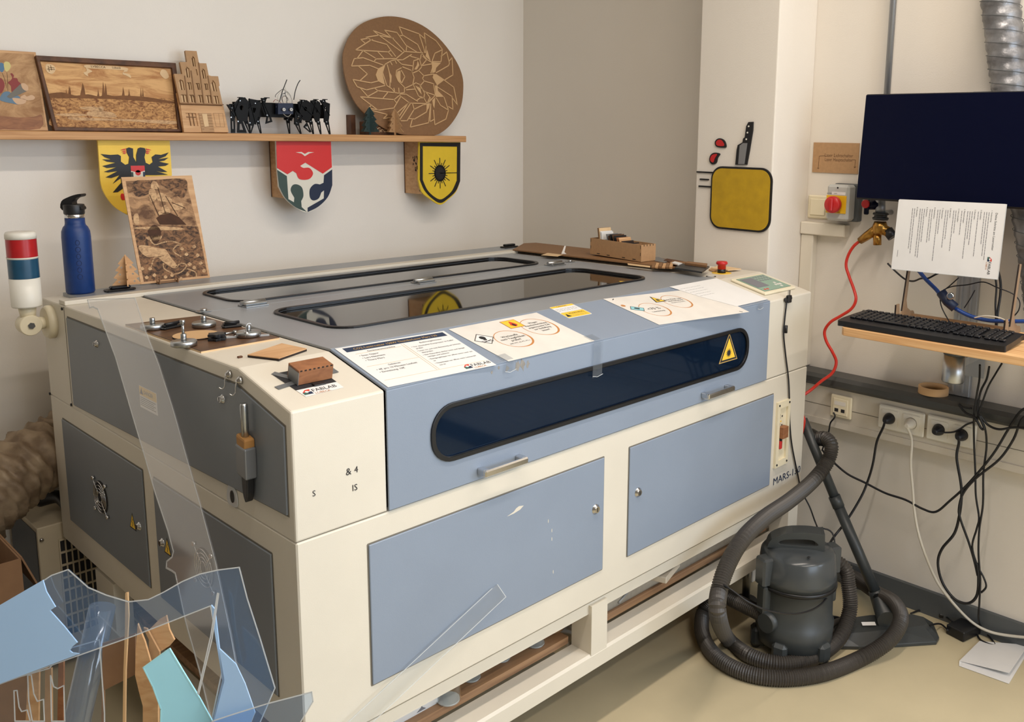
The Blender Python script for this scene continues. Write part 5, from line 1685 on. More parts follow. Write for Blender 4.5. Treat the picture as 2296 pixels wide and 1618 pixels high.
for x in (1180, 1325):
    c0 = z2_([(x, 667)])[0]
    k = MB().m('dull_alu').lathe(F.P(c0[0], c0[1], 0), F.n, [(0.0052, 0), (0.0052, 0.010)], 20)
    k.m('white_plastic').plate(F.sh(c0[0], c0[1], 0.010), circ(0, 0, 0.0055, 20), 0, 0.0008, [circ(0, 0, 0.0038, 16)])
    k.build('robot_eye', parent=hd_o, label='round white-ringed eye')
k = MB().m('cable_white').tube([F.P(*p, 0.002) for p in smooth(z2_([(1190, 750), (1250, 800), (1300, 800), (1345, 750)]), 6)], 0.0007, 6)
k.build('mouth_wire', parent=hd_o, label='white curved wire')
for pts in ([(1130, 500), (1180, 320), (1240, 160), (1272, 78)], [(1410, 470), (1440, 300), (1490, 160), (1535, 88)]):
    MB().m('black_plastic').line(F, smooth(z2_(pts), 4), 0.0024, -0.004, -0.002).build('antenna', parent=rbx, label='thin black curved antenna')
rr = random.Random(9)
for i, (mm, pts) in enumerate((('cable_grey', [(1085, 620), (1160, 480), (1200, 380), (1260, 330), (1320, 330), (1400, 480), (1380, 610)]), ('cable_white', [(1180, 560), (1120, 440), (1160, 340), (1250, 280), (1330, 320), (1390, 400)]), ('hair_red', [(1040, 520), (1080, 470), (1150, 500), (1200, 540)]), ('cable_grey', [(1250, 560), (1210, 440), (1260, 380), (1340, 450), (1300, 520)]), ('burnt_brown', [(1260, 580), (1230, 440), (1290, 400), (1350, 480)]), ('cable_black', [(1100, 420), (1110, 370), (1200, 290), (1270, 260), (1300, 340), (1240, 350)]), ('cable_white', [(1320, 135), (1290, 190), (1310, 260), (1360, 380)]), ('cable_black', [(1340, 560), (1330, 420), (1290, 330)]))):
    MB().m(mm).tube([F.P(p[0], p[1], -0.012 - 0.002 * i) for p in smooth(z2_(pts), 6)], 0.0009, 6).build('wire', parent=rbx, label=('grey', 'white', 'red', 'grey', 'brown', 'black', 'white', 'black')[i] + ' wire')

# lion disc
f = lean(1.575, 0.46, 0.085)
ctr = f.pts([(770, 181), (1040, 181), (880, 37), (930, 305)])
zz_ = lambda ps: f.pts(ps, 0, 720, 0, 5.056)
dsk = thing('lion_disc', 'large round brown board with the line drawing of a lion head', 'wall art', tuple(f.P(ctr[3][0], 0, 0)))
outl = smooth(zz_([(800, 185), (1000, 222), (1200, 320), (1380, 480), (1530, 690), (1600, 860), (1612, 1010), (1590, 1190), (1520, 1340), (1420, 1460), (1290, 1535), (1130, 1541), (980, 1535), (760, 1475), (590, 1370), (430, 1220), (330, 1050), (270, 860), (248, 680), (262, 560), (330, 400), (450, 275), (620, 205)]), 4, True)
outl = [(x, max(y, 0.0006)) for x, y in outl]
MB().m('mdf_dark').plate(f, outl, -0.006, 0).build('disc', parent=dsk)
L_ = [
 [(880, 305), (1105, 385), (1170, 440), (1185, 520)], [(880, 305), (920, 400), (1090, 505), (1130, 590)], [(1110, 395), (1160, 550), (1170, 600)], [(895, 405), (920, 405)],
 [(1165, 375), (1300, 465), (1370, 560), (1355, 700), (1250, 700)], [(1165, 375), (1185, 520), (1180, 600)], [(1370, 565), (1285, 605), (1255, 690)],
 [(1355, 640), (1375, 625), (1420, 590), (1450, 720)], [(1450, 690), (1480, 655), (1490, 850), (1400, 905)], [(1450, 720), (1440, 745), (1300, 825)],
 [(1385, 905), (1500, 990), (1540, 1190), (1490, 1120)], [(1310, 985), (1480, 1095), (1490, 1240), (1440, 1210)], [(1390, 1105), (1440, 1250), (1410, 1350), (1285, 1415), (1270, 1250)],
 [(1300, 1110), (1350, 1195), (1440, 1250)], [(1240, 1180), (1230, 1380), (1275, 1355)], [(1215, 1190), (1190, 1270), (1055, 1350), (990, 1345)], [(1005, 1442), (1215, 1392), (1235, 1180)], [(1005, 1442), (1030, 1350)],
 [(1010, 1170), (880, 1370), (970, 1370), (1050, 1240), (1030, 1170)], [(1050, 1240), (1150, 1190), (1200, 1180)], [(990, 1160), (880, 1320), (870, 1290)], [(880, 1080), (1000, 1170), (1200, 1175)],
 [(700, 1345), (800, 1330), (990, 1165)], [(700, 1345), (750, 1300), (580, 1255), (530, 1225), (650, 1250), (820, 1225), (900, 1090)], [(570, 1190), (530, 1225)], [(440, 1098), (640, 1250)], [(440, 1098), (820, 1130), (850, 1165)], [(830, 1125), (890, 1075)],
 [(525, 1095), (640, 1030), (600, 1000)], [(700, 1110), (750, 1050)], [(440, 1000), (525, 1095)], [(355, 902), (560, 940), (640, 920)], [(355, 902), (405, 985), (510, 1020), (720, 970)], [(640, 1030), (820, 1050)],
 [(440, 912), (520, 840), (420, 752)], [(340, 750), (370, 668), (470, 655), (700, 740)], [(340, 750), (545, 742), (640, 780)], [(400, 668), (470, 575), (610, 660)], [(600, 690), (620, 670), (840, 665)], [(385, 568), (755, 590), (790, 570)], [(385, 568), (560, 455), (740, 505), (790, 575), (840, 640)],
 [(640, 590), (705, 660)], [(755, 590), (800, 640)], [(445, 450), (495, 492)], [(445, 450), (530, 435), (500, 425), (650, 400), (910, 590)], [(530, 435), (560, 455), (580, 450)], [(585, 348), (650, 400), (815, 435)], [(585, 348), (800, 430), (940, 580)], [(715, 343), (790, 425)], [(715, 343), (855, 370), (965, 525), (960, 575)], [(965, 520), (1080, 590)],
 [(830, 680), (940, 585), (1150, 600)], [(1020, 620), (920, 680), (850, 680)], [(1010, 640), (1080, 660), (1120, 670), (1130, 620), (1150, 600)], [(1130, 600), (1200, 680), (1250, 710), (1260, 760), (1240, 830)], [(1150, 640), (1190, 680), (1140, 740)],
 [(1035, 800), (1045, 690), (1110, 670), (1135, 760), (1100, 800), (1035, 830), (1020, 800)], [(1140, 745), (1250, 725)], [(1100, 800), (1160, 860), (1270, 840)], [(1160, 860), (1145, 890), (1165, 920), (1270, 950)], [(1165, 920), (1120, 970)],
 [(860, 685), (910, 730), (1040, 750)], [(920, 760), (1020, 800), (1050, 880), (1035, 960)], [(905, 770), (850, 800), (845, 860), (870, 920), (940, 990), (940, 1050), (880, 1060)], [(905, 800), (945, 870), (910, 940)], [(1035, 960), (950, 1000)],
 [(1035, 960), (1070, 940), (1115, 960), (1170, 1060), (1160, 1110), (1100, 1090), (1040, 960)], [(1115, 970), (1130, 1000), (1170, 1040), (1285, 1080)], [(960, 1020), (1060, 1010)], [(890, 1065), (960, 1070), (1090, 1150)], [(1080, 1140), (1120, 1110), (1160, 1110), (1200, 1180)], [(1180, 1040), (1240, 1120), (1200, 1180)], [(1270, 950), (1290, 1080), (1200, 1180)], [(1225, 1110), (1200, 1170)],
 [(720, 730), (790, 690), (830, 680), (850, 720)], [(780, 700), (800, 735)], [(745, 735), (780, 860), (775, 990)], [(720, 730), (692, 820), (740, 970)], [(740, 970), (800, 1010), (830, 1050), (880, 1060)], [(820, 1000), (830, 1040)], [(875, 1000), (880, 1060)],
]
k = MB().m('mdf_line')
for l in L_:
    k.line(f, zz_(l), 0.0040, 0.0, 0.0028)
k.build('line_relief', parent=dsk, label='pale raised line drawing of a lion')
for l in ([(1250, 705), (1355, 712), (1300, 770), (1290, 820), (1255, 830)], [(1270, 840), (1300, 840), (1395, 905), (1310, 970), (1260, 880)], [(1285, 970), (1315, 970), (1320, 1030), (1390, 1100), (1295, 1100)], [(1195, 560), (1240, 700), (1180, 640)], [(1290, 1100), (1280, 1230), (1265, 1200), (1255, 1140)], [(1190, 1180), (1230, 1170), (1215, 1230), (1190, 1260)],
          [(715, 740), (690, 830), (720, 965), (640, 920), (615, 850), (640, 780)], [(895, 800), (895, 900), (910, 945), (865, 915), (850, 860), (860, 810)], [(1090, 690), (1110, 740), (1080, 790), (1050, 790), (1080, 740)], [(1060, 970), (1120, 1000), (1135, 1075), (1100, 1030)], [(760, 800), (795, 860), (790, 950), (775, 900)]):
    MB().m('mdf_line').plate(f, zz_(l), 0.0, 0.0029).build('face_relief', parent=dsk, label='pale raised patch of the lion face')

# dark box with lettering behind the trees
f5 = Fr((0, 1.592, 0), (1, 0, 0), (0, 0, 1))
q = f5.pts([(806, 250), (968, 302)])
MB().m('burnt_brown').fbox(Fr((0, 0, 0), (1, 0, 0), (0, 0, 1)), (q[0][0] + 0.02, q[1][0]), (ZT, ZT + 0.050), (-1.625, -1.5925)).m('pale_wood').text('Grow', f5, f5.px(845, 296)[0], f5.px(845, 296)[1], 0.026, 0.0006).build('lettered_box', label='dark brown box with pale letters behind the two small trees', cat='box')
MB().m('frame_wood').fbox(Fr((0, 0, 0), (1, 0, 0), (0, 0, 1)), (q[0][0] - 0.008, q[0][0] + 0.012), (ZT, ZT + 0.075), (-1.672, -1.640)).build('wooden_plank', label='dark wooden plank standing between wall and lion disc', cat='plank')
tealm = mat('teal_card', (48, 66, 66), 0.6, nz=(40, 0.1))
b_ = hit(828, 300, 1, 1.553)
tree('green_tree', (b_.x, 1.548, ZT), 0.105, 'teal_card', 'dark green slotted fir tree in front of the lion disc', foot=False, facing=R(25))
b_ = hit(884, 301, 1, 1.553)
tree('wooden_tree', (b_.x, 1.548, ZT), 0.102, 'mdf', 'brown slotted fir tree in front of the lion disc', foot=False, facing=R(-70))

# ------------------------------------------------------------------ the three shields under the shelf with their boxes
YSH = 1.560
f = Fr((0, YSH, 0), (1, 0, 0), (0, 0, 1))
zt_ = ZSH0 - 0.0006


def clampz(ps):
    return [(x, min(y, zt_)) for x, y in ps]


z1_ = lambda ps: clampz(f.pts(ps, 0, 0, 80, 4.045))
z1b = lambda ps: clampz(f.pts(ps, 0, 0, 380, 4.045))
sh = thing('eagle_shield', 'yellow shield with a black double-headed eagle under the shelf', 'shield', (f.px(300, 400)[0], YSH, ZSH0 - 0.2))
out_ = z1_([(875, 925), (1528, 925), (1550, 1260)]) + smooth(z1_([(1550, 1260), (1500, 1400), (1400, 1520), (1300, 1590), (1215, 1640), (1130, 1612), (1020, 1540), (940, 1430), (905, 1330), (895, 1200)]), 4)
MB().m('eagle_yellow').plate(f, out_, 0, 0.008).build('shield_board', parent=sh, bevel=0.0006)
hf = [(1222, 1150), (1225, 1150)]
eagR = [(1225, 1080), (1240, 1022), (1262, 1012), (1300, 1018), (1312, 1040), (1298, 1100), (1310, 1150), (1345, 1168), (1375, 1145), (1365, 1100), (1400, 1075), (1450, 1080), (1518, 1058), (1490, 1092), (1420, 1120), (1515, 1105), (1480, 1130), (1430, 1140), (1520, 1160), (1490, 1178), (1420, 1185), (1505, 1232), (1460, 1235), (1400, 1225), (1510, 1258), (1400, 1262), (1225, 1262)]
eag = [(1225, 1262), (1225, 1150), (1215, 1130), (1198, 1100), (1195, 1022), (1160, 1012), (1135, 1022), (1140, 1060), (1162, 1100), (1155, 1160), (1125, 1170), (1085, 1140), (1085, 1090), (1060, 1076), (990, 1080), (905, 1072), (940, 1100), (1000, 1122), (920, 1120), (960, 1140), (1040, 1150), (920, 1180), (960, 1198), (1050, 1190), (935, 1232), (970, 1238), (1060, 1225), (950, 1282), (1000, 1288), (1075, 1262), (1015, 1338), (1085, 1290), (1090, 1330), (1015, 1418), (1060, 1415), (1110, 1380), (1225, 1400)]
k = MB().m('shield_black').plate(f, z1_(eag), 0.008, 0.0105)
k.plate(f, z1_(eagR + [(1225, 1400), (1225, 1262)][:0] + [(1225, 1400)] ), 0.008, 0.0105)
k.build('eagle', parent=sh, label='black double-headed eagle')
k = MB().m('shield_red')
for sx in (-1, 1):
    for yy in (0, 18, 34):
        pts = [(1222 + sx * (88 - 4 * (yy > 0)), 1022 + yy), (1222 + sx * (112), 1026 + yy), (1222 + sx * (140 - yy * 0.6), 1036 + yy * 0.9), (1222 + sx * 100, 1036 + yy)]
        k.plate(f, z1_(pts), 0.0085, 0.0108)
k.plate(f, smooth(z1b([(1095, 215), (1130, 230), (1120, 250), (1135, 265), (1100, 275), (1085, 240)]), 3, True), 0.008, 0.010)
k.build('beaks_and_claws', parent=sh, label='red beaks and claws')


def crest(fr, x0, x1, y0, y1, c, parent, name):
    """the little red, green and blue crest"""
    k = MB().m('shield_white').plate(fr, [(x0, y0), (x1, y0), (x1, y1), (x0, y1)], c, c + 0.0008)
    ym = (y0 + y1) / 2
    k.m('shield_red').plate(fr, [(x0, ym + (y1 - y0) * .1), ((x0 + x1) / 2, ym - (y1 - y0) * .05), (x1, ym + (y1 - y0) * .1), (x1, y1), (x0, y1)], c + 0.0008, c + 0.0012)
    k.plate(fr, circ((x0 + x1) / 2, ym - (y1 - y0) * .06, (x1 - x0) * .2), c + 0.0008, c + 0.0012)
    k.m('ink_navy').plate(fr, [(x1 - (x1 - x0) * .15, y0), (x1, y0), (x1, ym), (x1 - (x1 - x0) * .15, ym)], c + 0.0008, c + 0.0012)
    k.m('shield_green').plate(fr, [(x0, y0), (x0 + (x1 - x0) * .15, y0), (x0 + (x1 - x0) * .15, ym), (x0, ym)], c + 0.0008, c + 0.0012)
    return k.build(name, parent=parent, label='small red and white crest')


q = z1_([(1172, 1178), (1305, 1290)])
crest(f, q[0][0], q[1][0], q[1][1], q[0][1], 0.0106, sh, 'crest')

z2c = lambda ps: clampz(f.pts(ps, 0, 480, 20, 3.37))
sh2 = thing('lab_shield', 'red, white, green and navy puzzle shield under the middle of the shelf', 'shield', (f.px(680, 400)[0], YSH, ZSH0 - 0.18))
out_ = z2c([(458, 985), (873, 985), (885, 1200), (884, 1330)]) + smooth(z2c([(884, 1330), (850, 1420), (780, 1495), (693, 1535), (610, 1500), (530, 1430), (480, 1340)]), 4) + z2c([(468, 1200)])
MB().m('shield_white').plate(f, out_, 0, 0.008).build('shield_board', parent=sh2, bevel=0.0006)
red = z2c([(460, 990), (872, 990), (880, 1195), (812, 1243), (680, 1160), (640, 1185)]) + smooth(z2c([(640, 1185), (665, 1200), (710, 1200), (738, 1240), (715, 1280), (670, 1290), (630, 1280), (612, 1240)]), 4) + z2c([(585, 1222), (545, 1248), (466, 1200)])
MB().m('shield_red').plate(f, red, 0.008, 0.0095).build('red_field', parent=sh2, label='red puzzle field')
gre = z2c([(468, 1215), (540, 1262), (552, 1435), (595, 1460), (598, 1425)]) + smooth(z2c([(598, 1425), (570, 1370), (585, 1330), (620, 1325), (655, 1350), (665, 1410), (648, 1450)]), 4) + z2c([(652, 1495), (690, 1530)]) + smooth(z2c([(690, 1530), (610, 1498), (530, 1428), (482, 1340)]), 4)
MB().m('shield_green').plate(f, gre, 0.008, 0.0095).build('green_field', parent=sh2, label='dark green puzzle field')
nav = z2c([(882, 1212), (822, 1255), (818, 1312), (790, 1325)]) + smooth(z2c([(790, 1325), (750, 1322), (715, 1360), (715, 1420), (740, 1445), (780, 1430), (800, 1385)]), 4) + z2c([(822, 1368), (820, 1430), (698, 1500), (698, 1532)]) + smooth(z2c([(698, 1532), (780, 1490), (850, 1418), (883, 1330)]), 4)
MB().m('shield_navy').plate(f, nav, 0.008, 0.0095).build('navy_field', parent=sh2, label='navy puzzle field')
gul = z2c([(605, 1082), (650, 1080), (675, 1095), (700, 1080), (745, 1082), (710, 1090), (675, 1112), (650, 1092)])
MB().m('shield_white').plate(f, gul, 0.0095, 0.0105).build('seagull', parent=sh2, label='white seagull outline')

sh3 = thing('laser_shield', 'yellow shield with black rim and laser star at the shelf end', 'shield', (f.px(985, 400)[0], YSH, ZSH0 - 0.15))
out_ = z2c([(1540, 1005), (1852, 1005), (1850, 1300)]) + smooth(z2c([(1850, 1300), (1820, 1380), (1760, 1440), (1700, 1478), (1630, 1440), (1560, 1380), (1535, 1290)]), 4)
MB().m('shield_yellow').plate(f, out_, 0, 0.008).build('shield_board', parent=sh3, bevel=0.0006)
cx_, cy_ = (z2c([(1697, 1220)])[0])
inn = z2c([(1566, 1036), (1826, 1040), (1824, 1295)]) + smooth(z2c([(1824, 1295), (1790, 1370), (1745, 1415), (1700, 1438), (1650, 1415), (1600, 1365), (1566, 1290)]), 4)
o2 = z2c([(1545, 1010), (1850, 1010), (1848, 1300)]) + smooth(z2c([(1848, 1300), (1815, 1375), (1755, 1432), (1700, 1464), (1640, 1432), (1580, 1370), (1545, 1290)]), 4)
MB().m('shield_black').plate(f, o2, 0.008, 0.0100, [inn]).build('black_rim', parent=sh3, label='black rim')
k = MB().m('shield_black')
c0 = z2c([(1697, 1240)])[0]
rx = z2c([(1740, 1240)])[0][0] - c0[0]
k.plate(f, circ(c0[0], c0[1], rx, 24, rx * 1.15), 0.008, 0.0098)
for i in range(24):
    an = 2 * PI * i / 24
    ll = 1.9 if i % 2 == 0 else 1.3
    k.line(f, [(c0[0] + rx * 0.8 * math.cos(an), c0[1] + rx * 0.9 * math.sin(an)), (c0[0] + rx * ll * math.cos(an), c0[1] + rx * ll * 1.1 * math.sin(an))], 0.0028, 0.008, 0.0098)
k.line(f, [c0, (z2c([(1826, 1240)])[0][0], c0[1])], 0.0028, 0.008, 0.0098)
k.build('laser_star', parent=sh3, label='black laser star')
# boxes behind the shields
for nm, pl_, pr_, pb, lab in (('shelf_box', 907, 1000, 432, 'open-sided plywood box with a cut tree pattern behind the laser shield'), ('shelf_box', 607, 720, 441, 'plywood box fixed behind the puzzle shield')):
    xa = hit(pl_, 400, 1, YB - 0.001).x
    xb = hit(pr_, 400, 1, YSH).x
    zb = hit(pl_, pb, 1, YB).z
    r = thing(nm, lab, 'box', (xa, 1.61, zb), 'plywood boxes carrying the shields')
    MB().m('ply_light').box((xa, YSH + 0.0005, zb), (xa + 0.004, YB - 0.0005, ZSH0 - 0.0006)).build('side_panel', parent=r)
    MB().m('ply_light').box((xb - 0.004, YSH + 0.0005, zb), (xb, YB - 0.0005, ZSH0 - 0.0006)).build('side_panel', parent=r)
    MB().m('ply_light').box((xa + 0.0042, YSH + 0.0005, zb), (xb - 0.0042, YB - 0.0005, zb + 0.004)).build('bottom_panel', parent=r)
    MB().m('frame_wood').box((xa - 0.0006, YB - 0.006, zb), (xa, YB - 0.0006, ZSH0 - 0.0006)).build('dark_edge', parent=r, label='dark charred edge')
    if pl_ == 907:
        g = Fr((xa, 0, 0), (0, -1, 0), (0, 0, 1))
        k = MB().m('char_edge')
        rr = random.Random(2)
        for i in range(22):
            yy, zq_ = -(YSH + 0.004 + rr.random() * 0.05), zb + 0.085 + rr.random() * 0.065
            k.plate(g, [(yy - 0.003, zq_ - 0.002), (yy + 0.001, zq_ - 0.005), (yy + 0.003, zq_ + 0.002), (yy - 0.001, zq_ + 0.005)], 0, 0.0005)
        k.line(g, [(-(YSH + 0.01), zb + 0.012), (-(YSH + 0.015), zb + 0.08)], 0.004, 0, 0.0005)
        k.build('tree_pattern', parent=r, label='dark cut tree pattern')

# ------------------------------------------------------------------ painted wooden pieces on the pillar
g = Fr((XP, 0, 0), (0, -1, 0), (0, 0, 1))
zp = lambda ps: g.pts(ps, 0, 1540, 240, 3.037)
q = zp([(175, 400), (570, 860)])
x0, x1, z1, z0 = q[0][0], q[1][0], q[0][1], q[1][1]
ov_o = rrect(x0, x1, z0, z1, 0.045, 8)
ov_i = rrect(x0 + 0.007, x1 - 0.007, z0 + 0.007, z1 - 0.007, 0.039, 8)
pq = thing('yellow_plaque', 'plain yellow rounded plaque with a black rim on the pillar', 'wall art', tuple(g.P((x0 + x1) / 2, z0, 0)))
MB().m('shield_black').plate(g, ov_o, 0.0005, 0.006).build('rim', parent=pq, label='black rim')
MB().m('plaque_yellow').plate(g, ov_i, 0.006, 0.008).build('face_plate', parent=pq, label='mottled yellow face')
kn = thing('wooden_knife', 'painted wooden kitchen knife with a black handle stuck upright on the pillar', 'wall art', tuple(g.P(*zp([(380, 390)])[0], 0)))
MB().m('shield_black').plate(g, zp([(335, 392), (345, 290), (352, 258), (385, 240), (388, 215), (400, 205), (410, 130), (425, 102), (458, 100), (455, 160), (432, 300), (415, 392)]), 0.0005, 0.006).build('handle_and_outline', parent=kn, label='black handle and outline', bevel=0.0006)
MB().m('dull_alu').plate(g, zp([(358, 388), (368, 262), (390, 245), (420, 245), (400, 388)]), 0.006, 0.008).build('blade', parent=kn, label='light grey blade')
for p in ((428, 131), (420, 174), (412, 219)):
    c0 = zp([p])[0]
    MB().m('white_plastic').plate(g, circ(c0[0], c0[1], 0.0028, 14), 0.006, 0.0075).build('rivet', parent=kn, label='white rivet')
for i, (o_, in_, lab) in enumerate(((
        [(195, 240), (210, 218), (235, 213), (262, 230), (272, 272), (240, 276), (205, 268)], [(205, 240), (222, 222), (245, 228), (260, 262), (215, 262)], 'upper red drop with black outline on the pillar'),
        ([(158, 350), (170, 322), (195, 310), (230, 318), (215, 345), (205, 380), (180, 390), (162, 375)], [(166, 350), (180, 325), (212, 320), (196, 350), (186, 376), (170, 368)], 'lower red drop with black outline on the pillar'))):
    r = thing('red_drop', lab, 'wall art', tuple(g.P(*zp([o_[0]])[0], 0)), 'painted red drops on the pillar')
    MB().m('shield_black').plate(g, smooth(zp(o_), 4, True), 0.0005, 0.005).build('outline', parent=r, label='black outline')
    MB().m('red_plastic').plate(g, smooth(zp(in_), 4, True), 0.005, 0.0065).build('drop_fill', parent=r, label='red centre')
for i, (a0, a1, lab) in enumerate((((66, 440), (186, 441), 'longest black wooden dash, topmost of the three'), ((92, 490), (153, 492), 'shortest black wooden dash, middle of the three'), ((84, 537), (175, 540), 'lowest black wooden dash by the yellow plaque'))):
    p0, p1 = zp([a0, a1])
    lim = -0.4955
    MB().m('shield_black').plate(g, rrect(max(p0[0], lim), p1[0], p0[1] - 0.0028, p0[1] + 0.0024, 0.0022, 3), 0.0005, 0.005).build('wooden_dash', label=lab, cat='wall art', group='black wooden dashes on the pillar')
# ================================================================== the right wall
WR = Fr((XR, 0, 0), (0, -1, 0), (0, 0, 1))


def wp(ps, h=0.0, x0=0, y0=0, k=1.0):
    return WR.pts(ps, h, x0, y0, k)


def on(ps, x):
    return [hit(px, py, 0, x) for px, py in ps]


# wooden sign
q = wp([(1823.5, 322), (1928, 318), (1924, 389), (1822, 386.5)])
zc_ = (q[0][1] + q[1][1]) / 2; zd_ = (q[2][1] + q[3][1]) / 2
k = MB().m('mdf').plate(WR, [(q[3][0], zd_), (q[2][0], zd_), (q[2][0], zc_), (q[3][0], zc_)], 0.0006, 0.004)
k.m('burnt_brown')
t1 = wp([(1850, 351), (1850, 360.5)])
k.text('Laser Lichtschalter', WR, t1[0][0], t1[0][1], 0.0165, 0.0042, squeeze=0.86)
k.text('Laser Hauptschalter', WR, t1[1][0], t1[1][1], 0.0165, 0.0042, squeeze=0.80)
zs = lambda ps: wp(ps, 0.004, 1810, 310, 7.707)
for l in ([(315, 302), (208, 308), (190, 520)], [(175, 510), (190, 524), (208, 512)], [(785, 372), (832, 372), (822, 505)], [(805, 492), (822, 510), (840, 490)]):
    k.line(WR, zs(l), 0.0012, 0.004, 0.0044)
k.build('wooden_sign', label='brown wooden sign with two engraved lines and arrows on the wall', cat='sign')
# main switch box
BXD = 0.085
g = Fr((XR - BXD, 0, 0), (0, -1, 0), (0, 0, 1))
q = g.pts([(1855, 413), (1900, 414), (1896, 495), (1849, 493)])
xa, xb, za, zb = (q[0][0] + q[3][0]) / 2, (q[1][0] + q[2][0]) / 2 + 0.006, q[3][1], q[0][1]
sb = thing('main_switch', 'grey main switch box with a large red rotary knob on yellow', 'switch', tuple(g.P((xa + xb) / 2, za, -BXD)))
k = MB()
mat('switch_grey', (186, 186, 182), 0.5)
k.m('switch_grey').fbox(g, (xa, xb), (za, zb), (-BXD + 0.03, 0), bev=0.008)
k.m('base_grey').fbox(g, (xa - 0.002, xb + 0.012), (za - 0.004, zb + 0.002), (-BXD + 0.0006, -BXD + 0.0299), bev=0.004)
k.m('black_plastic').cyl(g.P((xa + xb) / 2, zb - 0.010, 0), g.P((xa + xb) / 2, zb - 0.010, 0.0012), 0.003, n=12)
bx_ = k.build('switch_housing', parent=sb)
k = MB().m('yellow_plastic').fbox(g, (xa + 0.002, xb - 0.006), (za + 0.026, zb - 0.036), (0, 0.003), bev=0.001)
k.m('paper_white').fbox(g, (xa + 0.020, xb - 0.012), (zb - 0.034, zb - 0.024), (0.0, 0.0008))
k.m('ink_black').text('EATON', g, xa + 0.002, zb - 0.032, 0.0055, 0.001)
k.text('-10F1', g, xa + 0.026, zb - 0.032, 0.0065, 0.001)
k.text('0 ON', g, xa + 0.040, za + 0.028, 0.006, 0.0032)
k.build('yellow_plate', parent=sb, label='yellow plate')
kc = g.px(1867.5, 455, 0.03)
kc = ((xa + xb) / 2 - 0.003, (za + 0.026 + zb - 0.036) / 2)
k = MB().m('red_plastic').lathe(g.P(kc[0], kc[1], 0.003), g.n, [(0.012, 0), (0.012, 0.008), (0.0275, 0.010), (0.0285, 0.016), (0.0285, 0.026), (0.026, 0.030), (0.008, 0.0305)], 40)
k.fbox(g.sh(kc[0], kc[1], 0.033), (-0.006, 0.006), (-0.022, 0.022), (0, 0.007), bev=0.003)
k.build('red_knob', parent=sb, label='red rotary knob')
# light switch
q = wp([(1815, 441), (1852, 441), (1852, 492), (1812, 492)])
k = MB().m('cream_plastic').fbox(WR, (q[0][0], q[0][0] + 0.082), (q[2][1] + 0.002, q[2][1] + 0.084), (0.0006, 0.010), bev=0.004)
k.fbox(WR, (q[0][0] + 0.012, q[0][0] + 0.070), (q[2][1] + 0.014, q[2][1] + 0.072), (0.010, 0.015), bev=0.002)
k.build('light_switch', label='cream light switch half hidden behind the grey switch box', cat='switch')
# white plastic duct, a short horizontal piece over a long vertical one
q = wp([(1799, 494), (1905, 497), (1905, 523), (1799, 521)])
mat('duct_plastic', (222, 214, 198), 0.45)
k = MB().m('duct_plastic').fbox(WR, (-0.184, q[1][0] + 0.004), (q[3][1], q[0][1]), (0.0006, 0.042), bev=0.003)
k.build('cable_duct', label='short horizontal white cable duct below the main switch', cat='duct')
k = MB().m('duct_plastic').fbox(WR, (-0.184, -0.135), (0.7855, q[3][1] - 0.0005), (0.0006, 0.034), bev=0.003)
k.build('cable_duct', label='long vertical white cable duct running down to the dark ledge', cat='duct')
# grey pipe
XPi = XR - 0.03
top_ = hit(1998, 0, 0, XPi); 
k = MB().m('dull_alu').cyl((XPi, hit(1993, 150, 0, XPi).y, 1.40), (XPi, hit(1993, 150, 0, XPi).y, ZC - 0.001), 0.0105, n=20)
k.build('metal_pipe', label='thin grey vertical pipe coming down the wall behind the monitor', cat='pipe')
yp = hit(1993, 150, 0, XPi).y
# valve and brass manifold
XM = XR - 0.075
c = hit(1974, 502, 0, XM)
va = thing('brass_manifold', 'brass air manifold with a shut-off valve on the wall', 'valve', (XR - 0.01, c.y, c.z))
P_ = lambda px, py, x=XM: hit(px, py, 0, x)
k = MB().m('dull_alu').cyl(P_(1974, 448), P_(1974, 480), 0.016, n=20)
k.m('brushed_steel').cyl((XM, c.y, c.z + 0.035), (XR - 0.001, c.y, c.z + 0.035), 0.009, n=14)
k.build('pipe_stub', parent=va, label='grey pipe stub')
k = MB().m('black_plastic').lathe(P_(1974, 493), (0, 0, 1), [(0.024, 0), (0.026, 0.004), (0.026, 0.008), (0.021, 0.010), (0.021, 0.016), (0.026, 0.018), (0.024, 0.024)], 28)
k.build('union_nut', parent=va, label='black union nut')
k = MB().m('brass')
k.lathe(P_(1972, 526), P_(1974, 492) - P_(1972, 526), [(0.016, 0), (0.024, 0.008), (0.024, 0.03), (0.019, 0.044)], 24)
k.tube([P_(1972, 510), P_(1945, 528), P_(1928, 540)], lambda t: 0.018 - 0.006 * t, 18)
k.tube([P_(1972, 510), P_(1992, 520)], 0.017, 18)
k.cyl(P_(1967, 522), P_(1967, 549), 0.0135, n=20)
k.build('manifold_body', parent=va, label='brass manifold body')
k = MB().m('black_plastic').tube([P_(1990, 516), P_(2002, 532)], 0.017, 18)
k.build('end_cap', parent=va, label='black end cap')
k = MB().m('screen_black').tube([P_(1943, 459), P_(1974, 458)], 0.017, 18)
k.fbox(Fr(P_(1943, 466, XM - 0.012), (0, -1, 0), (0, 0, 1)), (-0.008, 0.008), (-0.022, 0.006), (-0.005, 0.005), bev=0.003)
k.build('valve_lever', parent=va, label='dark blue valve lever')
MB().m('red_plastic').lathe(P_(1942, 457, XM - 0.014), (-1, 0, 0), [(0.014, 0), (0.014, 0.006), (0.012, 0.008)], 20).build('valve_cap', parent=va, label='red round valve cap')
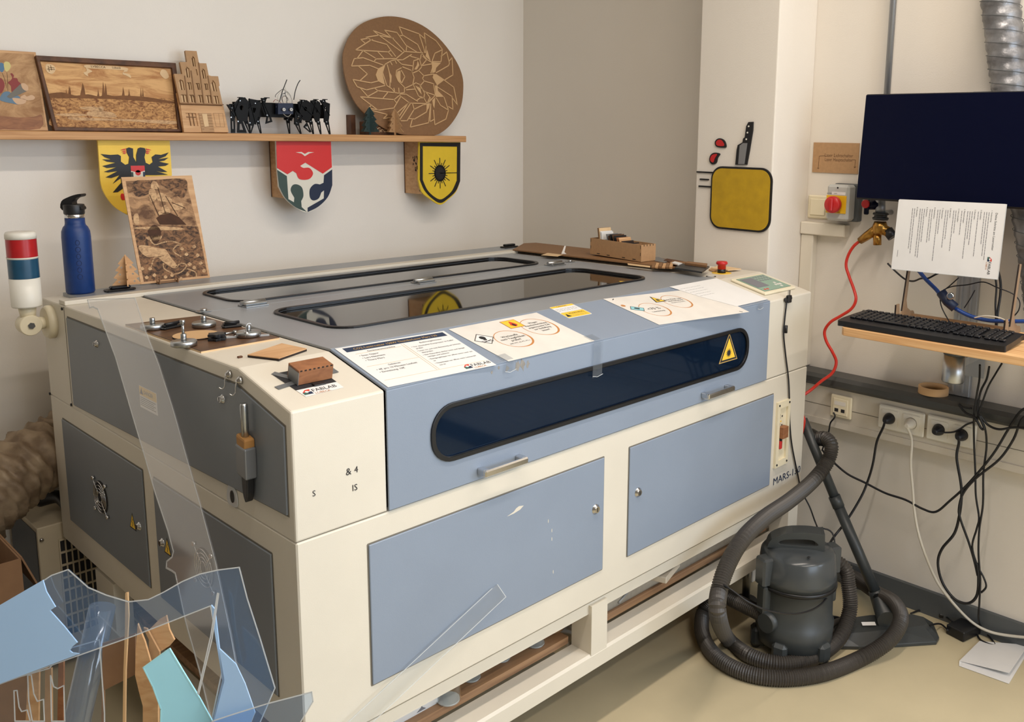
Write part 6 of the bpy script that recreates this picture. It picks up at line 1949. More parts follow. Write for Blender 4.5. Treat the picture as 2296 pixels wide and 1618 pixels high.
hp = [(1928, 540, 2.055), (1914, 552, 2.05), (1902, 572, 2.045), (1897, 595, 2.04), (1904, 620, 2.035), (1915, 650, 2.03), (1919, 672, 2.02), (1909, 692, 2.015), (1885, 708, 2.01), (1862, 722, 2.0), (1849, 742, 2.0), (1853, 765, 2.0), (1867, 790, 2.0), (1875, 812, 2.0), (1866, 836, 1.99), (1842, 854, 1.97), (1818, 874, 1.95), (1797, 890, 1.92), (1790, 908, 1.90), (1797, 926, 1.90), (1803, 946, 1.90), (1792, 990, 1.90)]
MB().m('hose_red').tube(smooth([hit(a, b, 0, x) for a, b, x in hp], 6), 0.0052, 10).build('red_hose', label='red air hose curving down from the brass manifold behind the machine', cat='hose')
# large silver duct
pts = [(2243, -60), (2243, 0), (2252, 80), (2260, 150), (2272, 230), (2290, 330), (2305, 430), (2318, 520), (2330, 600), (2342, 700), (2352, 820)]
XD = 2.055
pp_ = [hit(a, b, 0, XD) for a, b in pts]
pp_ = smooth([V3((XD, pp_[0].y + 0.01, ZC - 0.002)), V3((XD, pp_[0].y + 0.005, 2.6))] + pp_, 8)
rr = random.Random(3)
k = MB().m('duct_foil')
pp_ = resample(pp_, 0.008)
n_ = 28
base = len(k.v)
for i, p in enumerate(pp_):
    for j in range(n_):
        an = 2 * PI * j / n_
        ph = (i + j / n_ * 5) % 5 / 5
        r_ = 0.056 - 0.004 * math.sin(ph * PI) + rr.uniform(-0.0016, 0.0016)
        k.v.append(p + V3((math.cos(an), math.sin(an), 0)) * r_)
k.smooth = True
for i in range(len(pp_) - 1):
    for j in range(n_):
        j2 = (j + 1) % n_
        k.face([base + i * n_ + j, base + i * n_ + j2, base + (i + 1) * n_ + j2, base + (i + 1) * n_ + j])
k.smooth = False
k.m('base_grey')
k.tube([pp_[min(len(pp_) - 1, int(i / 4))] .lerp(pp_[min(len(pp_) - 1, int(i / 4) + 1)], (i % 4) / 4) + V3((math.cos(i * 0.314), math.sin(i * 0.314), 0)) * 0.0565 for i in range(4 * len(pp_) - 4)], 0.0009, 4)
k.build('silver_duct', label='fat silver flexible duct running down behind the monitor', cat='duct')
# wall rail and keyboard arm
q = wp([(2142, 640), (2199, 640), (2205, 860)], 0.03)
mat('rail_grey', (158, 160, 162), 0.4, 0.3)
k = MB().m('rail_grey').fbox(WR, (q[0][0], q[1][0] - 0.01), (0.786, 1.75), (0.0006, 0.022), bev=0.002)
k.fbox(WR, (q[0][0] + 0.016, q[0][0] + 0.022), (0.80, 1.74), (0.022, 0.027))
k.fbox(WR, (q[1][0] - 0.032, q[1][0] - 0.026), (0.80, 1.74), (0.022, 0.027))
k.build('wall_rail', label='grey aluminium rail on the wall behind the paper stand', cat='rail')

# desk board
ZB = 1.05
BF, BB = 1.655, 1.985
A = [(BF, -1.35), (BF, -0.195), (BF + 0.01, -0.185), (BB - 0.05, -0.185), (BB - 0.015, -0.20), (BB, -0.235), (BB, -1.35)]
y_end = hit(1877, 737, 2, ZB).y
sh_ = y_end + 0.19
A = [(x, y + sh_ if y > -1 else y) for x, y in A]
fz = Fr((0, 0, 0), (1, 0, 0), (0, 1, 0))
MB().m('desk_wood').plate(fz, A, ZB - 0.024, ZB).build('desk_board', label='light wooden board carrying the keyboard in front of the right wall', cat='shelf', bevel=0.002)
kp = hit(2138, 800, 2, ZB - 0.03)
ya = hit(2138, 830, 0, 1.90).y
ar = thing('board_arm', 'silver swivel arm holding the keyboard board on the wall rail', 'bracket', (XR - 0.04, ya, 0.9))
k = MB().m('brushed_steel').lathe((1.90, ya, ZB - 0.165), (0, 0, 1), [(0.030, 0), (0.032, 0.004), (0.032, 0.085)], 32)
k.m('base_grey').lathe((1.90, ya, ZB - 0.080), (0, 0, 1), [(0.0325, 0), (0.0325, 0.05), (0.02, 0.055)], 32)
k.build('arm_column', parent=ar)
k = MB().m('white_plastic').lathe((1.88, ya - 0.085, ZB - 0.0255), (0, 0, -1), [(0.05, 0), (0.05, 0.012), (0.035, 0.022)], 32)
k.m('base_grey').box((1.86, ya - 0.085, ZB - 0.058), (1.92, ya, ZB - 0.047))
k.build('mounting_plate', parent=ar, label='round pale mounting plate')
yr = (q[0][0] + q[1][0]) / 2
k = MB().m('rail_grey').box((1.90, ya - 0.012, ZB - 0.125), (XR - 0.0285, ya + 0.012, ZB - 0.10))
k.box((XR - 0.0285, min(-yr - 0.03, ya - 0.02), ZB - 0.19), (XR - 0.0229, max(-yr + 0.03, ya + 0.02), ZB - 0.05))
k.build('arm_link', parent=ar)

# keyboard
kf0 = hit(1897, 722, 2, ZB + 0.002); kf1 = hit(2262, 789, 2, ZB + 0.002)
kx = BF + 0.012
Lk = abs(kf1.y - kf0.y) * 0.985
kb = thing('computer_keyboard', 'long black computer keyboard on the wooden board', 'keyboard', (kx, kf0.y, ZB))
kfz = Fr((kx, kf0.y, ZB + 0.0005), (0, -1, 0), (1, 0, 0.05))
o_ = smooth([(0.0, 0.012), (0.03, 0.0), (0.15, -0.002), (Lk * .5, -0.003), (Lk - 0.1, -0.002), (Lk - 0.01, 0.006), (Lk, 0.03), (Lk - 0.004, 0.15), (Lk - 0.02, 0.172), (Lk * .5, 0.176), (0.02, 0.172), (0.004, 0.15)], 4, True)
MB().m('black_plastic').plate(kfz, o_, 0.0006, 0.0165).build('keyboard_body', parent=kb, bevel=0.003)
mat('key_cap', (18, 20, 26), 0.28)
xs0 = 0.018
pitch = 0.0192
rows = []
for r in range(6):
    yv = 0.045 + r * 0.0195 + (0.006 if r == 5 else 0)
    a = xs0
    while a < Lk - 0.03:
        wk = pitch - 0.003
        if r == 0 and 0.09 < a < 0.10:
            wk = 0.105
        gap = (abs(a - (Lk - 0.085)) < 0.008) or (abs(a - (Lk - 0.155)) < 0.008)
        if gap:
            a += 0.008
        rows.append((a, yv, wk))
        a += wk + 0.003
for a, yv, wk in rows[:100]:
    MB().m('key_cap').fbox(kfz, (a, a + wk), (yv, yv + 0.0162), (0.0170, 0.0225), bev=0.0018).build('key', parent=kb)
if len(rows) > 100:
    k = MB().m('key_cap')
    for a, yv, wk in rows[100:]:
        k.fbox(kfz, (a, a + wk), (yv, yv + 0.0162), (0.0170, 0.0225), bev=0.0018)
    k.build('keys', parent=kb, kind='stuff')
# edge of a mouse pad or mouse at the right edge
m0 = hit(2275, 782, 2, ZB + 0.01)
k = MB().m('screen_black').lathe((m0.x + 0.02, m0.y - 0.075, ZB + 0.0006), (0, 0, 1), [(0.030, 0), (0.036, 0.004), (0.034, 0.018), (0.022, 0.030), (0.006, 0.034)], 28)
k.build('computer_mouse', label='dark blue computer mouse beside the keyboard end', cat='mouse')

# document stand made of laser cut plywood
XS = 1.885
stn = thing('document_stand', 'laser-cut plywood stand holding the laminated instruction sheet', 'stand', (XS, hit(2030, 720, 2, ZB).y, ZB))
yl = hit(2020, 712, 0, XS).y
yr_ = hit(2262, 748, 0, XS).y
for i, y0 in enumerate((yl - 0.0, yr_)):
    gg = Fr((XS, y0, ZB + 0.0006), (1, 0, 0), (0, 0, 1))     # normal -y
    out = [(-0.045, 0), (0.155, 0), (0.155, 0.008), (0.13, 0.020), (0.09, 0.022), (0.062, 0.030), (0.058, 0.055), (0.070, 0.150), (0.088, 0.330), (0.072, 0.332), (0.045, 0.150), (0.020, 0.012), (-0.020, 0.012), (-0.026, 0.055), (-0.040, 0.055), (-0.045, 0.02)]
    out = [(-0.045, 0), (0.095, 0), (0.095, 0.010), (0.085, 0.020), (0.065, 0.022), (0.038, 0.035), (0.028, 0.06), (0.036, 0.12), (0.048, 0.205), (0.030, 0.207), (0.016, 0.12), (0.0, 0.030), (-0.008, 0.016), (-0.014, 0.016), (-0.022, 0.055), (-0.038, 0.055), (-0.045, 0.02)]
    k = MB().m('stand_ply').plate(gg, out, -0.002, 0.002)
    k.m('char_edge').line(gg, [(-0.045, 0.002), (-0.045, 0.054)], 0.0014, -0.0021, 0.0021)
    k.line(gg, [(0.0, 0.030), (0.016, 0.12), (0.030, 0.206)], 0.0016, -0.0021, 0.0021)
    k.build('side_support', parent=stn)
for xo, z0, z1 in ((-0.03, 0.0, 0.012), (0.03, 0.002, 0.012), (0.075, 0.0, 0.012)):
    MB().m('stand_ply').box((XS + xo, yr_ + 0.0021, ZB + 0.0006 + z0), (XS + xo + 0.004, yl - 0.0021, ZB + 0.0006 + z1)).build('cross_bar', parent=stn)
# laminated instruction sheet, turned on its side
sx = 1.872
tl = V3((0.05, 0, 1)).normalized()
gf = Fr((sx, 0, 1.2), (0, -1, 0), (0.12, 0, 1))
q = gf.pts([(2010, 446), (2250, 455), (2238, 627), (1998, 603)])
u0 = (q[2][0] - q[3][0], q[2][1] - q[3][1])
gs = Fr(gf.P(q[3][0], q[3][1], 0), gf.u * u0[0] + gf.v * u0[1], gf.v)
LW = math.hypot(*u0); LH = abs(q[0][1] - q[3][1])
ish = thing('instruction_sheet', 'laminated white instruction sheet turned sideways below the monitor', 'sheet', tuple(gs.o))
k = MB().m('paper_white').plate(gs, rrect(0, LW, 0, LH, 0.004, 3), -0.0006, 0)
k.m('ink_grey')
txr = Fr(gs.P(0, 0, 0), gs.v * -1, gs.u)      # text runs downwards


def tx(s_, a, b, size, mm='ink_grey', **kw):
    """a: distance from the sheet's top edge, b: distance from its left edge"""
    k.m(mm).text(s_, Fr(gs.P(b, LH - a, 0), -gs.v, gs.u), 0, 0, size, 0.0004, **kw)


tx('Deine Schritte am Lasercutter', 0.026, LW - 0.028, 0.0088, 'ink_black')
rr = random.Random(11)
b = LW - 0.040
hdr = ['Vorbereitung', 'Einschalten', 'Datei laden', 'Material einlegen', 'Fokus einstellen', 'Job starten', 'Überwachen', 'Nacharbeiten', 'Aufräumen', 'Abschalten']
for hi in range(10):
    tx('%d. %s' % (hi + 1, hdr[hi]), 0.020, b, 0.0052, 'ink_black')
    b -= 0.0075
    for li in range(rr.choice((1, 2, 2, 3))):
        ln = rr.uniform(0.06, 0.15)
        a = 0.026
        k.m('ink_grey')
        while a < 0.026 + ln:
            wd = rr.uniform(0.004, 0.012)
            k.line(gs, [(b + 0.0015, LH - a), (b + 0.0015, LH - a - wd)], 0.0016, 0.0002, 0.0004)
            a += wd + 0.0022
        b -= 0.0065
    b -= 0.003
    if b < 0.04:
        break
k.m('ink_grey').line(gs, [(0.015, 0.06), (0.015, 0.04)], 0.0012, 0.0002, 0.0004)
lf = Fr(gs.P(LW - 0.036, 0.062, 0), -gs.v, gs.u)
logo(k, lf, 0, 0, 0.0125)
k.build('printed_page', parent=ish)
k = MB().m('edge_light').line(gs, [(0.001, 0.0008), (LW - 0.001, 0.0008)], 0.0016, -0.0008, 0.0005)
k.line(gs, [(LW - 0.0008, 0.001), (LW - 0.0008, LH - 0.001)], 0.0016, -0.0008, 0.0005)
k.build('laminate_edge', parent=ish, label='clear laminate edge')

# monitor
mf = Fr((1.975, 0, 1.6), (0, -1, 0), (0.07, 0, 1))
q = mf.pts([(1942, 211), (1917, 446), (2296, 468), (2296, 203)])
ml = (q[0][0] + q[1][0]) / 2; mb_, mt_ = q[1][1], q[0][1]
mo = thing('monitor', 'large dark computer monitor hanging over the keyboard board', 'monitor', tuple(mf.P(ml + 0.3, mb_, -0.03)))
MB().m('black_plastic').fbox(mf, (ml, ml + 0.62), (mb_, mt_), (-0.030, -0.0005), bev=0.004).build('monitor_case', parent=mo)
MB().m('screen_black').fbox(mf, (ml + 0.003, ml + 0.617), (mb_ + 0.006, mt_ - 0.003), (-0.0004, 0.0008), bev=0.0003).build('screen', parent=mo, label='dark blue black screen')
k = MB().m('black_plastic')
k.box((mf.P(0, (mb_ + mt_) / 2, -0.03).x, -(q[0][0] + 0.30), 1.52), (XR - 0.0285, -(q[0][0] + 0.22), 1.60))
k.build('monitor_mount', parent=mo)

# tape roll on the ledge
c = hit(2099, 878, 2, 0.7856)
k = MB().m('mdf_line')
n_ = 36
pr = [(0.047, 0), (0.047, 0.024), (0.041, 0.024), (0.041, 0)]
k.lathe((LX + 0.052, c.y, 0.7856), (0, 0, 1), pr + [pr[0]], 36, False)
k.build('tape_roll', label='roll of pale masking tape lying on the dark ledge', cat='tape')

# sockets on the trunking
TR = Fr((TX - 0.0042, 0, 0), (0, -1, 0), (0, 0, 1))
q = TR.pts([(1865, 882), (1915, 893), (1911, 940), (1863, 931)])
a0, z0 = q[3][0], (q[2][1] + q[3][1]) / 2
ns = thing('network_socket', 'cream network socket with two ports on the cable trunking', 'socket', tuple(TR.P(a0 + 0.04, z0, 0)))
s_ = 0.080
k = MB().m('cream_plastic').fbox(TR, (a0, a0 + s_), (z0, z0 + s_), (0.0004, 0.011), bev=0.004)
k.fbox(TR, (a0 + 0.012, a0 + s_ - 0.012), (z0 + 0.01, z0 + s_ - 0.01), (0.011, 0.015), bev=0.002)
k.m('ink_black').fbox(TR, (a0 + 0.020, a0 + 0.034), (z0 + 0.022, z0 + 0.034), (0.015, 0.0156))
k.fbox(TR, (a0 + 0.044, a0 + 0.058), (z0 + 0.022, z0 + 0.034), (0.015, 0.0156))
k.m('paper_creamy').fbox(TR, (a0 + 0.018, a0 + 0.060), (z0 + 0.046, z0 + 0.060), (0.015, 0.0156))
k.build('socket_cover', parent=ns)
SO = []
for i, (c0, c1, lab) in enumerate((((1973.5, 905), (2077, 980), 'double wall socket nearer the network socket'), ((2082, 929), (2196, 1007), 'double wall socket below the hanging cable bundle'))):
    p0 = TR.px(*c0); p1 = TR.px(*c1)
    a0 = p0[0]; z0 = (p0[1] + p1[1]) / 2 - 0.041
    L2 = 0.158
    r = thing('wall_socket', lab, 'socket', tuple(TR.P(a0 + L2 / 2, z0, 0)), 'double wall sockets on the trunking')
    MB().m('white_plastic').fbox(TR, (a0, a0 + L2), (z0, z0 + 0.082), (0.0004, 0.010), bev=0.004).build('socket_frame', parent=r)
    for j in range(2):
        ca_, cz_ = a0 + 0.042 + j * 0.074, z0 + 0.041
        SO.append((ca_, cz_))
        k = MB().m('white_plastic').plate(TR, rrect(ca_ - 0.028, ca_ + 0.028, cz_ - 0.028, cz_ + 0.028, 0.004, 3), 0.010, 0.013, [circ(ca_, cz_, 0.0195, 28)])
        k.m('cream_plastic').plate(TR, circ(ca_, cz_, 0.0195, 28), 0.0101, 0.0106)
        k.m('ink_black').plate(TR, circ(ca_ - 0.009, cz_, 0.0024, 10), 0.0106, 0.011)
        k.plate(TR, circ(ca_ + 0.009, cz_, 0.0024, 10), 0.0106, 0.011)
        k.build('socket_insert', parent=r)
XC = TX - 0.03


def cable(pts, mm, r, label, plug=None, group=None, name='power_cable', k_=6):
    """cable through (px, py, x) points on the plane x, or explicit vectors"""
    P3 = [p if isinstance(p, V3) else hit(p[0], p[1], 0, p[2]) for p in pts]
    if plug is None:
        return MB().m(mm).tube(smooth(P3, k_), r, 8).build(name, label=label, cat='cable', group=group)
    s = SO[plug]
    P3[0] = TR.P(s[0], s[1], 0.048)
    r_ = thing(name, label, 'cable', tuple(P3[0]), group)
    MB().m(mm).lathe(TR.P(s[0], s[1], 0.0112), TR.n, [(0.0185, 0), (0.0185, 0.008), (0.015, 0.022), (0.009, 0.036), (0.006, 0.040)], 24).build('plug', parent=r_)
    MB().m(mm).tube(smooth(P3, k_), r, 8).build('cord', parent=r_)
    return r_


f_ = lambda px, py, z=0.006: hit(px, py, 2, z)
cable([None or V3((0, 0, 0)), (1980, 958, XC - .01), (1966, 990, XC), (1957, 1040, XC), (1945, 1080, XC), (1930, 1115, XC - .02), (1899, 1166, 1.97), (1872, 1200, 1.93), (1858, 1222, 1.86)], 'cable_black', 0.0042, 'black power cable from the first socket hanging down to the vacuum cleaner', 0)
cable([V3((0, 0, 0)), (2044, 985, XC), (2042, 1040, XC), (2046, 1090, XC), (2051, 1150, XC), (2062, 1205, XC), (2082, 1262, 2.05), (2105, 1310, 2.06), (2140, 1355, 2.07), (2178, 1393, 2.09), (2215, 1414, 2.095), (2260, 1424, 2.10), (2340, 1432, 2.10)], 'cable_white', 0.0045, 'white power cable falling in a long curve to the floor', 1)
cable([V3((0, 0, 0)), (2132, 969, XC), (2150, 963, XC), (2166, 952, XC), (2182, 946, XC)], 'cable_black', 0.003, 'short thin black cable from a flat plug into the bundle', 2)
cable([V3((0, 0, 0)), (2150, 992, XC), (2145, 1025, XC), (2154, 1080, XC), (2156, 1110, XC), (2152, 1150, XC), (2140, 1195, XC), (2112, 1230, XC), (2103, 1262, XC), (2113, 1305, XC), (2140, 1342, XC), (2170, 1352, XC), (2190, 1335, XC), (2194, 1295, XC), (2190, 1262, XC)], 'cable_black', 0.0045, 'thick black power cable making a wide loop above the floor', 3)
cable([(2197, 818, 1.92), (2196, 850, 1.98), (2190, 885, 2.0), (2184, 930, 2.0), (2184, 990, XC), (2187, 1060, XC), (2188, 1110, XC), (2195, 1160, XC), (2190, 1185, XC), (2180, 1225, XC), (2192, 1268, XC), (2206, 1295, XC), (2211, 1315, XC), (2200, 1328, XC)], 'cable_black', 0.0032, 'black cable with a small hook-shaped end beside the big loop', name='hanging_cable', group='thin cables hanging from under the board')
cable([(2218, 822, 1.92), (2212, 850, 1.97), (2198, 880, 2.0), (2192, 925, 2.0), (2208, 958, 2.0), (2212, 1000, XC), (2205, 1060, XC), (2204, 1130, XC), (2196, 1185, XC), (2194, 1240, XC), (2198, 1300, XC), (2196, 1350, XC), f_(2195, 1395, .05), f_(2213, 1420, .01), f_(2231, 1446, .006), f_(2200, 1435, .006), f_(2190, 1420, .006)], 'cable_black', 0.0032, 'black cable hanging straight to the folded leaflet on the floor', name='hanging_cable', group='thin cables hanging from under the board')
cable([(2320, 912, 2.0), (2290, 920, 2.0), (2262, 960, XC), (2225, 1020, XC), (2170, 1085, XC), (2130, 1122, XC), (2098, 1147, XC), (2068, 1140, XC), (2030, 1120, XC), (1985, 1105, XC), (1940, 1082, XC), (1900, 1062, XC - .01), (1866, 1033, XC - .02), (1845, 1010, 1.99)], 'cable_black', 0.0038, 'long black cable sagging across the wall below the sockets', name='sagging_cable')
cable([(2320, 928, 2.0), (2292, 938, 2.0), (2272, 985, XC), (2240, 1030, XC), (2190, 1070, XC), (2160, 1105, XC), (2150, 1140, XC - .008), (2154, 1165, XC - .008), (2172, 1215, XC), (2184, 1255, XC), (2192, 1290, XC)], 'cable_black', 0.0038, 'black cable with a connector joined to the wide loop', name='joined_cable')
cable([(2246, 815, 1.93), (2232, 838, 1.98), (2215, 868, 2.0), (2200, 910, 2.0), (2188, 945, 1.998)], 'cable_black', 0.0028, 'short black cable curving from the board into the bundle', name='hanging_cable', group='thin cables hanging from under the board')
cable([(2178, 915, 1.995), (2160, 912, 2.0), (2150, 906, 2.0), (2165, 925, 2.0), (2185, 935, 1.99), (2200, 960, 1.995), (2206, 958, 1.995), (2196, 930, 1.99), (2215, 952, 2.0), (2240, 962, 2.0), (2275, 958, 2.0), (2330, 962, 2.0)], 'cable_black', 0.0036, 'black knotted cable end lying over the ledge front', name='knotted_cable')
c_ = TR.px(1875, 922)
cable([TR.P(c_[0], c_[1], 0.02), (1872, 934, XC), (1862, 948, XC), (1858, 968, XC), (1850, 990, XC), (1843, 1010, XC)], 'cable_black', 0.0028, 'short black network cable from the network socket', name='network_cable')
# cables behind the paper stand
cable([(1990, 590, 2.02), (2010, 610, 2.02), (2030, 626, 2.02), (2048, 630, 2.0), (2065, 624, 1.98), (2080, 624, 1.97), (2098, 615, 1.97), (2120, 605, 1.98)], 'cable_black', 0.003, 'black cable dipping behind the left support of the stand', name='loose_cable')
cable([(2055, 600, 1.99), (2075, 625, 1.97), (2100, 650, 1.95), (2115, 670, 1.93), (2140, 690, 1.93), (2175, 708, 1.93), (2215, 718, 1.93), (2260, 720, 1.93), (2330, 720, 1.93)], 'cable_blue', 0.0062, 'thick blue cable with a dark clamp sweeping behind the stand', name='blue_cable')
cable([(2150, 622, 1.96), (2130, 640, 1.95), (2112, 655, 1.94), (2108, 670, 1.93), (2112, 690, 1.92), (2125, 715, 1.90), (2134, 730, 1.86)], 'cable_black', 0.0018, 'thin black wire dropping behind the middle of the keyboard', name='thin_wire', group='thin black wires around the blue cable')
cable([(2115, 650, 1.945), (2135, 642, 1.95), (2170, 638, 1.95), (2205, 632, 1.95), (2235, 644, 1.95), (2270, 658, 1.95), (2286, 675, 1.95), (2284, 695, 1.95), (2272, 710, 1.95)], 'cable_black', 0.0018, 'thin black wire arching over to the right support', name='thin_wire', group='thin black wires around the blue cable')
cable([(2186, 650, 1.94), (2175, 670, 1.94), (2162, 690, 1.94)], 'cable_black', 0.0016, 'stiff black cable tie end standing up from the blue cable', name='cable_tie')
cable([(2228, 600, 2.04), (2234, 640, 2.03), (2232, 680, 2.0), (2233, 715, 1.995), (2232, 740, 1.993)], 'cable_black', 0.003, 'left one of two black cables going down behind the board', name='straight_cable', group='two black cables going down behind the board')
cable([(2236, 600, 2.04), (2243, 630, 2.03), (2243, 660, 2.02), (2237, 700, 2.0), (2234, 740, 1.993)], 'cable_black', 0.0038, 'right and thicker one of two black cables going down behind the board', name='straight_cable', group='two black cables going down behind the board')
cl = hit(2125, 676, 0, 1.92)
k = MB().m('shield_navy').tube([hit(2110, 655, 0, 1.925), cl, hit(2142, 690, 0, 1.925)], 0.015, 12)
k.m('chrome').lathe(hit(2132, 663, 0, 1.905), (-1, 0, 0), [(0.011, 0), (0.011, 0.006), (0.008, 0.008)], 18)
k.build('cable_clamp', label='dark blue clamp with a round silver screw on the blue cable', cat='clamp')
cable([(2185, 712, 1.915), (2210, 708, 1.91), (2240, 712, 1.91), (2262, 722, 1.91)], 'cable_white', 0.0022, 'thin white wire lying on the blue cable near the right support', name='white_wire')
# ================================================================== vacuum cleaner and floor things
VC = V3((1.612, -0.140, 0))
vac = thing('vacuum_cleaner', 'dark grey tub vacuum cleaner with its hose looped around it', 'vacuum cleaner', tuple(VC))
k = MB().m('vac_body').lathe(VC + V3((0, 0, 0.035)), (0, 0, 1), [(0.104, 0), (0.118, 0.010), (0.122, 0.08), (0.116, 0.085), (0.114, 0.19), (0.118, 0.195)], 48)
k.build('tub', parent=vac)
k = MB().m('rubber_black').lathe(VC + V3((0, 0, 0.230)), (0, 0, 1), [(0.120, 0), (0.125, 0.004), (0.125, 0.012), (0.120, 0.016)], 48)
k.build('seal_ring', parent=vac, label='black seal ring')
k = MB().m('vac_gloss').lathe(VC + V3((0, 0, 0.246)), (0, 0, 1), [(0.123, 0), (0.122, 0.02), (0.114, 0.085), (0.106, 0.095), (0.06, 0.104), (0.02, 0.106)], 48)
lid = k.build('motor_head', parent=vac, label='glossy dark motor head')
hf_ = Fr(VC + V3((0, 0, 0.352)), V3((0.55, -0.8, 0)).normalized(), (0, 0, 1))
k = MB().m('vac_body').plate(hf_, smooth([(-0.098, -0.006), (-0.085, 0.022), (-0.04, 0.045), (0.02, 0.052), (0.065, 0.050)], 3) + [(0.075, 0.052), (0.078, 0.0), (0.070, -0.006)], -0.028, 0.028, [smooth([(-0.058, 0.008), (-0.045, 0.024), (0.02, 0.030), (0.045, 0.026), (0.05, 0.010)], 3, True)])
k.build('carry_handle', parent=lid, bevel=0.004)
# the side latches
dc = (V3((CAM.x, CAM.y, 0)) - V3((VC.x, VC.y, 0))).normalized()
lt_ = V3((-0.9, -0.05, 0)).normalized()
sd = Fr(VC + lt_ * 0.112 + V3((0, 0, 0.21)), V3((lt_.y, -lt_.x, 0)) * -1, (0, 0, 1))
for an, nm in ((158, 'left'), (-30, 'right')):
    d = V3((math.cos(R(an)), math.sin(R(an)), 0))
    sd = Fr(VC + d * 0.115, V3((-d.y, d.x, 0)), (0, 0, 1))
    k = MB().m('vac_gloss').fbox(sd, (-0.024, 0.024), (0.245, 0.335), (-0.01, 0.030), bev=0.006)
    k.m('vac_body').fbox(sd, (-0.020, 0.020), (0.15, 0.243), (-0.01, 0.022), bev=0.005)
    k.build('clip', parent=vac, label='glossy side clip')
for an in (-100, -170, 60, 130):
    d = V3((math.cos(R(an)), math.sin(R(an)), 0))
    sd = Fr(VC + d * 0.10, V3((-d.y, d.x, 0)), (0, 0, 1))
    k = MB().m('vac_body').fbox(sd, (-0.024, 0.024), (0.012, 0.075), (-0.02, 0.034), bev=0.010)
    k.m('black_plastic').cyl(VC + d * 0.118 + V3((-d.y, d.x, 0)) * -0.008 + V3((0, 0, 0.0165)), VC + d * 0.118 + V3((-d.y, d.x, 0)) * 0.008 + V3((0, 0, 0.0165)), 0.0160, n=18)
    k.build('castor', parent=vac)
k = MB().m('black_plastic')
for i in range(6):
    a = -0.052 + 0.007 * (i % 3)
    k.cyl(V3((VC.x - 0.035 + a * 0.5, VC.y - 0.07 + 0.004 * (i // 3), 0.351)), V3((VC.x - 0.035 + a * 0.5, VC.y - 0.07 + 0.004 * (i // 3), 0.3535)), 0.0018, n=8)
k.build('vent_slots', parent=lid)
# hoses
HR = 0.0245
h1 = [hit(1832, 985, 0, 1.955), hit(1850, 982, 0, 1.95), hit(1864, 1000, 0, 1.935), hit(1855, 1035, 0, 1.91), hit(1822, 1078, 1, -0.060), hit(1770, 1122, 1, -0.090), hit(1715, 1160, 1, -0.110), hit(1668, 1205, 1, -0.125), hit(1635, 1258, 1, -0.135), hit(1613, 1320, 1, -0.150), hit(1610, 1380, 1, -0.170), hit(1632, 1432, 2, 0.030), hit(1682, 1470, 2, 0.023), hit(1750, 1487, 2, 0.022), hit(1820, 1475, 2, 0.024), hit(1880, 1432, 2, 0.040), hit(1905, 1370, 2, 0.10), hit(1902, 1310, 2, 0.18), hit(1885, 1265, 2, 0.24), V3((VC.x + 0.13, VC.y + 0.06, 0.27)), V3((VC.x + 0.10, VC.y + 0.05, 0.28))]
k = MB().m('vac_hose').tube(smooth(h1, 8), HR, 22, rib=(0.0072, 0.0034))
k.build('suction_hose', parent=vac, label='ribbed grey-brown suction hose')
h2 = [V3((VC.x - 0.10, VC.y + 0.02, 0.13)), hit(1622, 1335, 2, 0.12), hit(1596, 1342, 2, 0.095), hit(1576, 1375, 2, 0.045), hit(1576, 1425, 2, 0.024), hit(1608, 1474, 2, 0.022), hit(1672, 1508, 2, 0.022), hit(1750, 1520, 2, 0.022), hit(1840, 1510, 2, 0.022), hit(1925, 1478, 2, 0.022), hit(1992, 1436, 2, 0.06), hit(2020, 1388, 2, 0.095), hit(2004, 1350, 2, 0.10), hit(1965, 1328, 2, 0.07), hit(1925, 1300, 2, 0.05), hit(1885, 1272, 2, 0.03), hit(1850, 1258, 2, 0.022)]
k = MB().m('vac_hose').tube(smooth(h2, 8), HR, 22, rib=(0.0072, 0.0034))
k.build('suction_hose', parent=vac, label='lower ribbed loop of the hose on the floor')
k = MB().m('vac_body').tube([V3((VC.x - 0.09, VC.y + 0.018, 0.13)), V3((VC.x - 0.135, VC.y + 0.024, 0.13))], 0.030, 20)
k.build('hose_inlet', parent=vac)
k = MB().m('black_plastic').tube([hit(1818, 972, 0, 1.97), hit(1836, 984, 0, 1.955), hit(1850, 984, 0, 1.95)], lambda t: 0.020 + 0.006 * t, 18)
k.build('hose_handle', parent=vac, label='black bent hose handle')
# power lead of the cleaner looped over the body
pw = [V3((VC.x + 0.09, VC.y + 0.05, 0.36)), hit(1862, 1190, 1, -0.16), hit(1872, 1250, 1, -0.20), hit(1868, 1310, 1, -0.23), hit(1840, 1355, 1, -0.262), hit(1790, 1375, 1, -0.27), hit(1730, 1370, 1, -0.262), hit(1680, 1350, 1, -0.235), hit(1640, 1322, 1, -0.19), hit(1620, 1310, 1, -0.16)]
k = MB().m('cable_black').tube(smooth(pw, 8), 0.0026, 8)
k.build('power_lead', parent=vac, label='thin black power lead')
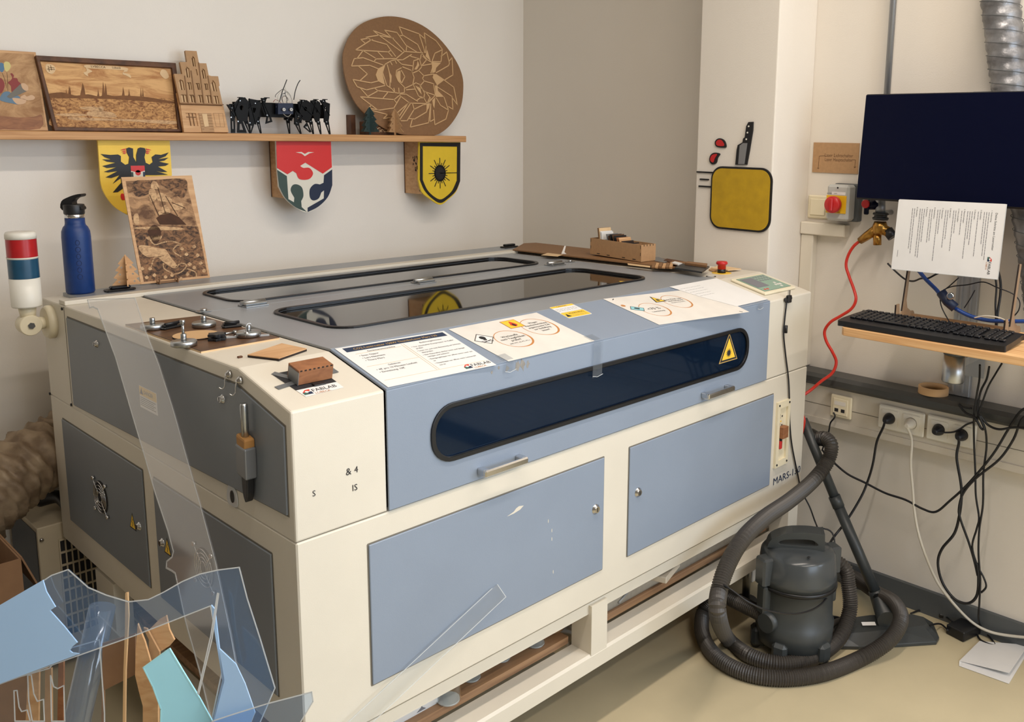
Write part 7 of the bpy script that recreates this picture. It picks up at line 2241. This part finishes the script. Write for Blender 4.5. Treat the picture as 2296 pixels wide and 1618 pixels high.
# wand and floor nozzle
wd_ = thing('vacuum_wand', 'dark grey vacuum wand with wide floor nozzle leaning in the corner', 'vacuum wand', tuple(hit(1985, 1400, 2, 0.0)))
w0 = hit(1800, 940, 0, 1.925); w1 = hit(1878, 1130, 0, 1.95); w2_ = hit(1972, 1348, 0, 1.975); w3 = hit(1990, 1392, 2, 0.06)
MB().m('vac_body').tube([w0, w1], 0.0165, 20).build('upper_tube', parent=wd_)
MB().m('vac_body').tube([w1 - (w1 - w0).normalized() * 0.03, w1 + (w2_ - w1).normalized() * 0.01], 0.0205, 20).build('tube_collar', parent=wd_)
MB().m('vac_body').tube([w1, w2_], 0.0185, 20).build('lower_tube', parent=wd_)
MB().m('vac_body').tube([w2_ - (w2_ - w1).normalized() * 0.04, w2_, w3], lambda t: 0.022 + 0.010 * t, 20).build('nozzle_joint', parent=wd_)
nz0 = Fr((0, 0, 0), (1, 0, 0), (0, 1, 0))
nb = [hit(a, b, 2, 0.012) for a, b in ((1862, 1448), (1850, 1425), (1868, 1400), (1930, 1392), (2060, 1388), (2092, 1395), (2106, 1428), (2100, 1438), (2010, 1444), (1925, 1449))]
nt_ = [hit(a, b, 2, 0.040) for a, b in ((1885, 1420), (1880, 1405), (1900, 1385), (1950, 1378), (2045, 1376), (2070, 1382), (2078, 1396), (2070, 1402), (2000, 1410), (1935, 1416))]
k = MB().m('vac_body')
b0 = len(k.v)
k.v += [V3((p.x, p.y, 0.001)) for p in nb] + nb + nt_
n_ = len(nb)
for j in range(2):
    for i in range(n_):
        i2 = (i + 1) % n_
        k.face([b0 + j * n_ + i, b0 + j * n_ + i2, b0 + (j + 1) * n_ + i2, b0 + (j + 1) * n_ + i])
k.face([b0 + 2 * n_ + i for i in range(n_)])
k.face([b0 + i for i in range(n_)][::-1])
noz = k.build('floor_nozzle', parent=wd_, bevel=0.004)
sl0 = hit(1948, 1396, 2, 0.062)
MB().m('paper_white').fbox(Fr(hit(1934, 1402, 2, 0.046), V3((0.72, -0.69, 0)), V3((0.5, 0.5, 0.25))), (0, 0.045), (0, 0.014), (0, 0.0006)).build('label_sticker', parent=noz, label='small white label')
MB().m('vac_hose').tube(smooth([hit(1872, 1428, 2, 0.04), hit(1862, 1405, 2, 0.05), hit(1880, 1392, 2, 0.055), hit(1905, 1390, 2, 0.05)], 5), 0.010, 12).build('nozzle_bumper', parent=wd_, label='grey-brown round bumper')
# coiled cable behind the cleaner
cc = hit(1872, 1378, 2, 0.01)
k = MB().m('cable_black')
pts = []
for i in range(90):
    an = i / 90 * 2 * PI * 4.5
    pts.append(V3((1.80 + 0.045 * math.cos(an), -0.185 + 0.04 * math.sin(an), 0.005 + 0.022 * i / 90 + 0.0)))
k.tube(pts, 0.0036, 8)
k.build('coiled_cable', label='coil of black cable on the floor behind the vacuum cleaner', cat='cable')
# power adapter
pf = Fr(hit(2155, 1436, 2, 0.0008), V3((0.25, -0.97, 0)), V3((0.97, 0.25, 0)))
a0 = hit(2120, 1420, 2, 0); a1 = hit(2160, 1441, 2, 0); a2 = hit(2192, 1420, 2, 0.0)
u_ = (a1 - a0)
pf = Fr(a0 + V3((0, 0, 0.0008)), u_, V3((-u_.y, u_.x, 0)))
ad = thing('power_adapter', 'black power adapter brick on the floor beside the leaflet', 'adapter', tuple(a0 + u_ * .5))
MB().m('black_plastic').fbox(pf, (0, max(u_.length, 0.06)), (0, 0.105), (0, 0.034), bev=0.003).build('adapter_body', parent=ad)
MB().m('cable_black').tube(smooth([hit(2125, 1412, 2, 0.02), hit(2112, 1400, 2, 0.012), hit(2100, 1398, 2, 0.03), hit(2085, 1402, 2, 0.045)], 5), 0.003, 8).build('adapter_lead', parent=ad)
MB().m('cable_black').tube(smooth([hit(2135, 1393, 2, 0.03), hit(2118, 1380, 2, 0.012), hit(2105, 1372, 2, 0.006), hit(2085, 1366, 2, 0.006), hit(2062, 1368, 2, 0.006), hit(2042, 1375, 2, 0.006)], 5), 0.003, 8).build('adapter_lead', parent=ad)
MB().m('black_plastic').fbox(Fr(hit(2114, 1380, 2, 0.014), V3((0.3, -0.95, 0)), V3((0.95, 0.3, 0))), (-0.012, 0.012), (-0.008, 0.008), (-0.008, 0.008), bev=0.003).build('small_ferrite', parent=ad)
# folded leaflet
q = [hit(a, b, 2, 0.002) for a, b in ((2151, 1482), (2196, 1438), (2305, 1455), (2262, 1518))]
q2 = [hit(a, b, 2, 0.014) for a, b in ((2151, 1484), (2196, 1438), (2305, 1455), (2263, 1524))]
k = MB().m('paper_white')
lo = [V3((p.x, p.y, 0.0012)) for p in q2]
k.quad(*lo)
up_ = [V3((q[0].x, q[0].y, 0.003)), V3((q[1].x, q[1].y, 0.004)), V3((q[2].x, q[2].y, 0.016)), V3((q[3].x, q[3].y, 0.016))]
k.quad(*up_)
k.quad(lo[0], lo[1], up_[1], up_[0])
lf_ = k.build('folded_leaflet', label='white folded leaflet lying open on the floor by the wall', cat='paper')
sm = lf_.modifiers.new('solid', 'SOLIDIFY'); sm.thickness = 0.0008
# floor marks
# ================================================================== inside the stand of the machine
ZP = 0.2715
MB().m('under_wood').box((0.064, 0.080, ZP), (0.808, 1.25, ZP + 0.020)).build('wooden_shelf', label='wooden shelf board in the left bay under the machine', cat='shelf', group='wooden shelf boards under the machine')
MB().m('under_wood').box((0.877, 0.080, ZP), (1.786, 1.25, ZP + 0.020)).build('wooden_shelf', label='wooden shelf board in the right bay under the machine', cat='shelf', group='wooden shelf boards under the machine')
ZU = ZP + 0.0206


def jar(px, py, r, h, label, neck=True):
    c = hit(px, py, 2, ZU)
    k = MB().m('jar_glass').lathe((c.x, c.y, ZU), (0, 0, 1), [(r * 0.9, 0), (r, 0.006), (r, h * 0.75), (r * (0.8 if neck else 1), h * 0.85), (r * (0.8 if neck else 1), h)], 28, True)
    k.m('edge_light').lathe((c.x, c.y, ZU), (0, 0, 1), [(r * 0.93, 0.0006), (r * 0.9, 0.004)], 28, True)
    k.build('glass_jar', label=label, cat='jar', group='glass jars on the shelf under the machine')


jar(1005, 1568, 0.030, 0.082, 'tallest clear glass jar nearest the white glassware carton', False)
jar(1056, 1518, 0.026, 0.078, 'clear glass jar, second from the white carton')
jar(1125, 1475, 0.024, 0.078, 'clear glass jar, third from the white carton')
jar(1200, 1442, 0.027, 0.078, 'clear glass jar nearest the middle post')
c = hit(1262, 1418, 2, ZU)
MB().m('mdf_line').lathe((c.x, c.y + 0.05, ZU), (0, 0, 1), [(0.042, 0), (0.042, 0.075), (0.038, 0.08)], 28).build('pale_canister', label='pale round canister standing behind the glass jars', cat='canister')
MB().m('mdf').box((hit(1215, 1420, 1, 0.30).x, 0.26, ZU), (hit(1228, 1420, 1, 0.30).x + 0.03, 0.30, ZU + 0.05)).build('wooden_block', label='small brown wooden block between jars and canister', cat='block')
# white carton with wine glass picture
cx0 = hit(860, 1618, 1, 0.10).x; cx1 = hit(981, 1560, 1, 0.10).x
ct = thing('glassware_carton', 'white carton printed with wine glasses at the left end of the shelf', 'box', ((cx0 + cx1) / 2, 0.2, ZU))
MB().m('paper_white').box((cx0, 0.10, ZU), (cx1, 0.30, ZU + 0.09)).build('carton_body', parent=ct)
cf = Fr((0, 0.10, 0), (1, 0, 0), (0, 0, 1))
k = MB().m('ink_grey')
for px in (944, 880):
    a = cf.px(px, 1590)[0]
    k.m('ink_grey').plate(cf, [(a - 0.004, ZU + 0.085), (a + 0.008, ZU + 0.085), (a + 0.004, ZU + 0.06), (a + 0.0035, ZU + 0.012), (a + 0.014, ZU + 0.004), (a - 0.012, ZU + 0.004), (a + 0.0005, ZU + 0.012), (a, ZU + 0.06)], 0.0002, 0.0006)
k.build('glass_print', parent=ct, label='grey wine glass picture')
# right bay: white router, grey cable, aluminium profiles, dark cloth tube
c = hit(1500, 1296, 2, ZU + 0.02)
r0 = Fr((c.x, c.y - 0.01, ZU), V3((0.93, 0.3, 0)), V3((-0.3, 0.93, 0)))
MB().m('trunk_plastic').fbox(r0, (-0.06, 0.06), (-0.005, 0.10), (0.034, 0.054), bev=0.003).build('white_power_box', label='flat white plastic box lying on the profiles under the machine', cat='box')
k = MB().m('cable_grey')
pts = []
for i in range(60):
    an = i / 60 * 2 * PI * 2.3
    pts.append(V3((c.x + 0.02 + (0.07 + 0.006 * (i % 7) / 7) * math.cos(an), c.y + 0.05 + 0.055 * math.sin(an), ZU + 0.060 + 0.012 * math.sin(an * 0.7) + 0.0001 * i)))
pts += [V3((c.x - 0.12, c.y + 0.03, ZU + 0.045)), V3((c.x - 0.24, c.y - 0.01, ZU + 0.040))]
k.tube(smooth(pts, 2), 0.0036, 8)
k.build('grey_cable', label='coil of grey cable over the flat white box under the machine', cat='cable')
for i, (yy, zz, mm, lab) in enumerate(((0.086, 0.0, 'brushed_steel', 'front aluminium profile in the right bay'), (0.128, 0.0, 'dull_alu', 'second aluminium profile in the right bay'), (0.170, 0.0, 'ledge_grey', 'dark metal profile behind the aluminium ones'))):
    MB().m(mm).fbox(Fr((0, yy, ZU), (1, 0, 0), (0, 1, 0)), (0.90, 1.70), (0, 0.036), (0, 0.028), bev=0.002).build('metal_profile', label=lab, cat='profile', group='long metal profiles under the machine')
MB().m('interior_dark').cyl((0.92, 0.34, ZU + 0.04), (1.70, 0.36, ZU + 0.04), 0.038, n=24).build('dark_roll', label='dark cloth roll at the back of the right bay', cat='roll')
# ================================================================== left: chiller, exhaust duct, cartons
mat('chiller_paint', (196, 182, 154), 0.5, nz=(8, 0.04))
cx0, cy0, cz1 = hit(82, 1185, 1, 1.385).x, 1.385, hit(82, 1185, 1, 1.385).z
ch = thing('water_chiller', 'cream metal water chiller behind the rear left corner of the machine', 'chiller', (cx0 + 0.2, 1.5, 0))
CF = Fr((0, cy0, 0), (1, 0, 0), (0, 0, 1))
k = MB().m('chiller_paint').box((cx0, cy0, 0.02), (cx0 + 0.40, YB - 0.02, cz1))
k.build('chiller_case', parent=ch, bevel=0.003)
for x in (cx0 + 0.04, cx0 + 0.35):
    MB().m('black_plastic').cyl((x, cy0 + 0.05, 0.0), (x, cy0 + 0.05, 0.02), 0.02, n=16).build('foot', parent=ch)
c_ = CF.px(93, 1210)
MB().m('chrome').lathe(CF.P(c_[0], c_[1], 0), CF.n, [(0.006, 0), (0.006, 0.004), (0.003, 0.006)], 14).build('panel_screw', parent=ch)
g0 = CF.px(140, 1208); g1 = CF.px(192, 1330)
k = MB().m('seam_black').plate(CF, [(g0[0] - 0.01, 0.10), (g0[0] + 0.15, 0.10), (g0[0] + 0.15, g0[1]), (g0[0] - 0.01, g0[1])], 0.0003, 0.001)
k.m('chiller_paint')
for i in range(11):
    a = g0[0] - 0.01 + i * 0.016
    k.line(CF, [(a, 0.10), (a, g0[1])], 0.004, 0.001, 0.004)
for i in range(8):
    z = g0[1] - i * 0.04
    k.line(CF, [(g0[0] - 0.01, z), (g0[0] + 0.15, z)], 0.006, 0.001, 0.0045)
k.build('vent_grille', parent=ch, label='slotted vent grille')
CL = Fr((cx0, 0, 0), (0, -1, 0), (0, 0, 1))
k = MB().m('dark_plastic').plate(CL, [(-YB + 0.03, 0.06), (-cy0 - 0.012, 0.06), (-cy0 - 0.012, cz1 - 0.015), (-YB + 0.03, cz1 - 0.015)], 0.0003, 0.002)  # dark sheet added for the shade on the chiller's left face
k.build('shade_plate', parent=ch, label='dark connection plate')
k = MB().m('rubber_black').tube(smooth([V3((cx0 + 0.05, cy0 + 0.14, cz1 + 0.03)), V3((cx0 + 0.09, cy0 + 0.09, cz1 + 0.045)), V3((cx0 + 0.10, cy0 + 0.03, cz1 + 0.02)), V3((cx0 + 0.10, cy0 + 0.03, cz1 + 0.001))], 6), 0.020, 16)
k.build('black_elbow', parent=ch, label='thick black elbow hose on top')
# exhaust duct
pts = smooth([V3((0.35, 1.52, 0.80)), hit(150, 990, 1, 1.50), hit(70, 1035, 1, 1.46), hit(0, 1090, 1, 1.42), hit(-70, 1160, 1, 1.38), hit(-150, 1290, 1, 1.36), hit(-230, 1500, 1, 1.36)], 10)
pts = resample(pts, 0.008)
k = MB().m('duct_brown')
rr = random.Random(8)
n_ = 44
base = 0
u = V3((0, 1, 0))
ph0 = [rr.uniform(0, 6) for _ in range(6)]
for i, p in enumerate(pts):
    t = (pts[min(i + 1, len(pts) - 1)] - pts[max(i - 1, 0)]).normalized()
    u = (u - t * u.dot(t)).normalized()
    w = t.cross(u)
    for j in range(n_):
        an = 2 * PI * j / n_
        r_ = 0.098 + 0.008 * math.sin(i * 1.1 + 1.1 * math.sin(an * 2 + ph0[0]) + 0.5 * math.sin(an * 5)) + 0.004 * math.sin(an * 9 + i * 0.8 + ph0[1]) + rr.uniform(-0.002, 0.002)
        k.v.append(p + (u * math.cos(an) + w * math.sin(an)) * r_)
k.smooth = True
for i in range(len(pts) - 1):
    for j in range(n_):
        j2 = (j + 1) % n_
        k.face([i * n_ + j, i * n_ + j2, (i + 1) * n_ + j2, (i + 1) * n_ + j])
k.build('exhaust_duct', label='wide crinkled brown exhaust duct running into the back of the machine', cat='duct')
# cardboard box at the left edge
by = 1.02
b1 = hit(47, 1252, 1, by)
k = thing('cardboard_box', 'open brown cardboard box at the far left below the exhaust duct', 'box', (b1.x - 0.17, by + 0.13, 0))
for nm, a, b in (('box_side', (b1.x - 0.34, by, 0.001), (b1.x, by + 0.004, b1.z)), ('box_side', (b1.x - 0.34, by + 0.256, 0.001), (b1.x, by + 0.26, b1.z)), ('box_side', (b1.x - 0.004, by + 0.0042, 0.001), (b1.x, by + 0.2558, b1.z)), ('box_side', (b1.x - 0.34, by + 0.0042, 0.001), (b1.x - 0.336, by + 0.2558, b1.z)), ('box_bottom', (b1.x - 0.3358, by + 0.0042, 0.001), (b1.x - 0.0042, by + 0.2558, 0.005))):
    MB().m('cardboard').box(a, b).build(nm, parent=k)
fl = Fr((b1.x, by + 0.26, b1.z), (0, -1, 0), (0.35, 0, -1))
MB().m('cardboard').fbox(fl, (0.0, 0.25), (0.002, 0.12), (0.001, 0.005)).build('box_flap', parent=k)

# ================================================================== bin of acrylic and wood offcuts in the near left corner
FH = V3((math.cos(YAW), math.sin(YAW), 0))
RH = V3((math.sin(YAW), -math.cos(YAW), 0))
BC = V3((-0.525, 0.055, 0))
bin_ = thing('offcut_bin', 'grey open plastic bin full of acrylic and wood offcuts', 'bin', tuple(BC))
bf_ = Fr(BC, RH, FH)
HX_, HY_, HZ_ = 0.30, 0.125, 0.34
mat('bin_grey', (78, 80, 84), 0.5)
for nm, A_, B_, C_ in (('bin_wall', (-HX_, HX_), (-HY_, -HY_ + 0.004), (0.006, HZ_)), ('bin_wall', (-HX_, HX_), (HY_ - 0.004, HY_), (0.006, HZ_)), ('bin_wall', (-HX_, -HX_ + 0.004), (-HY_ + 0.0042, HY_ - 0.0042), (0.006, HZ_)), ('bin_wall', (HX_ - 0.004, HX_), (-HY_ + 0.0042, HY_ - 0.0042), (0.006, HZ_)), ('bin_floor', (-HX_, HX_), (-HY_, HY_), (0.001, 0.0055))):
    MB().m('bin_grey').fbox(bf_, A_, B_, C_).build(nm, parent=bin_)
TIL = 0.16


def oplane(k_):
    """planes of the leaning offcuts: feet inside the bin, one behind the other"""
    foot = BC + FH * (-0.10 + 0.013 * k_)
    return Fr(foot + V3((0, 0, 0.008)), RH, FH * TIL + V3((0, 0, 1)))


def offcut(nm, k_, ps, mm, t, label, holes=(), edge=None, group=None, cat='offcut', lim=0.285):
    f = oplane(k_)
    A = []
    for x, y in ps:
        a, b = f.px(x, y)
        if y >= 1617:
            a = max(-lim, min(lim, f.px(x, 1618)[0]))
            prev = [A[-1]] if A and A[-1][1] != 0 else []
            if prev:
                A.append((a, 0.355))
            A.append((a, 0.0))
            last = a
            continue
        if A and A[-1][1] == 0.0:
            A.append((last, 0.355))
        A.append((a, b))
    if A[-1][1] == 0.0:
        A.append((last, 0.355))
    hs = [[f.px(x, y) for x, y in h] for h in holes]
    k = MB().m(mm).plate(f, A, 0, t, hs)
    if edge:
        k.m(edge)
        for i in range(len(A)):
            p, q = A[i], A[(i + 1) % len(A)]
            k.line(f, [p, q], 0.0018, t, t + 0.0003)
        for h in hs:
            k.line(f, h + [h[0]], 0.0018, t, t + 0.0003)
    return k.build(nm, label=label, cat=cat, group=group)


Zl = lambda ps: [(x / 3.189, 1200 + y / 3.189) for x, y in ps]
Za = lambda ps: [(200 + x / 4.396, 1250 + y / 4.396) for x, y in ps]
Zb = lambda ps: [(x / 4.396, 1250 + y / 4.396) for x, y in ps]
GA = 'clear acrylic offcuts in the bin'
GW = 'wooden offcuts in the bin'
offcut('cardboard_piece', 8.4, [(232, 1440), (305, 1418), (306, 1510), (236, 1545), (236, 1618), (226, 1618)], 'cardboard', 0.003, 'brown cardboard piece with a torn hole behind the wooden stick', cat='cardboard')
offcut('plywood_shard', 7.9, Za([(700, 600), (770, 560), (800, 700), (850, 800), (800, 860), (690, 930), (640, 1700), (600, 1700), (600, 700)]), 'ply_light', 0.004, 'pale plywood piece with a broken right edge behind the band', group=GW)
offcut('wooden_stick', 7.4, Za([(545, 680), (580, 690), (705, 920), (690, 1700), (660, 1700), (600, 800)]), 'mdf', 0.004, 'reddish wooden strip leaning right behind the cyan piece', group=GW)
offcut('plywood_shard', 6.6, Za([(490, 640), (520, 720), (560, 820), (640, 1100), (690, 1400), (690, 1700), (560, 1700), (540, 1450), (500, 1300), (465, 1150), (470, 900)]), 'ply_light', 0.004, 'tall pointed plywood shard with a splintered edge', group=GW)
offcut('wooden_stick', 5.8, Za([(368, 340), (390, 335), (400, 560), (372, 1100), (358, 1700), (330, 1700), (350, 1100), (365, 700)]), 'mdf_line', 0.004, 'thin light wooden stick standing upright in the bin', group=GW)
offcut('plywood_strip', 5.1, Zb([(460, 1080), (520, 1080), (560, 1700), (440, 1700)]), 'mdf', 0.004, 'brown wooden strip behind the slotted clear sheet', group=GW)
offcut('plywood_strip', 5.9, Zb([(290, 1150), (400, 1100), (380, 1700), (180, 1700)]), 'ply_light', 0.004, 'wide light plywood strip behind the slotted clear sheet', group=GW)
offcut('plywood_strip', 6.9, Zb([(590, 1000), (640, 980), (640, 1700), (560, 1700)]), 'red_ply', 0.004, 'reddish plywood strip beside the rolled film', group=GW)
offcut('slotted_sheet', 4.2, Zb([(-60, 1240), (500, 1080), (640, 900), (990, 800), (1040, 1520), (1060, 1700), (-60, 1700)]), 'clear_acrylic', 0.003, 'clear acrylic sheet with tall rounded slots at the bottom left',
       holes=[Zb([(150, 1300), (180, 1298), (200, 1460), (225, 1505), (280, 1490), (310, 1600), (160, 1600)]), Zb([(285, 1150), (320, 1145), (345, 1330), (380, 1405), (440, 1385), (450, 1600), (330, 1600), (295, 1400)]), Zb([(510, 1150), (540, 1260), (580, 1280), (640, 1250), (650, 1600), (520, 1600)])], edge='edge_light', group=GA)
# rolled film
f = oplane(10.2)
r0 = f.px(*Zb([(1010, 480)])[0]); r1 = f.px(*Zb([(760, 1600)])[0])
k = MB().m('hazy_acrylic').tube([f.P(max(-0.25, r1[0] + (r1[0] - r0[0]) * 0.5), 0.01, 0), f.P(r1[0], max(r1[1], 0.36), 0), f.P(r0[0], r0[1], 0)], lambda t: 0.023 - 0.003 * t, 20)
k.build('rolled_film', label='roll of hazy plastic film leaning in the bin', cat='roll')
band = [(-20, 1380), (100, 1300), (118, 1288), (155, 1275), (172, 1290), (200, 1315), (240, 1332), (290, 1347), (335, 1342), (370, 1325), (410, 1302), (450, 1285), (490, 1276), (538, 1270), (556, 1340), (585, 1430), (618, 1540), (640, 1618), (520, 1618), (500, 1500), (474, 1356), (400, 1385), (300, 1424), (170, 1470), (0, 1532), (-20, 1540)]
offcut('acrylic_band', 3.2, band, 'hazy_acrylic', 0.003, 'wide hazy acrylic offcut arching over the whole bin', edge='edge_light', group=GA)
offcut('blue_sheet', 2.3, Zb([(-60, 500), (430, 215), (465, 330), (555, 480), (500, 515), (640, 670), (770, 830), (720, 870), (695, 910), (720, 930), (790, 940), (-60, 1260)]), 'film_blue_reflection', 0.0025, 'bright pale blue film-covered acrylic piece at the left edge', group='blue film-covered offcuts')
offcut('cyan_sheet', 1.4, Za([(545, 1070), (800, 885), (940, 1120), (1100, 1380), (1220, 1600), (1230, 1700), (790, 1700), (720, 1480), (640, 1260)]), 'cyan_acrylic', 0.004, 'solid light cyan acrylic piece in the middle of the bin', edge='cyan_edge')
offcut('clear_strip', 0.6, Za([(1210, 460), (1245, 500), (1290, 880), (1340, 1150), (1400, 1460), (1410, 1700), (1360, 1700), (1320, 1200), (1240, 700)]), 'film_blue_reflection', 0.003, 'narrow blue-edged acrylic strip beside the cyan piece', group='blue film-covered offcuts')
offcut('blue_sheet', -0.3, Za([(1290, 890), (1450, 1040), (1540, 1230), (1600, 1400), (1640, 1520), (1640, 1700), (1400, 1700), (1340, 1200)]), 'film_blue_reflection', 0.0025, 'blue film-covered acrylic piece right of the cyan one', group='blue film-covered offcuts')
offcut('blue_sheet', -1.2, [(478, 1614), (520, 1600), (600, 1575), (700, 1549), (703, 1570), (706, 1618), (480, 1618)], 'hazy_acrylic', 0.003, 'hazy blue acrylic sheet at the bottom edge by the machine corner', edge='edge_light', group=GA)
offcut('clear_strip', 0.1, Za([(1085, 1340), (1215, 800), (1282, 350), (1270, 345), (1205, 760), (1076, 1325)]), 'milky_acrylic', 0.002, 'thin clear acrylic strip crossing to the right of the cyan piece', edge='edge_light', group=GA)
# the tall clear sheet leaning against the side of the machine
tf = Fr((-0.235, 0, 0.001), (0, -1, 0), (0.218, 0, 1.145))
tp = [(199, 672), (305, 668), (330, 745), (360, 820), (392, 920), (420, 1020), (452, 1130), (487, 1262), (520, 1420), (556, 1618)]
tq = [(478, 1618), (450, 1500), (420, 1395), (404, 1320), (396, 1284), (388, 1278), (376, 1272), (377, 1258), (389, 1248), (392, 1236), (380, 1190), (350, 1100), (330, 1030), (300, 930), (262, 800), (222, 693), (212, 688), (204, 690)]
A = tf.pts(tp); B = tf.pts(tq)
bl = [(A[-1][0] + 0.02, 0.0), (B[0][0] - 0.02, 0.0)]
out = A + bl + B
k = MB().m('milky_acrylic').plate(tf, out, 0, 0.003)
k.m('edge_light')
for s_ in (A, B, [A[0], B[-1]]):
    k.line(tf, s_, 0.0036 if s_ is not A else 0.0018, 0.003, 0.0034)
k.build('tall_acrylic_sheet', label='tall clear acrylic offcut leaning on the left side of the machine', cat='offcut')
# narrow clear strip leaning on the front door
sf = Fr((0, -0.030, 0.0), (1, 0, 0), (0, 0.024, 0.62))
q = [(1114, 1309), (1133, 1337), (1032, 1436), (960, 1500)]
q2 = [(780, 1618), (905, 1500), (1010, 1400), (1076, 1343), (1102, 1318)]
A = sf.pts(q); B = sf.pts(q2)
d = ((A[3][0] - A[1][0]), (A[3][1] - A[1][1]))
tt = A[3][1] / -d[1]
e1 = (A[3][0] + d[0] * (A[3][1] - 0.0) / -d[1], 0.002)
d2 = (B[0][0] - B[4][0], B[0][1] - B[4][1])
e2 = (B[0][0] + d2[0] * B[0][1] / -d2[1], 0.002)
k = MB().m('clear_acrylic').plate(sf, A + [e1, e2] + B[1:], 0, 0.002)
k.m('edge_light').line(sf, [A[1], e1], 0.0014, 0.002, 0.0023)
k.line(sf, [B[-1], e2], 0.0014, 0.002, 0.0023)
k.line(sf, [A[0], A[1]], 0.0014, 0.002, 0.0023)
k.build('clear_strip', label='narrow clear acrylic strip leaning across the left front door', cat='offcut')
